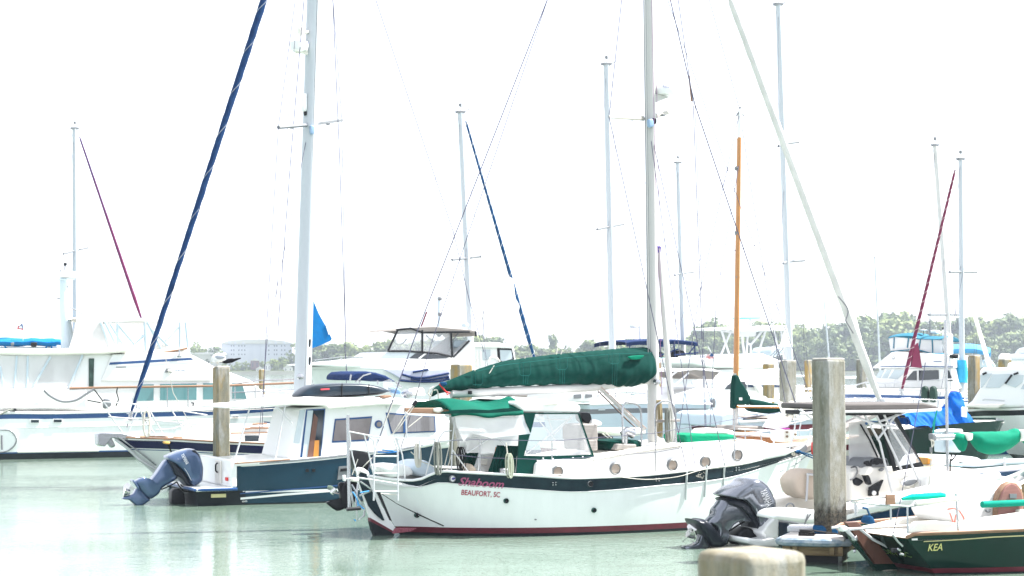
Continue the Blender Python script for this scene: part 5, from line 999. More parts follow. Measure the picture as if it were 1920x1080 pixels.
    b.tubes('mainsheet', [E((30, 175), (38, 240), (20, 500), (0, 700)), E((45, 180), (60, 210), (40, 250))], .010, ROPEW, off=-.05, smooth=3); b.tubes('sheet_block', [E((30, 250), (32, 300))], .022, GREYP, off=-.05)
    b.tubes('topping_lift', [[(1757, 770), (1753, 790), (1749, 818)], [(1755, 775), (1749, 800)]], .012, ROPET, off=0, smooth=3); b.tube('topping_wire', [(1757, 770, 0), (1830, 380, 0), (1905, -40, 0)], .003, WIRE)
    b.tubes('backstay', [[(1674, 1005), (1685, 955), (1720, 770), (1735, 680)]], .006, WIRE, off=-.7)
kea()

# ================================================================ white trawler yacht at far left
def trawler():
    b = Boat('motor_yacht', 200, 57.2, 2.1, 24, 'large white trawler style motor yacht with blue stripes and aqua windows at far left', 'motor yacht')
    T = crop(0, 560, 3.177)
    b.hull('hull', (-190, 782), (700, 730), [(0, 775), (100, 775), (200, 773), (300, 771), (400, 768), (480, 764), (560, 756), (640, 742)], [.9, .97, 1, 1, 1, 1, .97, .88, .62, .0],
        [(lambda s, t: .03, BLACKB, 1), (lambda s, t: .18, BLACKB, 1), (lambda s, t: .22, NAVYB, 1), (lambda s, t: s - .17, HULLW, 6), (lambda s, t: s - .02, NAVYB, 1), (lambda s, t: s, WHITE, 1)], rr=1.6, close=(True, False), drop=.02, rail=WHITE, railr=.04, bottomw=.06)
    ys = b.ys
    for x0, x1, y0, y1 in ((178, 236, 717, 743), (314, 371, 715, 741), (1378, 1422, 697, 716), (940, 1100, 712, 726)):
        f = b.panel('portlight', T((x0, y1), (x0, y0), (x1, y0), (x1, y1)), ys, WHITE, lift=.03, th=.03); m_ = GLASSD if x0 != 940 else WHITE2
        b.panel('glass', T((x0 + 5, y1 - 5), (x0 + 5, y0 + 5), (x1 - 5, y0 + 5), (x1 - 5, y1 - 5)), ys, m_, lift=.045, th=.01, parent=f)
    b.tube('rub_strake', [(x, y, ys) for x, y in T((104, 912), (350, 908), (588, 904))], .035, WHITE2); b.tube('knuckle_line', [(x, y, ys) for x, y in T((-60, 770), (200, 768), (500, 762), (800, 755), (1100, 748))], .02, HULLW)
    b.panel('hull_plate', T((100, 790), (60, 785), (0, 780), (0, 915), (40, 910), (80, 880), (98, 845)), ys, HULLW, lift=.06, th=.06, bevel=.02)
    b.tube('plate_edge', [(x, y, lambda t, z: ys(t, z) - .07) for x, y in T((0, 782), (60, 787), (96, 830), (90, 870), (50, 905), (0, 915))], .02, GREYP, smooth=4); b.tubes('transducer', [T((10, 815), (12, 900))], .03, GREYP, off=-2.15)
    hs, sf = b.slab('deckhouse', T((-20, 670), (-20, 530), (400, 540), (440, 440), (500, 330), (620, 325), (1270, 400), (1500, 490), (1570, 560), (1570, 660)), -1.75, 1.75, WHITE, tap=.02, bevel=.05)
    up, uf = b.slab('upper_deckhouse', T((600, 492), (668, 330), (1110, 318), (1262, 395), (1265, 492)), -1.8, 1.7, WHITE, bevel=.04)
    b.slab('boat_deck_overhang', T((-60, 330), (-60, 300), (60, 298), (140, 298), (760, 292), (770, 318), (620, 330), (420, 334), (200, 336)), -1.95, 1.9, WHITE2, bevel=.06, seg=3)
    b.band('blue_stripe', T((655, 380), (880, 366), (1135, 352)), T((648, 394), (880, 382), (1150, 364)), uf, NAVYB, lift=.02)
    for q in (((785, 614), (833, 507), (916, 506), (916, 611)), ((947, 609), (947, 505), (1174, 500), (1174, 606)), ((1205, 604), (1205, 500), (1340, 498), (1340, 602)), ((1380, 600), (1380, 498), (1440, 500), (1470, 600))):
        f = b.panel('window', T(*q), sf, WHITE, lift=.03, th=.04); cx = sum(p[0] for p in q) / 4; cy = sum(p[1] for p in q) / 4
        b.panel('glass', T(*[(cx + (x - cx) * .96, cy + (y - cy) * .93) for x, y in q]), sf, GLASSA, lift=.045, th=.01, parent=f)
    b.panel('side_door_glass', T((528, 524), (528, 356), (560, 356), (556, 524)), sf, mat('mirror_dark_green', (.05, .10, .08), .1, var=.7, vscale=5), lift=.03); b.panel('side_door', T((524, 655), (524, 540), (572, 540), (572, 655)), sf, HULLW, lift=.02)
    b.tube('cap_rail', [(x, y, -2.0) for x, y in T((415, 534), (700, 528), (1050, 523), (1260, 520), (1525, 512), (1800, 500))], .035, TEAK)
    for x in (997, 815, 1120, 1400, 1520): b.tube('rail_stanchion', [(x_, y_, -2.0) for x_, y_ in T((x, 524), (x, 655))], .018, STEEL)
    b.tubes('upper_bow_rail', [T((1380, 512), (1530, 488), (1800, 480)), T((1380, 560), (1800, 540))], .02, STEEL, off=-1.9)
    b.panel('name_lettering_plate', T((980, 440), (990, 415), (1025, 415), (1025, 440)), uf, GREYP, lift=.02); b.text('name_lettering', 'Gran Mar', T((1040, 432))[0], T((1106, 434))[0], 3.6, uf, NAVYB, shear=.4, lift=.03)
    b.band('builder_script', T((690, 405), (750, 404)), T((690, 411), (750, 410)), uf, GREYP, lift=.02)
    b.slab('air_horn', T((1000, 430), (1012, 418), (1026, 418), (1026, 438)), -1.95, -1.82, WHITE2, bevel=.01)
    # aft deck enclosure
    b.panel('aft_enclosure', T((-30, 545), (-30, 340), (490, 334), (405, 540)), -1.8, VINYLF, th=.01)
    b.panel('aft_enclosure_back', T((-30, 545), (-30, 340), (490, 334), (405, 540)), 1.6, VINYLF, th=.01)
    b.tubes('enclosure_posts', [T((165, 340), (160, 540)), T((100, 340), (85, 530)), T((300, 345), (200, 520)), T((-10, 545), (165, 540), (400, 530)), T((492, 335), (410, 530)), T((0, 400), (40, 640))], .035, COOLW, off=-1.82)
    b.slab('aft_cabin_bulkhead', T((290, 345), (480, 340), (400, 530), (200, 530)), -.4, -.3, mat('taupe_interior', (.40, .36, .33), .7, var=.3), bevel=.01); b.slab('aft_table', T((215, 530), (225, 500), (330, 492), (380, 510), (385, 530)), -1.0, .5, COOLW, bevel=.03); b.slab('aft_refrigerator', T((332, 525), (332, 350), (385, 350), (385, 525)), -1.2, -.8, WHITE, bevel=.02)
    b.slab('aft_bulwark', T((-60, 655), (-60, 535), (130, 545), (420, 540), (520, 545), (520, 655)), -2.02, -1.85, WHITE, bevel=.03)
    b.tube('shore_power_hose', [(x, y, -2.1) for x, y in T((262, 545), (300, 580), (370, 612), (450, 605), (510, 570), (560, 538))], .035, GREYP, smooth=5); b.tubes('deck_lines', [T((560, 540), (590, 580), (620, 620)), T((700, 530), (695, 560), (705, 600), (690, 640)), T((520, 605), (600, 620))], .02, RUBBER, off=-2.1, smooth=4)
    b.puff('deck_gear', T((620, 600), (650, 595), (665, 630), (640, 655), (615, 650)), -2.05, .1, GREYP); b.tube('spare_line', [(x, y, -2.1) for x, y in T((1140, 620), (1152, 622), (1150, 640))], .025, BLACKP)
    b.tubes('stern_line', [T((0, 690), (50, 665), (80, 660))], .03, ROPEG, off=-2.15); b.puff('fairlead', T((72, 655), (98, 655), (98, 668), (72, 668)), -2.1, .06, BLACKP)
    # flybridge
    b.slab('flybridge_coaming', T((640, 300), (760, 335), (860, 345), (1090, 325), (1118, 292), (1000, 300), (850, 322), (770, 322), (700, 296)), -1.7, 1.5, WHITE2, bevel=.03); b.tube('varnished_rail', [(x, y, -1.74) for x, y in T((770, 342), (870, 338), (1000, 318), (1115, 296))], .035, TEAK)
    b.slab('flybridge_top', T((455, 118), (500, 106), (590, 112), (640, 128), (800, 120), (1000, 118), (1105, 128), (1105, 140), (980, 146), (860, 136), (640, 142), (500, 118)), -1.6, 1.5, CANVASW, bevel=.04)
    b.panel('forward_vinyl', T((640, 142), (1100, 140), (1118, 295), (850, 330), (765, 325)), -1.62, VINYL, th=.01); b.panel('far_vinyl', T((640, 142), (1100, 140), (1118, 295), (765, 325)), 1.4, VINYL, th=.01)
    b.tubes('flybridge_frame', [T((600, 140), (655, 290)), T((625, 140), (700, 295)), T((655, 150), (765, 325)), T((862, 140), (870, 330)), T((878, 140), (960, 300)), T((1072, 140), (1072, 330)), T((1105, 140), (1120, 290)), T((700, 150), (800, 270), (855, 220)), T((1060, 170), (985, 250)), T((900, 180), (1000, 280)), T((700, 150), (705, 300))], .045, COOLW, off=-1.63)
    b.panel('aft_white_curtain', T((455, 118), (590, 114), (655, 290), (560, 300), (410, 300), (440, 200)), -1.6, VINYLF, th=.01); b.panel('aft_curtain_far', T((455, 118), (590, 114), (655, 290), (410, 300)), 1.3, CANVASW, th=.01)
    b.slab('helm_console', T((980, 330), (1000, 270), (1060, 262), (1100, 300), (1100, 325)), -1.2, .5, WHITE2, bevel=.03); b.puff('helm_gear', T((1036, 262), (1062, 262), (1064, 282), (1040, 284)), -1.0, .1, BLACKP)
    b.tubes('flybridge_antenna_base', [T((1068, 300), (1068, 345)), T((1055, 345), (1080, 345))], .03, STEEL, off=-1.85)
    # radar mast
    b.tube('radar_mast', [(118, 514, 0), (121, 580, 0), (128, 655, 0)], [.11, .16, .22], COOLW, seg=8); rd = MB().lathe([(.05, -.09), (.28, -.08), (.30, 0), (.28, .1), (.05, .13)], b.L(127, 516, 0), seg=20).build('radar_scanner', WHITE, b.root)
    b.slab('radar_platform', [(114, 525), (114, 522), (140, 522), (140, 524)], -.2, .2, COOLW, bevel=.01, parent=rd); b.tubes('mast_gear', [[(113, 521), (113, 505)], [(122, 514), (122, 498)], [(107, 560), (131, 560)], [(121, 570), (160, 592)]], .02, GREYP, off=0)
    b.puff('anchor_light', [(120, 493), (125, 493), (125, 498), (120, 498)], 0, .05, BLACKP); b.puff('deck_horn', [(120, 536), (127, 535), (127, 540), (121, 541)], 0, .06, GREYP)
    # pale boat far left behind, with a blue canvas top
    c = Boat('motorboat', 40, 74, 1.8, 18, 'boat with scalloped bright blue canvas top behind the white trawler yacht', 'motorboat')
    c.hull('hull', (-120, 730), (150, 715), [(0, 726), (80, 720)], [.8, 1, 1, 1, .8, 0], [(lambda s, t: .1, BLACKB, 1), (lambda s, t: s, HULLW, 4)], rr=1, close=(True, False))
    c.slab('cabin', [(-60, 730), (-60, 662), (-10, 650), (118, 650), (122, 730)], -1.4, 1.4, WHITE, bevel=.05); c.canopy('canvas_top', [(-40, 640), (0, 640), (40, 641), (80, 640), (117, 642)], -1.5, 1.5, BLUEC, crown=.16, skirt=.14, sag=.06, th=.02)
    [c.tube('canopy_leg', [(x, y, -1.45) for x, y in q], .03, BLUEC) for q in ([(97, 640), (97, 655)], [(115, 640), (115, 656)], [(5, 640), (12, 655)], [(88, 641), (86, 656)])]; c.puff('spotlight', [(20, 643), (26, 642), (26, 647), (21, 648)], -1.5, .08, GREYP); c.puff('spotlight', [(58, 643), (69, 642), (68, 650), (59, 650)], -1.5, .1, BLACKP)
    f = Boat('flag', 38, 74.5, 0, 0, 'small torn red white and blue flag flying above the blue canvas top', 'flag')
    f.slab('cloth_red', [(32, 617), (33, 612), (36, 610), (35, 615), (43, 616), (43.5, 618.5)], -.02, .02, RED, bevel=0); f.slab('cloth_white', [(35, 615.5), (36.5, 611), (41, 609.5), (42.5, 616)], -.03, .01, WHITEP, bevel=0); f.slab('cloth_blue', [(34.5, 613), (40, 607.5), (41, 605.8), (42.8, 612), (43.5, 617), (41.8, 614), (40.5, 610)], -.04, .02, NAVYB, bevel=0); f.tube('flagpole', [(41, 605, 0), (44, 650, 0)], .012, TUBEW)
trawler()

# ================================================================ white sloop with furled navy jib
def left_sloop():
    b = Boat('sailboat', 205, 40.6, 1.6, 25, 'white sloop with navy stripe and furled navy jib, behind the navy power boat', 'sailboat')
    b.oy += .6
    D = crop(200, 640, 3.0); T = crop(0, 560, 3.177); G = crop(340, 600, 5.053)
    b.hull('hull', (222, 818), (830, 802), [(260, 820), (330, 822), (400, 826), (470, 829), (545, 832), (640, 832), (740, 822)], [0.0, .42, .72, .9, 1, 1, .98, .9, .78, .62],
        [(lambda s, t: .06, NAVY, 2), (lambda s, t: s - .27, HULLW, 6), (lambda s, t: s - .25, NAVYB, 1), (lambda s, t: s - .225, WHITE, 1), (lambda s, t: s - .045, mat('deep_navy_stripe', (.008, .012, .06), .3, coat=.4), 1), (lambda s, t: s, WHITE, 1)], lr=1.3, rr=.3, close=(False, True), flareL=.6, flareR=.2, drop=.06, rail=TEAK, railr=.02)
    ys = b.ys
    ck, sf = b.slab('coachroof', D((560, 560), (570, 530), (640, 480), (700, 468), (1000, 470), (1200, 470), (1600, 440), (1600, 580)), -.9, .9, WHITE, bevel=.05)
    b.panel('cabin_window', D((798, 557), (798, 525), (873, 525), (873, 557)), -.9, GLASSD, lift=.02); b.tubes('grab_rail', [D((800, 488), (830, 484), (930, 482)), D((840, 464), (870, 460), (920, 460))], .025, TEAK, off=-.92); b.tube('eyebrow', [(x, y, -.92) for x, y in D((720, 512), (860, 508), (1000, 506))], .015, TEAK)
    b.slab('aft_coaming', [(620, 800), (640, 770), (740, 745), (820, 750), (820, 800)], -.95, .95, WHITE, bevel=.05)
    # spray hood
    H = crop(640, 580, 4.908)
    b.slab('spray_hood', H((100, 650), (112, 605), (150, 578), (250, 569), (340, 582), (430, 610), (525, 668), (400, 655), (330, 650), (190, 655)), -.85, .9, NAVYC, bevel=.05, seg=3)
    b.tube('hood_strap', [(x, y, -.9) for x, y in H((100, 655), (110, 600))], .022, STEEL); [b.tube('hood_strut', [(x, y, -.9) for x, y in H(*q)], .022, STEEL) for q in (((150, 670), (220, 610), (290, 590)), ((520, 665), (570, 720)), ((190, 655), (185, 690)), ((350, 655), (352, 690)))]; b.panel('hood_window', H((400, 660), (460, 640), (520, 680), (540, 740), (400, 740)), -.86, VINYL)
    b.puff('steering_wheel_cover', H((460, 720), (520, 715), (560, 760), (540, 780), (470, 760)), -.4, .1, mat('wheel_blue', (.12, .25, .42), .5)); b.puff('barbecue', H((590, 770), (620, 735), (660, 750), (665, 800), (610, 810)), -.8, .15, STEEL); b.slab('stern_box', H((670, 790), (700, 730), (770, 720), (790, 790)), -.9, -.4, WHITE2, bevel=.03)
    b.slab('cockpit_teak', H((380, 800), (470, 785), (480, 805), (385, 815)), -.7, -.3, TEAK, bevel=.01)
    # mast, rig
    mast(b, (604, -330), (570, 806), .40, ALU, seg=16, wtop=.30, heads=False)
    b.tube('mast_slot', [(607, -200, -.2), (582, 560, -.22), (577, 728, -.24)], .010, GREYP)
    for y0, y1 in ((637, 651), (670, 684)): b.puff('mast_slot_cover', [(583, y0), (588, y0), (587, y1), (583, y1)], -.2, .03, BLACKP)
    c = b.L(567, 706, -.25); MB().lathe([(.02, -.12), (.07, -.1), (.055, -.04), (.07, 0)], c, 'y', 16).build('winch', STEEL, b.root)
    b.panel('main_clew_sail', [(592.5, 565), (603, 590), (617, 615), (627, 636), (624, 640), (606, 648), (589, 654), (590, 600)], -.05, BLUEC, lift=0, th=.04); b.panel('sail_patch', [(615, 610), (617, 609), (622, 627), (621, 629)], -.06, WHITEP, lift=.01, th=.02)
    b.tubes('spreader', [[(585, 240, 0), (528, 245, -1.3)], [(585, 240, 0), (645, 231, 1.3)]], .045, GREYP)
    b.puff('spreader_light', [(550, 244), (557, 244), (556, 247), (551, 247)], 0, .05, GREYP); b.puff('spreader_light', [(617, 237), (624, 236), (623, 240), (618, 240)], 0, .05, GREYP); b.puff('steaming_light', [(587, 242), (594, 242), (594, 256), (588, 257)], -.25, .06, mat('blue_grey_lens', (.25, .38, .55), .3))
    rd = MB().lathe([(.05, -.13), (.2, -.1), (.225, .02), (.215, .1), (.05, .12)], b.L(566, 95, -.1), seg=24).build('radar_dome', WHITE, b.root, ang=50); b.slab('radar_bracket', [(560, 103), (585, 102), (590, 108), (589, 113), (575, 108), (560, 107)], -.1, 0, WHITE2, parent=rd, bevel=.01)
    cc = b.L(566, 91, -.1); vs, fs = textmesh('Raymarine'); n_ = max(v[0] for v in vs); MB().add([(cc[0] + math.sin((x / n_ - .5) * 1.2 + .35) * .235, cc[1] - math.cos((x / n_ - .5) * 1.2 + .35) * .235, cc[2] + y * .075) for x, y, _ in vs], fs).build('lettering', PURP, rd, smooth=False)
    b.puff('wind_horn', [(564, 60), (573, 58), (576, 66), (584, 66), (584, 70), (576, 73), (568, 76)], -.1, .08, WHITE2); b.puff('cylinder_sensor', [(573, 185), (576, 182), (580, 182), (580, 214), (573, 214)], -.1, .07, WHITE); b.puff('sensor_base', [(575, 216), (580, 216), (580, 221), (577, 223)], -.1, .05, BLACKP)
    for p, r in (([(604, -330, 0), (528, 245, -1.3), (505, 640, -1.5), (498, 800, -1.5)], .005), ([(604, -330, 0), (645, 231, 1.3), (655, 800, 1.4)], .005), ([(585, 240, 0), (508, 630, -1.4), (492, 820, -1.4)], .0045), ([(576, 0, -.2), (551, 300, -.5), (527, 620, -1.0)], .006), ([(628, 0, .2), (641, 300, .4), (652, 640, .8)], .006), ([(590, 250, 0), (640, 560, 1), (655, 700, 1.3)], .004), ([(604, -330, 0), (705, 0, 0), (852, 440, 0), (880, 560, 0), (908, 660, 0)], .0055), ([(563, 30, -.3), (540, 300, -.5), (524, 560, -.8)], .004)): stay(b, 'shroud', p, r)
    furled(b, (504, 0), (254, 778), .085, .055, mat('navy_sun_strip', (.003, .02, .075), .7, var=.5, vscale=6, col2=(.01, .045, .13), bump=.4, bscale=8), CANVASW, wr=.06, turns=10, n=80, seed=4); b.tube('forestay', [(604, -330, 0), (504, 0, 0)], .012, WIRE); b.tube('furler_tail', [(253, 780, 0), (248, 800, 0)], .02, STEEL)
    # bow roller and pulpit
    b.slab('anchor_roller', T((618, 865), (614, 800), (640, 792), (760, 795), (930, 832), (940, 858), (900, 862), (800, 835), (700, 825), (660, 875)), -.16, .16, STEEL, bevel=.02); b.tube('bobstay_tube', [(x, y, -.1) for x, y in T((720, 830), (800, 890), (860, 950), (960, 1010))], .035, TUBEW, seg=8); b.tube('bobstay_rod', [(x, y, -.2) for x, y in T((740, 818), (880, 920), (960, 985))], .018, STEEL)
    b.puff('anchor', T((615, 850), (640, 840), (660, 850), (650, 872), (620, 872)), 0, .12, WHITE2); b.puff('roller_end', T((905, 845), (935, 838), (940, 858), (915, 864)), -.2, .06, TUBEW); b.puff('anchor_shank', T((655, 825), (690, 815), (720, 870), (690, 880)), 0, .06, STEEL)
    b.tubes('bow_pulpit', [T((650, 612), (780, 622), (910, 632), (1050, 655), (1260, 690)), T((675, 640), (680, 680), (760, 790)), T((860, 640), (880, 700), (960, 812)), T((910, 640), (1005, 812)), T((1045, 650), (1145, 818)), T((680, 700), (860, 715), (1260, 745)), T((860, 640), (800, 780)), T((650, 612), (672, 640)), T((960, 775), (1060, 770), (1140, 740))], .016, TUBEW, off=-.5)
    b.tubes('lifelines', [T((1050, 655), (1260, 668), (1900, 640)), T((1060, 700), (1260, 712), (1900, 690)), T((1010, 330), (1060, 560), (1200, 815))], .008, ROPEW, off=-.9); rope_coil(b, 'jib_sheet_coil', *T((900, 660))[0], -.55, 50, ROPEW, .08)
    b.puff('deck_vent', T((1035, 805), (1055, 800), (1060, 820), (1035, 822)), -.5, .08, WHITE2); b.tubes('furler_collar', [T((775, 722), (815, 730))], .07, WHITE, off=0)
    b.tubes('mooring_line', [T((1012, 850), (1030, 860), (1050, 910))], .02, RUBBER, off=ys); b.puff('bow_light', T((1005, 845), (1040, 845), (1038, 860), (1008, 858)), -.75, .08, mat('amber_lens', (.75, .45, .12), .3))
    b.slab('deck_awning', [(560, 812), (560, 806), (640, 790), (660, 794), (640, 806)], -.5, .5, CANVASW, bevel=.01)
left_sloop()

# ================================================================ generic moored yachts whose rigs show against the sky
def metric_hull(root, L_, B_, fb, mats=(HULLW, NAVYB, WHITE), xm=0.0, bow=1):
    wd = smoothtab([.62, .86, .98, 1, .96, .8, .5, 0.0]); N = 26; mb = MB(); rows = []
    zs = [(-.4, .6), (.02, .8), (.14, .86), (.45, .94), (fb * .72, .98), (fb * .86, .99), (fb, 1)]; mi = [0, 0, 1, 0, 1, 0]
    ml = [mats[1], mats[0]]
    near = []; far = []
    for z, k in zs:
        a = []; c = []
        for i in range(N + 1):
            u = i / N; zz = z if z < .5 else z * (1 + .18 * (u - .4) ** 2 * 2); x = (-L_ / 2 + .25 * (1 - z / fb) + (L_ - .25 * (1 - z / fb) - L_ * .13 * (1 - z / fb)) * u) * bow + xm
            h = B_ / 2 * max(wd(u), 0) * (k if u < .7 else k - (1 - k) * 1.0 * (u - .7) / .3 - .12 * (1 - z / fb) * (u - .7) / .3); a.append((x, -max(h, 0), zz)); c.append((x, max(h, 0), zz))
        near.append(a); far.append(c)
    ids = [0, 0, 1, 1, 0, 1]
    for rws in (near, far):
        for j in range(len(rws) - 1): mb.add(rws[j] + rws[j + 1], [(i, i + 1, N + 2 + i, N + 1 + i) for i in range(N)], ids[j])
    for j in range(len(near) - 1): mb.add([near[j][0], near[j + 1][0], far[j + 1][0], far[j][0]], [(0, 1, 2, 3)], ids[j])
    mb.build('hull', ml, root, weld=True); n = N + 1; mb = MB(); a = [(x, y * .98, z - .05) for x, y, z in near[-1]]; c = [(x, y * .98, z - .05) for x, y, z in far[-1]]; mb.add(a + c, [(i, i + 1, n + i + 1, n + i) for i in range(N)]); mb.build('deck', mats[2], root)
def yacht(name, px, ytop, ybase, pxb, d, wpx, lab, bow=1, L_=10.5, hullm=(HULLW, NAVYB, WHITE), mastm=ALU, spr=(), jib=None, jm=None, wrap=None, cover=None, deg=26, bh=1.2, extra=None, dodger=None, heads=True, nsh=4):
    b = Boat(name, pxb, d - 1.5, 1.5, deg, lab, 'sailboat')
    metric_hull(b.root, L_, 3.1, bh, hullm, xm=-bow * L_ * .08, bow=bow)
    A, B_ = mast(b, (px, ytop), (pxb, ybase), wpx * d / FPX, mastm, heads=heads)
    zb = bh - .05; MB().tube([B_, (B_.x, 0, zb)], wpx * d / FPX / 2, 10, sq=1.2).build('mast_heel', mastm, b.root)
    s = bow
    mb = MB(); mb.loft([[(B_.x + s * x, y * w_, z) for x, z in ((1.6, zb), (.9, zb + .38), (-2.8, zb + .45), (-3.0, zb))] for y, w_ in ((-1, .95), (-.8, 1.0), (.8, 1.0), (1, .95))]); mb.build('coachroof', WHITE, b.root, bevel=.05)
    for x in (.3, -1.1, -2.0): MB().box((B_.x + s * x, -.965, zb + .2), (.5, .02, .13)).build('window', GLASSD, b.root, bevel=.01)
    for pts in spr:        # spreaders: (y, dx left, dx right, dy)
        y, dl, dr, dy = pts; xm = px + (pxb - px) * (y - ytop) / (ybase - ytop); b.tube('spreader', [(xm - dl, y + dy, -.9), (xm, y, 0), (xm + dr, y - dy, .9)], .04, GREYP)
    for k in range(nsh):
        sd = k % 2; xs = (26, -22, 40, -36)[k] * 60 / d; mid = []
        if spr and k < 2: y_ = spr[0][0]; xm = px + (pxb - px) * (y_ - ytop) / (ybase - ytop); mid = [(xm + (-spr[0][1] if sd else spr[0][2]), y_, -.9 if sd else .9)]
        top_ = (px, ytop + 4, 0) if k < 2 else (px + (pxb - px) * .5, (ytop + ybase) / 2 - 40, 0)
        stay(b, 'shroud', [top_] + mid + [(pxb + xs, ybase + 10, -1.4 if sd else 1.3)], .0032)
    e = (B_.x - s * (L_ * .42), 0, zb + .1); MB().tube([A, e], .0055, 4).build('backstay', WIRE, b.root)
    if jib: furled(b, jib[0], jib[1], jib[2], jib[3], jm or CANVASW, wrap, n=50, turns=24, wr=.06, seed=int(px))
    else: MB().tube([A, (B_.x + s * L_ * .4, 0, zb + .1)], .0055, 4).build('forestay', WIRE, b.root)
    zz = zb + 1.15; L2 = 3.6
    MB().tube([(B_.x, 0, zz), (B_.x - s * L2, 0, zz)], .06, 8).build('boom', mastm, b.root)
    if cover:
        rings = []
        for i in range(22):
            u = i / 21; h = lerp(.30, .12, u) * min(1, 6 * u + .35) * min(1, 8 * (1 - u) + .3); x = B_.x - s * (L2 * u - .12); rings.append([(x, math.sin(a) * h * .6 * (1 + .1 * noise.noise(Vector((x * 4, a, 1)))), zz + h * .7 + math.cos(a) * h * (1 + .15 * noise.noise(Vector((x * 3, a, 2))))) for a in [k * math.pi / 7 for k in range(14)]])
        MB().loft(rings).build('sail_cover', cover, b.root, ang=180)
    mb = MB()
    for q in (-1, 1):
        for i in range(5): x = B_.x + s * (-L_ * .4 + i * L_ * .19); yy = q * (1.3 if i < 3 else 1.0 if i < 4 else .55); mb.tube([(x, yy, zb), (x, yy, zb + .62)], .012, 5)
        mb.tube([(B_.x + s * (-L_ * .4), q * 1.3, zb + .6), (B_.x, q * 1.3, zb + .6), (B_.x + s * L_ * .17, q * 1.0, zb + .6), (B_.x + s * L_ * .37, q * .5, zb + .66)], .008, 4)
    mb.build('guard_rails', STEEL, b.root)
    if dodger: MB().loft([[(B_.x - s * 3.0 + x * s, y, zb + z) for x, z in ((0, .1), (.1, .75), (-.9, .85), (-1.3, .75), (-.9, .68), (0, .62), (.1, .1))] for y in (-.9, .9)]).build('spray_hood', dodger, b.root, bevel=.04)
    b.A, b.B = A, B_
    return b
yacht('sailboat', 140, 242, 735, 142, 76, 11, 'sailboat with pale mast and blue to maroon furled jib rising behind the white trawler', jib=((149, 256), (266, 600), .035, .08), jm=mat('navy_maroon_jib', (.22, .02, .07), .8, col2=(.02, .04, .12), vscale=.12), spr=((470, 22, 24, 6),), bow=1)
b_ = yacht('sailboat', 863, 212, 760, 888, 60, 12, 'sailboat with pale blue mast and thin dark blue furled jib above the green boom cover', jib=((873, 226), (1003, 676), .035, .075), jm=mat('peacock_jib', (.005, .06, .16), .7, var=.4, vscale=2), wrap=CANVASW, spr=((484, 28, 26, 3),), bow=1, cover=NAVYC, dodger=NAVYC)
b_.puff('jib_clew', [(955, 520), (962, 525), (966, 560), (974, 575), (970, 585), (962, 560)], -.1, .05, CANVASW)
yacht('sailboat', 1137, 122, 745, 1150, 62, 13, 'sailboat with the tall pale mast standing left of the white ketch mast', spr=((425, 24, 26, 5),), bow=1, cover=CANVASW, hullm=(COOLW, NAVYB, WHITE), dodger=TAUPE)
yacht('sailboat', 1271, 306, 735, 1283, 80, 9, 'sailboat with short slim mast just right of the white ketch mast', spr=((513, 12, 24, 3),), bow=-1, cover=GREENC)
b_ = yacht('sailboat', 1459, 10, 745, 1483, 58, 12, 'sailboat with the tallest pale mast and thin white furled jib, left of the tallest piling', jib=((1476, 112), (1629, 706), .045, .085), spr=((270, 8, 30, 4), (491, 6, 34, 3)), bow=1, cover=CANVASW, L_=12)
b_.panel('staysail_bag', [(1474, 610), (1462, 650), (1484, 650)], -.2, CANVASW, th=.03)
yacht('sailboat', 1753, 274, 750, 1788, 64, 9, 'sailboat with leaning cream mast crossing the dark furled jib at right', jib=((1770, 396), (1912, 880), .03, .11), spr=((590, 36, 22, 0),), bow=1, mastm=MASTW)
b_ = yacht('sailboat', 1801, 300, 760, 1804, 60, 10, 'sailboat with upright pale mast wrapped in cyan cover at its foot', jib=((1791, 318), (1690, 735), .04, .065), jm=MAROON, spr=((510, 22, 29, 0),), bow=-1, mastm=ALU, wrap=CANVASW)
b_.tube('mast_boot', [(1803, 675, -.1), (1803, 700, -.1), (1802, 717, -.1)], [.16, .20, .2], CYANT, seg=12); b_.panel('jib_clew_bag', [(1720, 643), (1727, 690), (1707, 688), (1712, 650)], 0, MAROON, lift=.05, th=.06)
yacht('sailboat', 1640, 480, 735, 1652, 90, 3.5, 'small far sailboat with a hair thin mast before the wooded bank', nsh=0, bow=1, heads=False)
b_ = yacht('sailboat', 1545, 560, 740, 1560, 105, 3, 'distant small sailboat hidden behind the tallest piling', nsh=0, bow=1, heads=False)

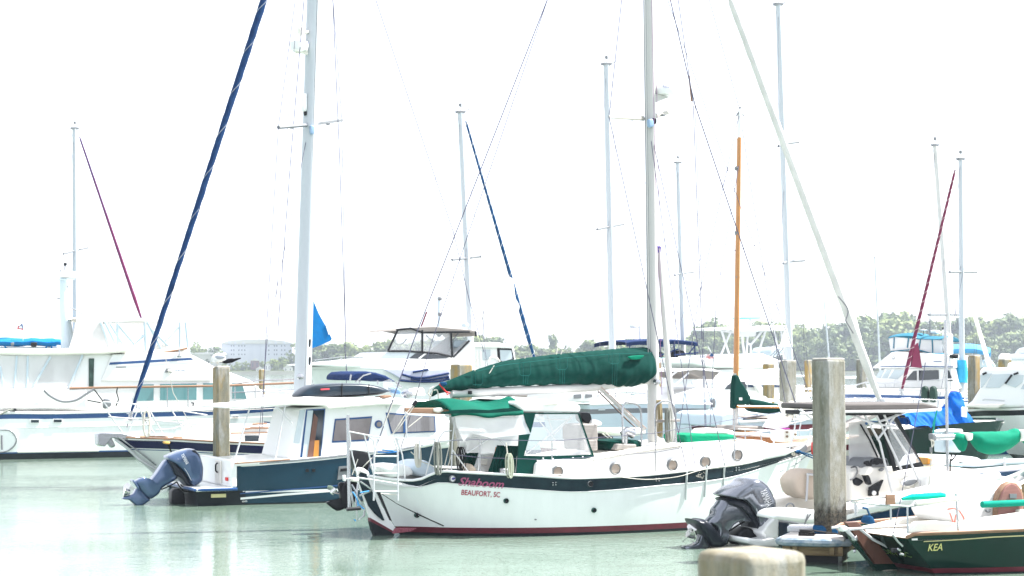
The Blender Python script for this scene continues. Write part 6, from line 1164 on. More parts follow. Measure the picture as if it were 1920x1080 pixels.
def wood_boat():
    b = Boat('wooden_sailboat', 1395, 43, 1.4, 26, 'sloop with varnished wooden mast, dark green sail cover and varnished cabin', 'sailboat')
    Wc = crop(1360, 660, 5.4); metric_hull(b.root, 9.5, 2.8, 1.0, (WHITE2, REDB, TEAK), xm=.6, bow=1)
    mast(b, (1386, 258), (1380, 706), .13, VARN, wtop=.10, heads=False); b.tube('mast_top_white', [(1388, 204, 0), (1386, 260, 0)], .052, WHITE, seg=10); b.tube('mast_foot', [(1379, 700, 0), (1379, 838, 0)], .07, MASTW, seg=10)
    b.tubes('masthead_fitting', [[(1388, 206), (1381, 217)], [(1388, 206), (1394, 217)], [(1388, 200), (1388, 206)]], .02, GREYP, off=0)
    for y in (316, 437, 520): b.tubes('mast_band', [[(1380 - 1, y), (1386, y)]], .055, GREYP, off=0)
    b.panel('luff_cover', Wc((85, 230), (125, 235), (150, 300), (205, 375), (245, 450), (250, 500), (235, 560), (120, 555), (95, 578), (65, 570), (70, 400)), -.06, GREENC, lift=.06, th=.18, bevel=.04); b.panel('cover_label', Wc((142, 462), (170, 462), (172, 488), (144, 488)), -.16, WHITEP, lift=0)
    b.puff('boom_cover', Wc((240, 480), (330, 485), (420, 505), (555, 535), (575, 590), (500, 625), (400, 622), (280, 605), (235, 570)), 0, .17, GREENC); b.tube('boom', [(x, y, -.17) for x, y in Wc((120, 552), (570, 560))], .035, VARN, seg=8)
    b.puff('aft_boom_cover', Wc((570, 600), (700, 590), (920, 600), (920, 640), (760, 640), (600, 625)), 0, .12, GREENC); b.tube('gaff_pole', [(x, y, -.1) for x, y in Wc((570, 562), (920, 555))], .03, WHITE2)
    cb, sf = b.slab('cabin', Wc((135, 900), (140, 845), (240, 850), (570, 880), (640, 880), (640, 950), (140, 935)), -.85, .85, VARN, bevel=.02)
    b.slab('cabin_top', Wc((125, 850), (140, 815), (300, 818), (580, 842), (640, 860), (600, 882), (240, 855)), -.95, .95, WHITE, bevel=.03); b.slab('hatch_cover', Wc((125, 790), (160, 750), (390, 752), (395, 790), (200, 808)), -.5, .6, TAUPE, bevel=.03); b.slab('companion_trim', Wc((180, 835), (180, 810), (370, 808), (370, 835)), -.75, .5, VARN, bevel=.01)
    b.panel('spray_hood', Wc((370, 760), (430, 665), (560, 655), (680, 665), (640, 750), (560, 790)), -.7, VINYLF, th=.01); b.slab('hood_top', Wc((430, 668), (560, 650), (690, 655), (690, 690), (560, 690)), -.7, .7, TAUPE, bevel=.02); b.puff('purple_line_bag', Wc((550, 775), (650, 770), (650, 785), (560, 788)), -.75, .05, mat('violet', (.25, .03, .20), .8))
    b.tubes('guard_rails', [Wc((130, 780), (290, 790), (575, 800)), Wc((200, 790), (205, 930)), Wc((355, 800), (370, 920)), Wc((470, 800), (495, 930))], .018, TUBEW, off=-1.2)
    for p in ([(1387, 210, 0), (1310, 560, -.8), (1270, 830, -1)], [(1387, 210, 0), (1440, 560, .6), (1480, 800, 1)], [(1330, 0, 0), (1387, 206, 0)], [(1376, 470, 0), (1420, 459, .5)], [(1387, 300, 0), (1343, 560, -1), (1330, 830, -1.1)]): stay(b, 'shroud', p, .005)
wood_boat()

# ================================================================ motor yachts in the middle and at right
def mhull(b, left, right, mids, bowright, stripe=None, deckm=None, upper=HULLW, low=BLACKB, fb=.16):
    T = [.85, .95, 1, 1, .98, .9, .68, 0.0]; 
    bands = [(lambda s, t: .08, low, 1), (lambda s, t: s - .25, upper, 4)]
    bands += [(lambda s, t: s - .12, stripe or upper, 1), (lambda s, t: s, upper, 1)]
    b.hull('hull', left, right, mids, T if bowright else T[::-1], bands, lr=.2 if bowright else 1.4, rr=1.4 if bowright else .2, close=(bowright, not bowright), rail=WHITE, railr=.03, flareL=.15 if bowright else .5, flareR=.5 if bowright else .15, deck=deckm)
def mid_cruiser():
    b = Boat('cabin_cruiser', 760, 56, 1.9, 22, 'white express cruiser with taupe topped black framed clear enclosure behind the boom end', 'motor yacht')
    G = crop(640, 580, 4.908)
    mhull(b, (575, 690), (905, 694), [(640, 690), (740, 692), (850, 693)], False, upper=HULLW)
    b.slab('fore_deck', G((-260, 510), (-100, 495), (0, 485), (180, 470), (330, 452), (1230, 470), (1230, 540), (600, 545), (0, 535)), -1.6, 1.6, WHITE, bevel=.08, seg=3)
    cb, sf = b.slab('cabin', G((300, 470), (430, 392), (720, 392), (1010, 436), (1180, 290), (1225, 300), (1225, 490)), -1.4, 1.4, WHITE, bevel=.04)
    b.panel('windscreen', G((340, 452), (432, 394), (740, 396), (690, 448), (560, 455)), sf, GLASSP, lift=.02); b.panel('side_window', G((620, 450), (680, 405), (760, 402), (1000, 436), (960, 450), (800, 456)), sf, GLASSD, lift=.03); b.panel('window_pillar', G((700, 452), (765, 402), (785, 405), (725, 452)), sf, WHITE, lift=.05)
    b.slab('canvas_top', G((500, 200), (530, 180), (600, 172), (700, 163), (850, 158), (1000, 172), (1180, 186), (1240, 200), (1252, 225), (1238, 250), (1215, 215), (1000, 208), (760, 214), (640, 188), (560, 186)), -1.45, 1.4, TAUPE, bevel=.04)
    b.panel('near_vinyl', G((512, 196), (640, 192), (745, 212), (1010, 210), (1022, 436), (745, 392), (425, 385)), -1.42, VINYL, th=.01); b.panel('far_vinyl', G((512, 196), (1010, 210), (1022, 436), (425, 385)), 1.35, VINYL, th=.01); b.panel('grey_screen', G((800, 390), (1010, 222), (1022, 436), (860, 410)), -.6, mat('grey_mesh', (.42, .42, .42), .8), th=.01)
    b.tubes('black_frame', [G((516, 196), (428, 385)), G((745, 190), (745, 392)), G((1008, 205), (1022, 438)), G((1178, 288), (1030, 440)), G((425, 385), (600, 385), (745, 396), (880, 405), (1020, 438)), G((505, 190), (640, 175), (745, 212), (1010, 208), (1180, 208)), G((1235, 200), (1240, 250))], .035, BLACKP, off=-1.45)
    b.tubes('inner_frame', [G((780, 240), (850, 300)), G((870, 220), (900, 250), (930, 220)), G((1080, 220), (1020, 290)), G((490, 300), (520, 325), (570, 310), (600, 270))], .02, GREYP, off=-1.3, smooth=3)
    b.slab('radar_arch_seat', G((1030, 340), (1040, 285), (1170, 282), (1090, 360)), -1.0, 1.0, COOLW, bevel=.02); b.puff('stern_light', G((1128, 130), (1165, 128), (1168, 165), (1130, 165)), 0, .15, COOLW)
    b.tubes('bow_rail', [G((-240, 470), (0, 440), (200, 445)), G((-240, 470), (-230, 505)), G((0, 440), (0, 485))], .02, STEEL, off=-1.5)
    b.slab('folded_cover', G((390, 555), (420, 545), (760, 552), (996, 545), (996, 640), (880, 662), (720, 668), (560, 650), (480, 600)), -1.98, -1.85, mat('pale_lilac_cover', (.52, .54, .66), .7, var=.15, bump=.6, bscale=3), bevel=.03)
    b.tubes('cover_folds', [G((530, 655), (700, 668), (880, 665), (996, 640)), G((560, 600), (680, 630), (800, 625), (990, 590)), G((660, 580), (740, 565), (800, 555)), G((640, 640), (800, 650), (990, 620))], .035, NAVYC, off=-2.0, smooth=4)
    b.tubes('dome_antennas', [[(823, 556), (823, 632)]], .05, COOLW, off=0)
    for y in (560, 589): b.puff('dome', [(822, y - 3), (828, y - 3), (828, y + 3), (822, y + 3)], 0, .08, GREYP)
    p = Boat('pilothouse_boat', 930, 72, 1.5, 24, 'small white pilothouse boat with black framed aft window above the green cover', 'motorboat')
    mhull(p, (880, 715), (1010, 712), [(940, 714)], True); p.slab('pilothouse', G((1225, 560), (1225, 348), (1590, 352), (1610, 500), (1610, 560)), -1.2, 1.2, WHITE, bevel=.04); p.slab('roof', G((1215, 350), (1240, 318), (1300, 303), (1400, 303), (1480, 312), (1590, 332), (1598, 352), (1560, 356)), -1.35, 1.35, WHITE, bevel=.04)
    f = p.panel('window', G((1440, 470), (1432, 358), (1568, 362), (1590, 460), (1460, 500)), -1.2, BLACKP, lift=.02); p.panel('glass', G((1462, 470), (1456, 374), (1560, 376), (1572, 455), (1480, 480)), -1.2, GLASSP, lift=.04, parent=f); p.panel('forward_window', G((1300, 470), (1300, 370), (1370, 370), (1370, 460)), -1.2, GLASSP, lift=.02)
    p.tubes('handrail', [G((1360, 480), (1370, 445), (1420, 440), (1460, 480)), G((1250, 380), (1250, 520)), G((1280, 380), (1290, 520))], .03, WHITE2, off=-1.3, smooth=3); p.tubes('antennas', [[(906, 585), (906, 640)], [(908, 580), (904, 600)]], .015, GREYP, off=0)
mid_cruiser()
def navy_top_boat():
    b = Boat('flybridge_boat', 1240, 78, 1.9, 24, 'white flybridge boat under a long navy canopy right behind the ketch mast', 'motor yacht')
    F = crop(1180, 560, 3.6)
    mhull(b, (1120, 735), (1370, 722), [(1200, 734), (1300, 729)], True, stripe=mat('pale_aqua', (.35, .62, .60), .5))
    b.slab('deckhouse', F((-40, 640), (-40, 480), (180, 400), (440, 398), (545, 470), (560, 640)), -1.6, 1.6, WHITE, bevel=.05); b.band('aqua_stripe', F((185, 395), (240, 398), (275, 412)), F((185, 420), (240, 424), (275, 424)), -1.6, mat('pale_aqua', (.35, .62, .60)), lift=.03)
    b.canopy('navy_canopy', F((-20, 298), (40, 288), (180, 282), (330, 282), (462, 296)), -1.5, 1.5, NAVYC, crown=.08, skirt=.16, th=.03)
    [b.tube('canopy_leg', [(x, y, -1.5) for x, y in q], .03, NAVYC) for q in (F((190, 300), (190, 400)), F((300, 300), (310, 400)), F((440, 300), (445, 395)), F((462, 300), (400, 370)), F((300, 380), (465, 365)), F((200, 385), (330, 340)), F((10, 300), (-20, 400)))]
    b.puff('flybridge_seat', F((300, 400), (310, 355), (360, 350), (380, 400)), -1, .3, BLACKP); b.puff('flybridge_seat', F((190, 395), (190, 360), (215, 360), (220, 395)), -1, .3, BLACKP)
    c = b.L(*F((473, 438))[0], -1.62); MB().lathe([(.14, -.03), (.14, .0), (.18, .0), (.18, -.03)], c, 'y', 16).build('life_ring', WHITE2, b.root)
    b.panel('window', F((195, 560), (195, 515), (240, 515), (250, 560)), -1.6, GLASSD, lift=.02)
    b.tubes('radar_mast', [F((68, 130), (72, 275)), F((25, 185), (70, 190))], .05, WHITE, off=0); b.puff('dome', F((18, 172), (50, 170), (52, 195), (20, 195)), 0, .2, WHITE)
navy_top_boat()
def sportfisher():
    b = Boat('sport_fishing_boat', 1400, 70, 2.0, 24, 'white sport fishing yacht with tall tube tuna tower behind the wooden mast', 'motor yacht')
    F = crop(1180, 560, 3.6)
    mhull(b, (1270, 752), (1600, 735), [(1350, 752), (1450, 749), (1540, 743)], True)
    hs, sf = b.slab('deckhouse', F((430, 640), (460, 560), (560, 480), (760, 470), (900, 440), (1010, 420), (1080, 470), (1130, 640)), -1.7, 1.7, WHITE, bevel=.05)
    b.slab('flybridge', F((420, 440), (430, 402), (620, 400), (640, 385), (900, 370), (1010, 415), (1080, 430), (1080, 470), (560, 470)), -1.8, 1.7, WHITE, bevel=.06)
    for q in (((650, 600), (700, 540), (790, 528), (790, 600)), ((800, 598), (800, 528), (905, 526), (905, 598)), ((915, 598), (915, 526), (1012, 530), (1030, 598))): b.panel('side_window', F(*q), sf, GLASSB, lift=.02)
    b.slab('forward_arch', F((740, 500), (810, 495), (860, 530), (900, 600), (915, 660), (890, 660), (850, 590), (810, 530), (750, 515)), -1.95, -1.8, WHITE, bevel=.03)
    b.slab('tower_top', F((610, 208), (612, 196), (750, 188), (1060, 182), (1066, 196), (1040, 216), (760, 212)), -1.1, 1.1, WHITE, bevel=.03); b.panel('tower_screen', F((735, 212), (860, 210), (850, 255), (745, 258)), -1.0, VINYLF)
    b.tubes('tower_legs', [F((620, 205), (680, 395)), F((690, 210), (612, 395)), F((760, 258), (775, 380)), F((800, 215), (792, 380)), F((900, 215), (820, 310), (820, 380)), F((920, 215), (870, 370)), F((975, 210), (1000, 330)), F((1025, 205), (1045, 410)), F((1045, 210), (1060, 410)), F((620, 215), (760, 240), (780, 380)), F((820, 310), (795, 300)), F((850, 350), (1030, 315))], .045, TUBEW, off=-.95)
    b.tubes('fighting_rods', [F((960, 405), (1030, 320)), F((980, 408), (1040, 330)), F((940, 400), (1000, 340)), F((1070, 380), (1110, 400))], .02, GREYP, off=-1.2)
    b.puff('cyan_tower_roof', F((745, 128), (770, 124), (870, 123), (885, 130), (870, 137), (760, 138)), 0, .5, mat('pale_cyan', (.15, .42, .50), .6)); b.tubes('roof_pole', [F((815, 138), (815, 190))], .03, TUBEW, off=0)
    b.puff('boat_cover', F((940, 330), (1000, 332), (1040, 320), (1010, 380), (900, 400)), 0, .8, COOLW)
    f = Boat('flag', 1327, 69, 0, 0, 'limp stars and stripes flag on the stern of the sport fishing yacht', 'flag'); f.slab('stripes', F((512, 400), (530, 375), (565, 385), (575, 405), (540, 408)), -.02, .02, mat('flag_stripes', (.7, .62, .62), .8, col2=(.6, .08, .08), vscale=9), bevel=0); f.slab('canton', F((540, 388), (555, 365), (572, 382), (560, 392)), -.03, .0, NAVYB, bevel=0); f.tube('staff', [(x, y, 0) for x, y in F((578, 420), (530, 320))], .015, TUBEW)
sportfisher()
def express_boats():
    F = crop(1180, 560, 3.6)
    b = Boat('express_cruiser', 1300, 52, 1.8, 22, 'pale blue hulled cruiser with swooping white arch and taupe bimini right of the ketch mast', 'motor yacht')
    mhull(b, (1240, 776), (1470, 768), [(1280, 777), (1340, 776), (1410, 773)], True, upper=COOLW)
    b.slab('cabin', F((200, 780), (215, 720), (340, 645), (480, 600), (640, 618), (800, 636), (930, 660), (1010, 740), (1010, 790)), -1.4, 1.4, WHITE, bevel=.1, seg=3)
    b.slab('taupe_bimini', F((310, 492), (330, 480), (450, 474), (600, 488), (625, 496), (585, 520), (570, 545), (480, 535), (430, 512), (380, 498)), -1.2, 1.2, TAUPE, bevel=.02); b.slab('bimini_edge', F((308, 488), (440, 470), (560, 476), (620, 490), (600, 494), (440, 480), (320, 494)), -1.25, 1.25, WHITE, bevel=.01)
    b.tubes('bimini_frame', [F((320, 492), (230, 560)), F((400, 500), (300, 590)), F((600, 498), (690, 560), (700, 640)), F((500, 520), (520, 740))], .03, TUBEW, off=-1.2)
    b.panel('side_window', F((640, 612), (690, 560), (780, 560), (790, 610)), -1.4, GLASSD, lift=.02); b.puff('upright_dinghy', F((340, 775), (340, 670), (360, 635), (390, 628), (415, 640), (440, 690), (440, 778)), -1.6, .12, COOLW)
    b.slab('cockpit_seat', F((490, 775), (500, 680), (560, 655), (600, 680), (610, 775)), -1.5, -1.1, COOLW, bevel=.04); b.puff('seat_gear', F((565, 690), (575, 670), (582, 700), (576, 735), (566, 730)), -1.55, .05, GREYP)
    b.text('name_script', 'Barefoot', F((430, 815))[0], F((480, 812))[0], 3.4, b.ys, NAVYB, shear=.5); b.text('port_script', 'SC', F((442, 840))[0], F((462, 838))[0], 3.4, b.ys, NAVYB, shear=.5); b.band('registration', F((345, 812), (388, 811)), F((345, 820), (388, 819)), b.ys, GREYP, lift=.03)
    g = crop(1360, 660, 5.4)
    c = Boat('motorboat', 1430, 47.5, 1.5, 24, 'white boat with one dark rectangular window below the green sail cover', 'motorboat')
    mhull(c, (1340, 790), (1540, 782), [(1380, 790), (1450, 789)], True, upper=COOLW, stripe=REDB); c.slab('cabin', g((-60, 760), (-40, 640), (20, 610), (600, 600), (640, 740)), -1.2, 1.2, COOLW, bevel=.05); c.panel('window', g((178, 688), (190, 640), (326, 632), (322, 684)), -1.2, GLASSD, lift=.02)
    c.tubes('rail', [g((0, 750), (60, 760), (600, 740))], .02, TUBEW, off=-1.4)
    h = crop(1080, 700, 6.75)
    d = Boat('catamaran', 1180, 50, 1.9, 22, 'pale grey hulled yacht with small grey portlight behind the vang and mast of the ketch', 'sailing yacht')
    mhull(d, (1060, 757), (1330, 757), [(1100, 757), (1180, 757), (1250, 757)], True, upper=COOLW, stripe=GREYP)
    d.slab('deckhouse', h((-100, 370), (-60, 240), (0, 235), (70, 230), (280, 240), (500, 255), (900, 300), (900, 370)), -1.5, 1.5, WHITE, bevel=.05); d.panel('portlight', h((280, 470), (282, 442), (366, 442), (364, 468)), d.ys, GLASSP, lift=.03)
    for q in (((-30, 320), (-28, 268), (64, 262), (64, 315)), ((115, 315), (118, 262), (200, 265), (205, 300))): d.panel('window', h(*q), -1.5, GREYP, lift=.02)
    d.tubes('deck_rail', [h((280, 240), (600, 260), (880, 250)), h((280, 240), (280, 300)), h((500, 256), (500, 300)), h((700, 258), (700, 320))], .02, STEEL, off=-1.6); d.puff('deck_bag', h((400, 240), (420, 230), (440, 240), (440, 300), (400, 300)), -1.2, .15, GREYP)
    # small inflatable and red gear at the dock beyond
    e = Boat('inflatable_dinghy', 1150, 41, .7, 22, 'small cream inflatable dinghy floating behind the deck boxes of the ketch', 'dinghy')
    e.puff('side_tube', h((290, 740), (330, 700), (520, 720), (740, 700), (840, 700), (880, 760), (700, 800), (480, 790)), -.5, .2, WHITE2); e.puff('side_tube', h((290, 730), (330, 690), (840, 690), (880, 750), (700, 780)), .5, .2, WHITE2); e.slab('black_bow_bag', h((275, 760), (330, 755), (480, 800), (470, 840), (275, 840)), -.3, .3, BLACKP, bevel=.03); e.tubes('grab_lines', [h((330, 760), (430, 835)), h((380, 760), (460, 830))], .012, ROPEW, off=-.7)
express_boats()
def white_flybridge():
    b = Boat('flybridge_yacht', 1700, 60, 2.2, -24, 'white flybridge yacht with teal edged clear enclosure and dark side windows at right', 'motor yacht')
    Y = crop(1540, 600, 5.053)
    mhull(b, (1555, 731), (1835, 738), [(1640, 733), (1720, 735), (1790, 737)], False, stripe=NAVYB)
    hs, sf = b.slab('deckhouse', Y((450, 620), (520, 560), (600, 455), (1255, 455), (1300, 650), (460, 650)), -1.8, 1.7, WHITE, bevel=.05)
    b.slab('flybridge', Y((480, 450), (560, 390), (660, 310), (700, 300), (1040, 318), (1180, 330), (1250, 345), (1262, 455), (500, 458)), -1.9, 1.8, WHITE, bevel=.08, seg=3)
    b.band('eyebrow_line', Y((560, 438), (900, 436), (1250, 440)), Y((560, 444), (900, 446), (1250, 450)), -1.9, NAVYB, lift=.02)
    for q in (((795, 570), (872, 484), (905, 480), (905, 572)), ((925, 574), (925, 478), (1112, 474), (1116, 576)), ((1170, 576), (1170, 478), (1212, 478), (1246, 578))): b.panel('side_window', Y(*q), sf, GLASSD, lift=.02)
    for q in (((510, 545), (560, 475), (600, 475), (560, 550)), ((575, 550), (620, 472), (665, 472), (625, 550)), ((640, 553), (695, 470), (795, 475), (770, 520), (720, 560))): b.panel('windscreen', Y(*q), sf, GLASSP, lift=.02)
    b.canopy('teal_bimini', Y((630, 172), (700, 155), (850, 150), (940, 178), (1140, 182)), -1.5, 1.5, AQUAC, crown=.12, skirt=.05, th=.03)
    b.panel('near_vinyl', Y((636, 175), (700, 160), (940, 185), (1145, 190), (1150, 330), (1040, 318), (900, 280), (660, 300)), -1.5, VINYLF, th=.01); b.panel('far_vinyl', Y((636, 175), (1145, 190), (1150, 330), (660, 300)), 1.4, VINYLF, th=.01)
    b.tubes('enclosure_seams', [Y((690, 165), (685, 270)), Y((828, 160), (815, 262)), Y((940, 180), (925, 275)), Y((1050, 188), (1055, 320)), Y((655, 300), (900, 278), (1040, 318))], .022, AQUAC, off=-1.52); b.slab('venturi', Y((650, 305), (655, 275), (860, 262), (900, 290), (700, 310)), -1.5, 1.3, WHITE2, bevel=.03)
    b.slab('fly_locker', Y((1040, 330), (1040, 312), (1145, 316), (1145, 335)), -1.8, -.8, mat('teal_seat', (.02, .18, .28), .7), bevel=.02); b.slab('white_tower_box', Y((1138, 330), (1140, 125), (1204, 125), (1206, 330)), -.4, .4, WHITE, bevel=.04)
    b.tubes('antennas', [Y((967, 140), (967, 95)), Y((1030, 150), (1030, -100)), Y((1115, 150), (1160, 310))], .02, GREYP, off=-.8); b.puff('disc_antenna', Y((935, 95), (965, 86), (995, 95), (968, 103)), -.8, .2, WHITE); b.puff('radar', Y((1035, 125), (1040, 98), (1095, 98), (1100, 130)), 0, .4, WHITE)
    b.band('name_plate', Y((1065, 390), (1140, 391)), Y((1065, 397), (1140, 398)), -1.9, NAVYB, lift=.02)
    b.puff('horn', Y((670, 350), (685, 348), (690, 370), (672, 372)), -1.95, .05, STEEL)
    for x0 in (945, 1022): b.puff('fender', Y((x0 + 6, 640), (x0 + 40, 625), (x0 + 62, 650), (x0 + 68, 740), (x0 + 50, 780), (x0 + 10, 775), (x0, 730)), -2.3, .18, mat('dark_green_fender', (.01, .035, .025), .6))
    b.tubes('bow_rail', [Y((250, 640), (420, 590), (600, 600), (1250, 560)), Y((420, 590), (440, 650)), Y((600, 600), (610, 650)), Y((250, 640), (260, 690)), Y((690, 640), (700, 560))], .022, TUBEW, off=-2.0)
    g = Boat('gull', 1770, 58, 0, 0, 'white and black gull perched on the tall white box of the flybridge yacht', 'bird'); g.puff('body', Y((1142, 122), (1150, 100), (1160, 85), (1180, 95), (1195, 118), (1180, 124)), 0, .09, FEATHW); g.puff('head', Y((1148, 85), (1155, 66), (1170, 66), (1174, 84), (1160, 92)), 0, .06, FEATHB)
white_flybridge()
def tarp_boat():
    X = crop(1440, 560, 3.6)
    b = Boat('tarped_sailboat', 1745, 44, 1.4, 24, 'dark green hulled boat draped in a bright blue tarp before the ochre piling', 'sailboat')
    b.hull('hull', (1655, 803), (1868, 783), [(1700, 801), (1768, 797), (1820, 792)], [.75, .95, 1, 1, .85, 0], [(lambda s, t: .02, BLACKB, 1), (lambda s, t: .12, BLACKB, 1), (lambda s, t: .2, YCOVE, 1), (lambda s, t: s, GREENH, 4)], lr=.2, rr=1.0, close=(True, False))
    rings = []; T_ = pl(X((868, 790), (900, 770), (1000, 768), (1100, 758), (1170, 742), (1205, 700), (1225, 650), (1262, 632), (1298, 655), (1320, 740), (1322, 800))); B_ = pl(X((868, 800), (900, 850), (1000, 858), (1060, 875), (1110, 888), (1160, 892), (1210, 895), (1262, 888), (1310, 884), (1322, 840)))
    x0, x1 = 1440 + 868 / 3.6, 1440 + 1322 / 3.6
    for i in range(80):
        px = lerp(x0, x1, i / 79); t = b.L(px, T_(px), -.9); bb = b.L(px, B_(px), -1.2); ring = []
        for k in range(30):
            a = k / 29 * 2 - 1; zz = lerp(bb[2], t[2], 1 - abs(a) ** 1.6); y = .42 * (abs(a) ** .9) * (1 if a > 0 else -1); n = noise.noise(Vector((t[0] * 4, y * 2.5, zz * 3))) * .09 + abs(noise.noise(Vector((t[0] * 9 + zz * 4, y * 3, 3)))) * .06
            ring.append((t[0], y - .9 + n * (1 if a > 0 else -1), zz + n * .4))
        rings.append(ring)
    o = MB().loft(rings, closed=False, cap=False).build('blue_tarp', BLUET, b.root, ang=180); b.panel('tarp_patch', X((1268, 795), (1268, 735), (1275, 728), (1296, 730), (1300, 740), (1298, 800)), -1.3, WHITEP, lift=.25, th=.05, parent=o)
    b.puff('tied_head', X((1250, 640), (1262, 622), (1290, 628), (1300, 650), (1270, 655)), -.4, .12, PURP)
tarp_boat()
def right_cruiser():
    X = crop(1440, 560, 3.6); Q = crop(1780, 640, 7.714)
    b = Boat('cabin_cruiser', 1870, 49, 1.8, -20, 'big white cruiser with raked pale windscreens and dark green hull bottom at the right edge', 'motor yacht')
    b.hull('hull', (1808, 768), (2160, 742), [(1850, 766), (1900, 765), (1960, 762)], [0.0, .5, .82, .97, 1, 1, .95, .85], [(lambda s, t: .08, BLACKB, 1), (lambda s, t: .42, GREENH, 2), (lambda s, t: s - .2, HULLW, 3), (lambda s, t: s - .06, BLACKB, 1), (lambda s, t: s, WHITE, 1)], lr=1.6, rr=.2, close=(False, True), flareL=.6)
    hs, sf = b.slab('superstructure', Q((200, 960), (330, 860), (440, 680), (440, 400), (500, 380), (1080, 372), (1600, 380), (1700, 960)), -1.6, 1.6, WHITE, bevel=.08, seg=3)
    for q in (((455, 670), (445, 490), (520, 470), (620, 465), (480, 665)), ((525, 668), (620, 480), (850, 470), (900, 475), (800, 600), (730, 670)), ((810, 620), (905, 470), (1080, 490), (1060, 590), (960, 670)), ((1030, 690), (1080, 610), (1200, 600), (1200, 700))): b.panel('windscreen', Q(*q), sf, GLASSP, lift=.02)
    b.tubes('wipers', [Q((480, 480), (540, 452)), Q((810, 615), (905, 485)), Q((930, 480), (1000, 455))], .03, BLACKP, off=-1.7); b.puff('deck_hatch', Q((850, 395), (855, 320), (900, 305), (1000, 305), (1025, 330), (1020, 395)), -.5, .5, WHITE)
    b.slab('foredeck_pad', Q((250, 950), (260, 910), (700, 905), (810, 900), (700, 970), (520, 970)), -1.7, -.9, WHITE2, bevel=.03); b.tubes('fore_rail', [Q((480, 850), (510, 840), (640, 845), (800, 860))], .02, TUBEW, off=-1.6)
    c = Boat('motor_yacht', 1900, 78, 2, -20, 'white yacht top with fenders and rails behind the far right piling', 'motor yacht'); mhull(c, (1830, 722), (2080, 722), [(1900, 722), (1990, 722)], False); c.slab('cabin', Q((700, 280), (710, 200), (760, 165), (820, 190), (960, 180), (1300, 200), (1300, 420), (720, 420)), -1.6, 1.6, WHITE, bevel=.08); c.puff('covered_tender', Q((960, 190), (980, 130), (1040, 95), (1300, 90), (1300, 200)), 0, 1.2, COOLW); c.panel('window', Q((900, 275), (900, 250), (1100, 250), (1100, 275)), -1.6, GLASSP, lift=.02)
    d = Boat('pontoon_boat', 1850, 92, 1.6, -15, 'boat with long pale blue canvas canopy in front of the wooded bank at right', 'motorboat'); mhull(d, (1760, 712), (1900, 712), [(1830, 712)], True); d.canopy('canopy', Q((-100, 125), (100, 110), (300, 105), (450, 125), (590, 170)), -1.6, 1.6, mat('sky_blue_canvas', (.10, .36, .68), .8, var=.2), crown=.25, skirt=.2, th=.03); [d.tube('canopy_leg', [(x, y, -1.5) for x, y in q], .03, TUBEW) for q in (Q((450, 190), (480, 350)), Q((560, 190), (500, 350)), Q((330, 180), (330, 350)), Q((580, 190), (600, 350)))]; d.slab('deckhouse', Q((430, 380), (430, 270), (600, 265), (660, 350), (660, 380)), -1.2, 1.2, COOLW, bevel=.05)
right_cruiser()
def pedestal():
    E = crop(1740, 790, 5.144); b = Boat('power_pedestal', 1778, 36, .2, 20, 'white shore power box on grey post with hanging black cables below the green boom', 'power pedestal')
    b.slab('box', E((140, 300), (135, 95), (190, 85), (250, 88), (340, 95), (345, 200), (320, 300)), -.15, .15, COOLW, bevel=.02); b.slab('cap', E((130, 100), (200, 80), (330, 75), (345, 98), (250, 104)), -.18, .18, WHITE, bevel=.01); b.tube('post', [(1772, 600, -.2), (1774, 700, -.2), (1777, 892, -.2)], .03, STEEL, seg=8); b.tubes('cables', [E((228, 308), (222, 350), (215, 400), (215, 500)), E((265, 310), (262, 340), (225, 380))], .016, RUBBER, off=-.2)
    b.puff('street_lamp_head', [(1784, 667), (1788, 664), (1796, 665), (1795, 672), (1787, 672)], -.2, .07, BLACKP)
    p = Boat('floating_dock', 1800, 35.2, 1.2, 24, 'white edged floating dock under the shore power box', 'dock'); p.slab('deck', [(1730, 905), (1730, 893), (1925, 880), (1925, 892)], -1.0, 1.0, DOCKTOP, bevel=.02); p.slab('float', [(1732, 960), (1732, 905), (1924, 892), (1924, 950)], -.9, .9, PIER, bevel=.02)
    q = Boat('dinghy', 1790, 38.5, .9, 24, 'small dinghy with orange varnished bow beside the shore power box', 'dinghy'); q.puff('hull', E((-40, 470), (-40, 420), (30, 330), (300, 330), (420, 340), (470, 380), (560, 470), (540, 500), (0, 500)), 0, .7, WHITE); q.slab('wood_panel', E((-10, 480), (-10, 440), (60, 430), (170, 425), (200, 480)), -.74, -.6, mat('orange_varnish', (.60, .27, .03), .3, var=.3), bevel=.01); q.slab('wood_panel', E((250, 500), (380, 470), (500, 462), (560, 480), (540, 500)), -.74, -.6, mat('orange_varnish', (.60, .27, .03), .3), bevel=.01); q.slab('wood_locker', E((-10, 420), (-5, 350), (40, 350), (55, 410)), -.5, -.1, mat('orange_varnish', (.6, .27, .03)), bevel=.02)
    q.puff('anchor', E((310, 395), (335, 390), (350, 430), (410, 470), (400, 480), (340, 445)), -.8, .04, GREYP)
    r = Boat('tender', 1880, 36.5, .9, 20, 'grey inflatable tender with teal bottom at right edge beyond the green boom', 'dinghy'); r.puff('tube_side', E((400, 440), (460, 395), (560, 380), (1100, 360), (1100, 400), (700, 420)), -.4, .25, COOLW); r.slab('hull', E((420, 445), (700, 420), (1100, 400), (1100, 500), (560, 500)), -.55, .5, mat('teal_grey', (.18, .33, .34), .4), bevel=.03); r.tubes('stanchion', [E((740, 350), (742, 490))], .03, TUBEW, off=-.7)
pedestal()
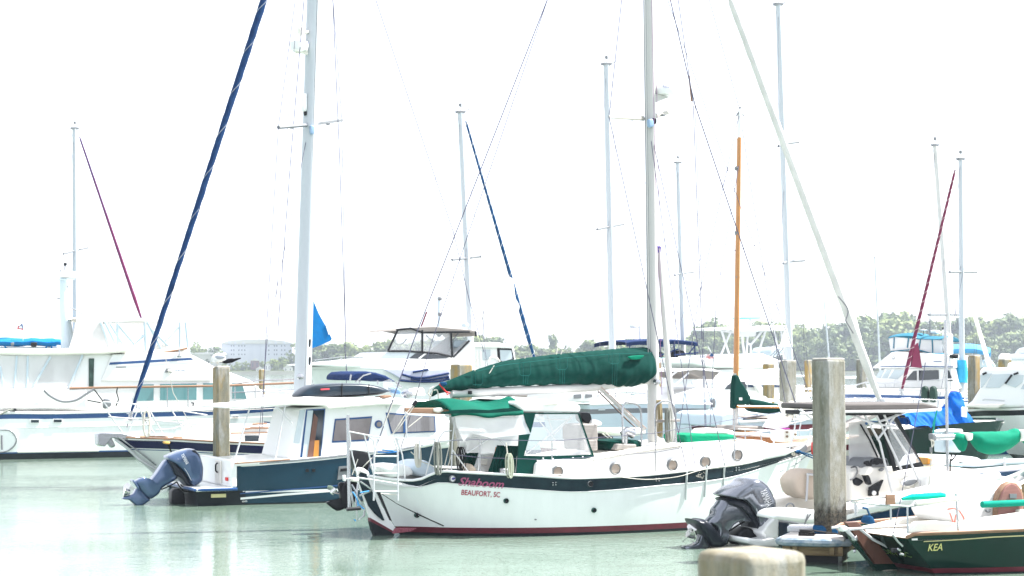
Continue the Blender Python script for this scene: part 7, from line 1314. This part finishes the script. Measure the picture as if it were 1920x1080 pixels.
def stone_bits():
    b = Boat('buoy', 684, 33, .1, 0, 'tiny orange and white float beside the ketch rudder', 'buoy'); E = crop(640, 860, 6.75)
    b.puff('float', E((364, 895), (382, 893), (384, 918), (364, 918)), 0, .035, WHITEP); b.puff('float_base', E((362, 918), (386, 918), (385, 942), (364, 942)), 0, .04, mat('orange_float', (.8, .25, .05), .5))
stone_bits()
for x_, y_, d_, dg, lab, s_, hm in ((480, 730, 66, 24, 'low white sloop hull between the left piling and the tall mast', 11, HULLW), (1010, 745, 64, 24, 'white sailing dinghy hull under the green boom cover', 9, HULLW), (1560, 735, 75, 24, 'white sloop hull behind the tallest piling', 11, HULLW), (660, 735, 70, 24, 'white sloop hull with row of slanted rails below the cruiser bow', 10, HULLW)):
    b = Boat('moored_boat', x_, d_, 1.5, dg, lab, 'boat'); metric_hull(b.root, s_, 3.0, 1.25, (hm, NAVYB, WHITE), bow=1); mb = MB(); mb.loft([[(x * 1.0, y, z) for x, z in ((-3.2, 1.2), (-3.0, 1.75), (.6, 1.7), (1.8, 1.2))] for y in (-.95, .95)]); mb.build('coachroof', WHITE, b.root, bevel=.08)
    for q in (-2.3, -1.2, -.1): MB().box((q, -.96, 1.45), (.7, .02, .2)).build('window', GLASSP if x_ == 480 else GLASSD, b.root, bevel=.01)
    mb = MB()
    for q in (-1, 1):
        for i in range(6): mb.tube([(-4 + i * 1.5, q * (1.3 if i < 4 else .9), 1.2), (-4 + i * 1.5, q * (1.3 if i < 4 else .9), 1.9)], .02, 5)
        mb.tube([(-4, q * 1.3, 1.9), (.5, q * 1.3, 1.9), (3.5, q * .9, 1.95)], .02, 5)
    mb.build('guard_rails', TUBEW, b.root)

# ---------------------------------------------------------------- haze over the river
def haze():
    m = bpy.data.materials.new('haze'); m.use_nodes = True; n = m.node_tree; n.nodes.clear(); out = n.nodes.new('ShaderNodeOutputMaterial'); v = n.nodes.new('ShaderNodeVolumePrincipled')
    v.inputs['Color'].default_value = (.80, .90, 1, 1); v.inputs['Density'].default_value = .00027; v.inputs['Anisotropy'].default_value = .2; n.links.new(v.outputs[0], out.inputs['Volume'])
    o = MB().box((20, 640, 13.5), (1100, 1320, 31)).build('haze', m, smooth=False); tag(o, 'thin bright haze over the harbour', kind='stuff')
haze()
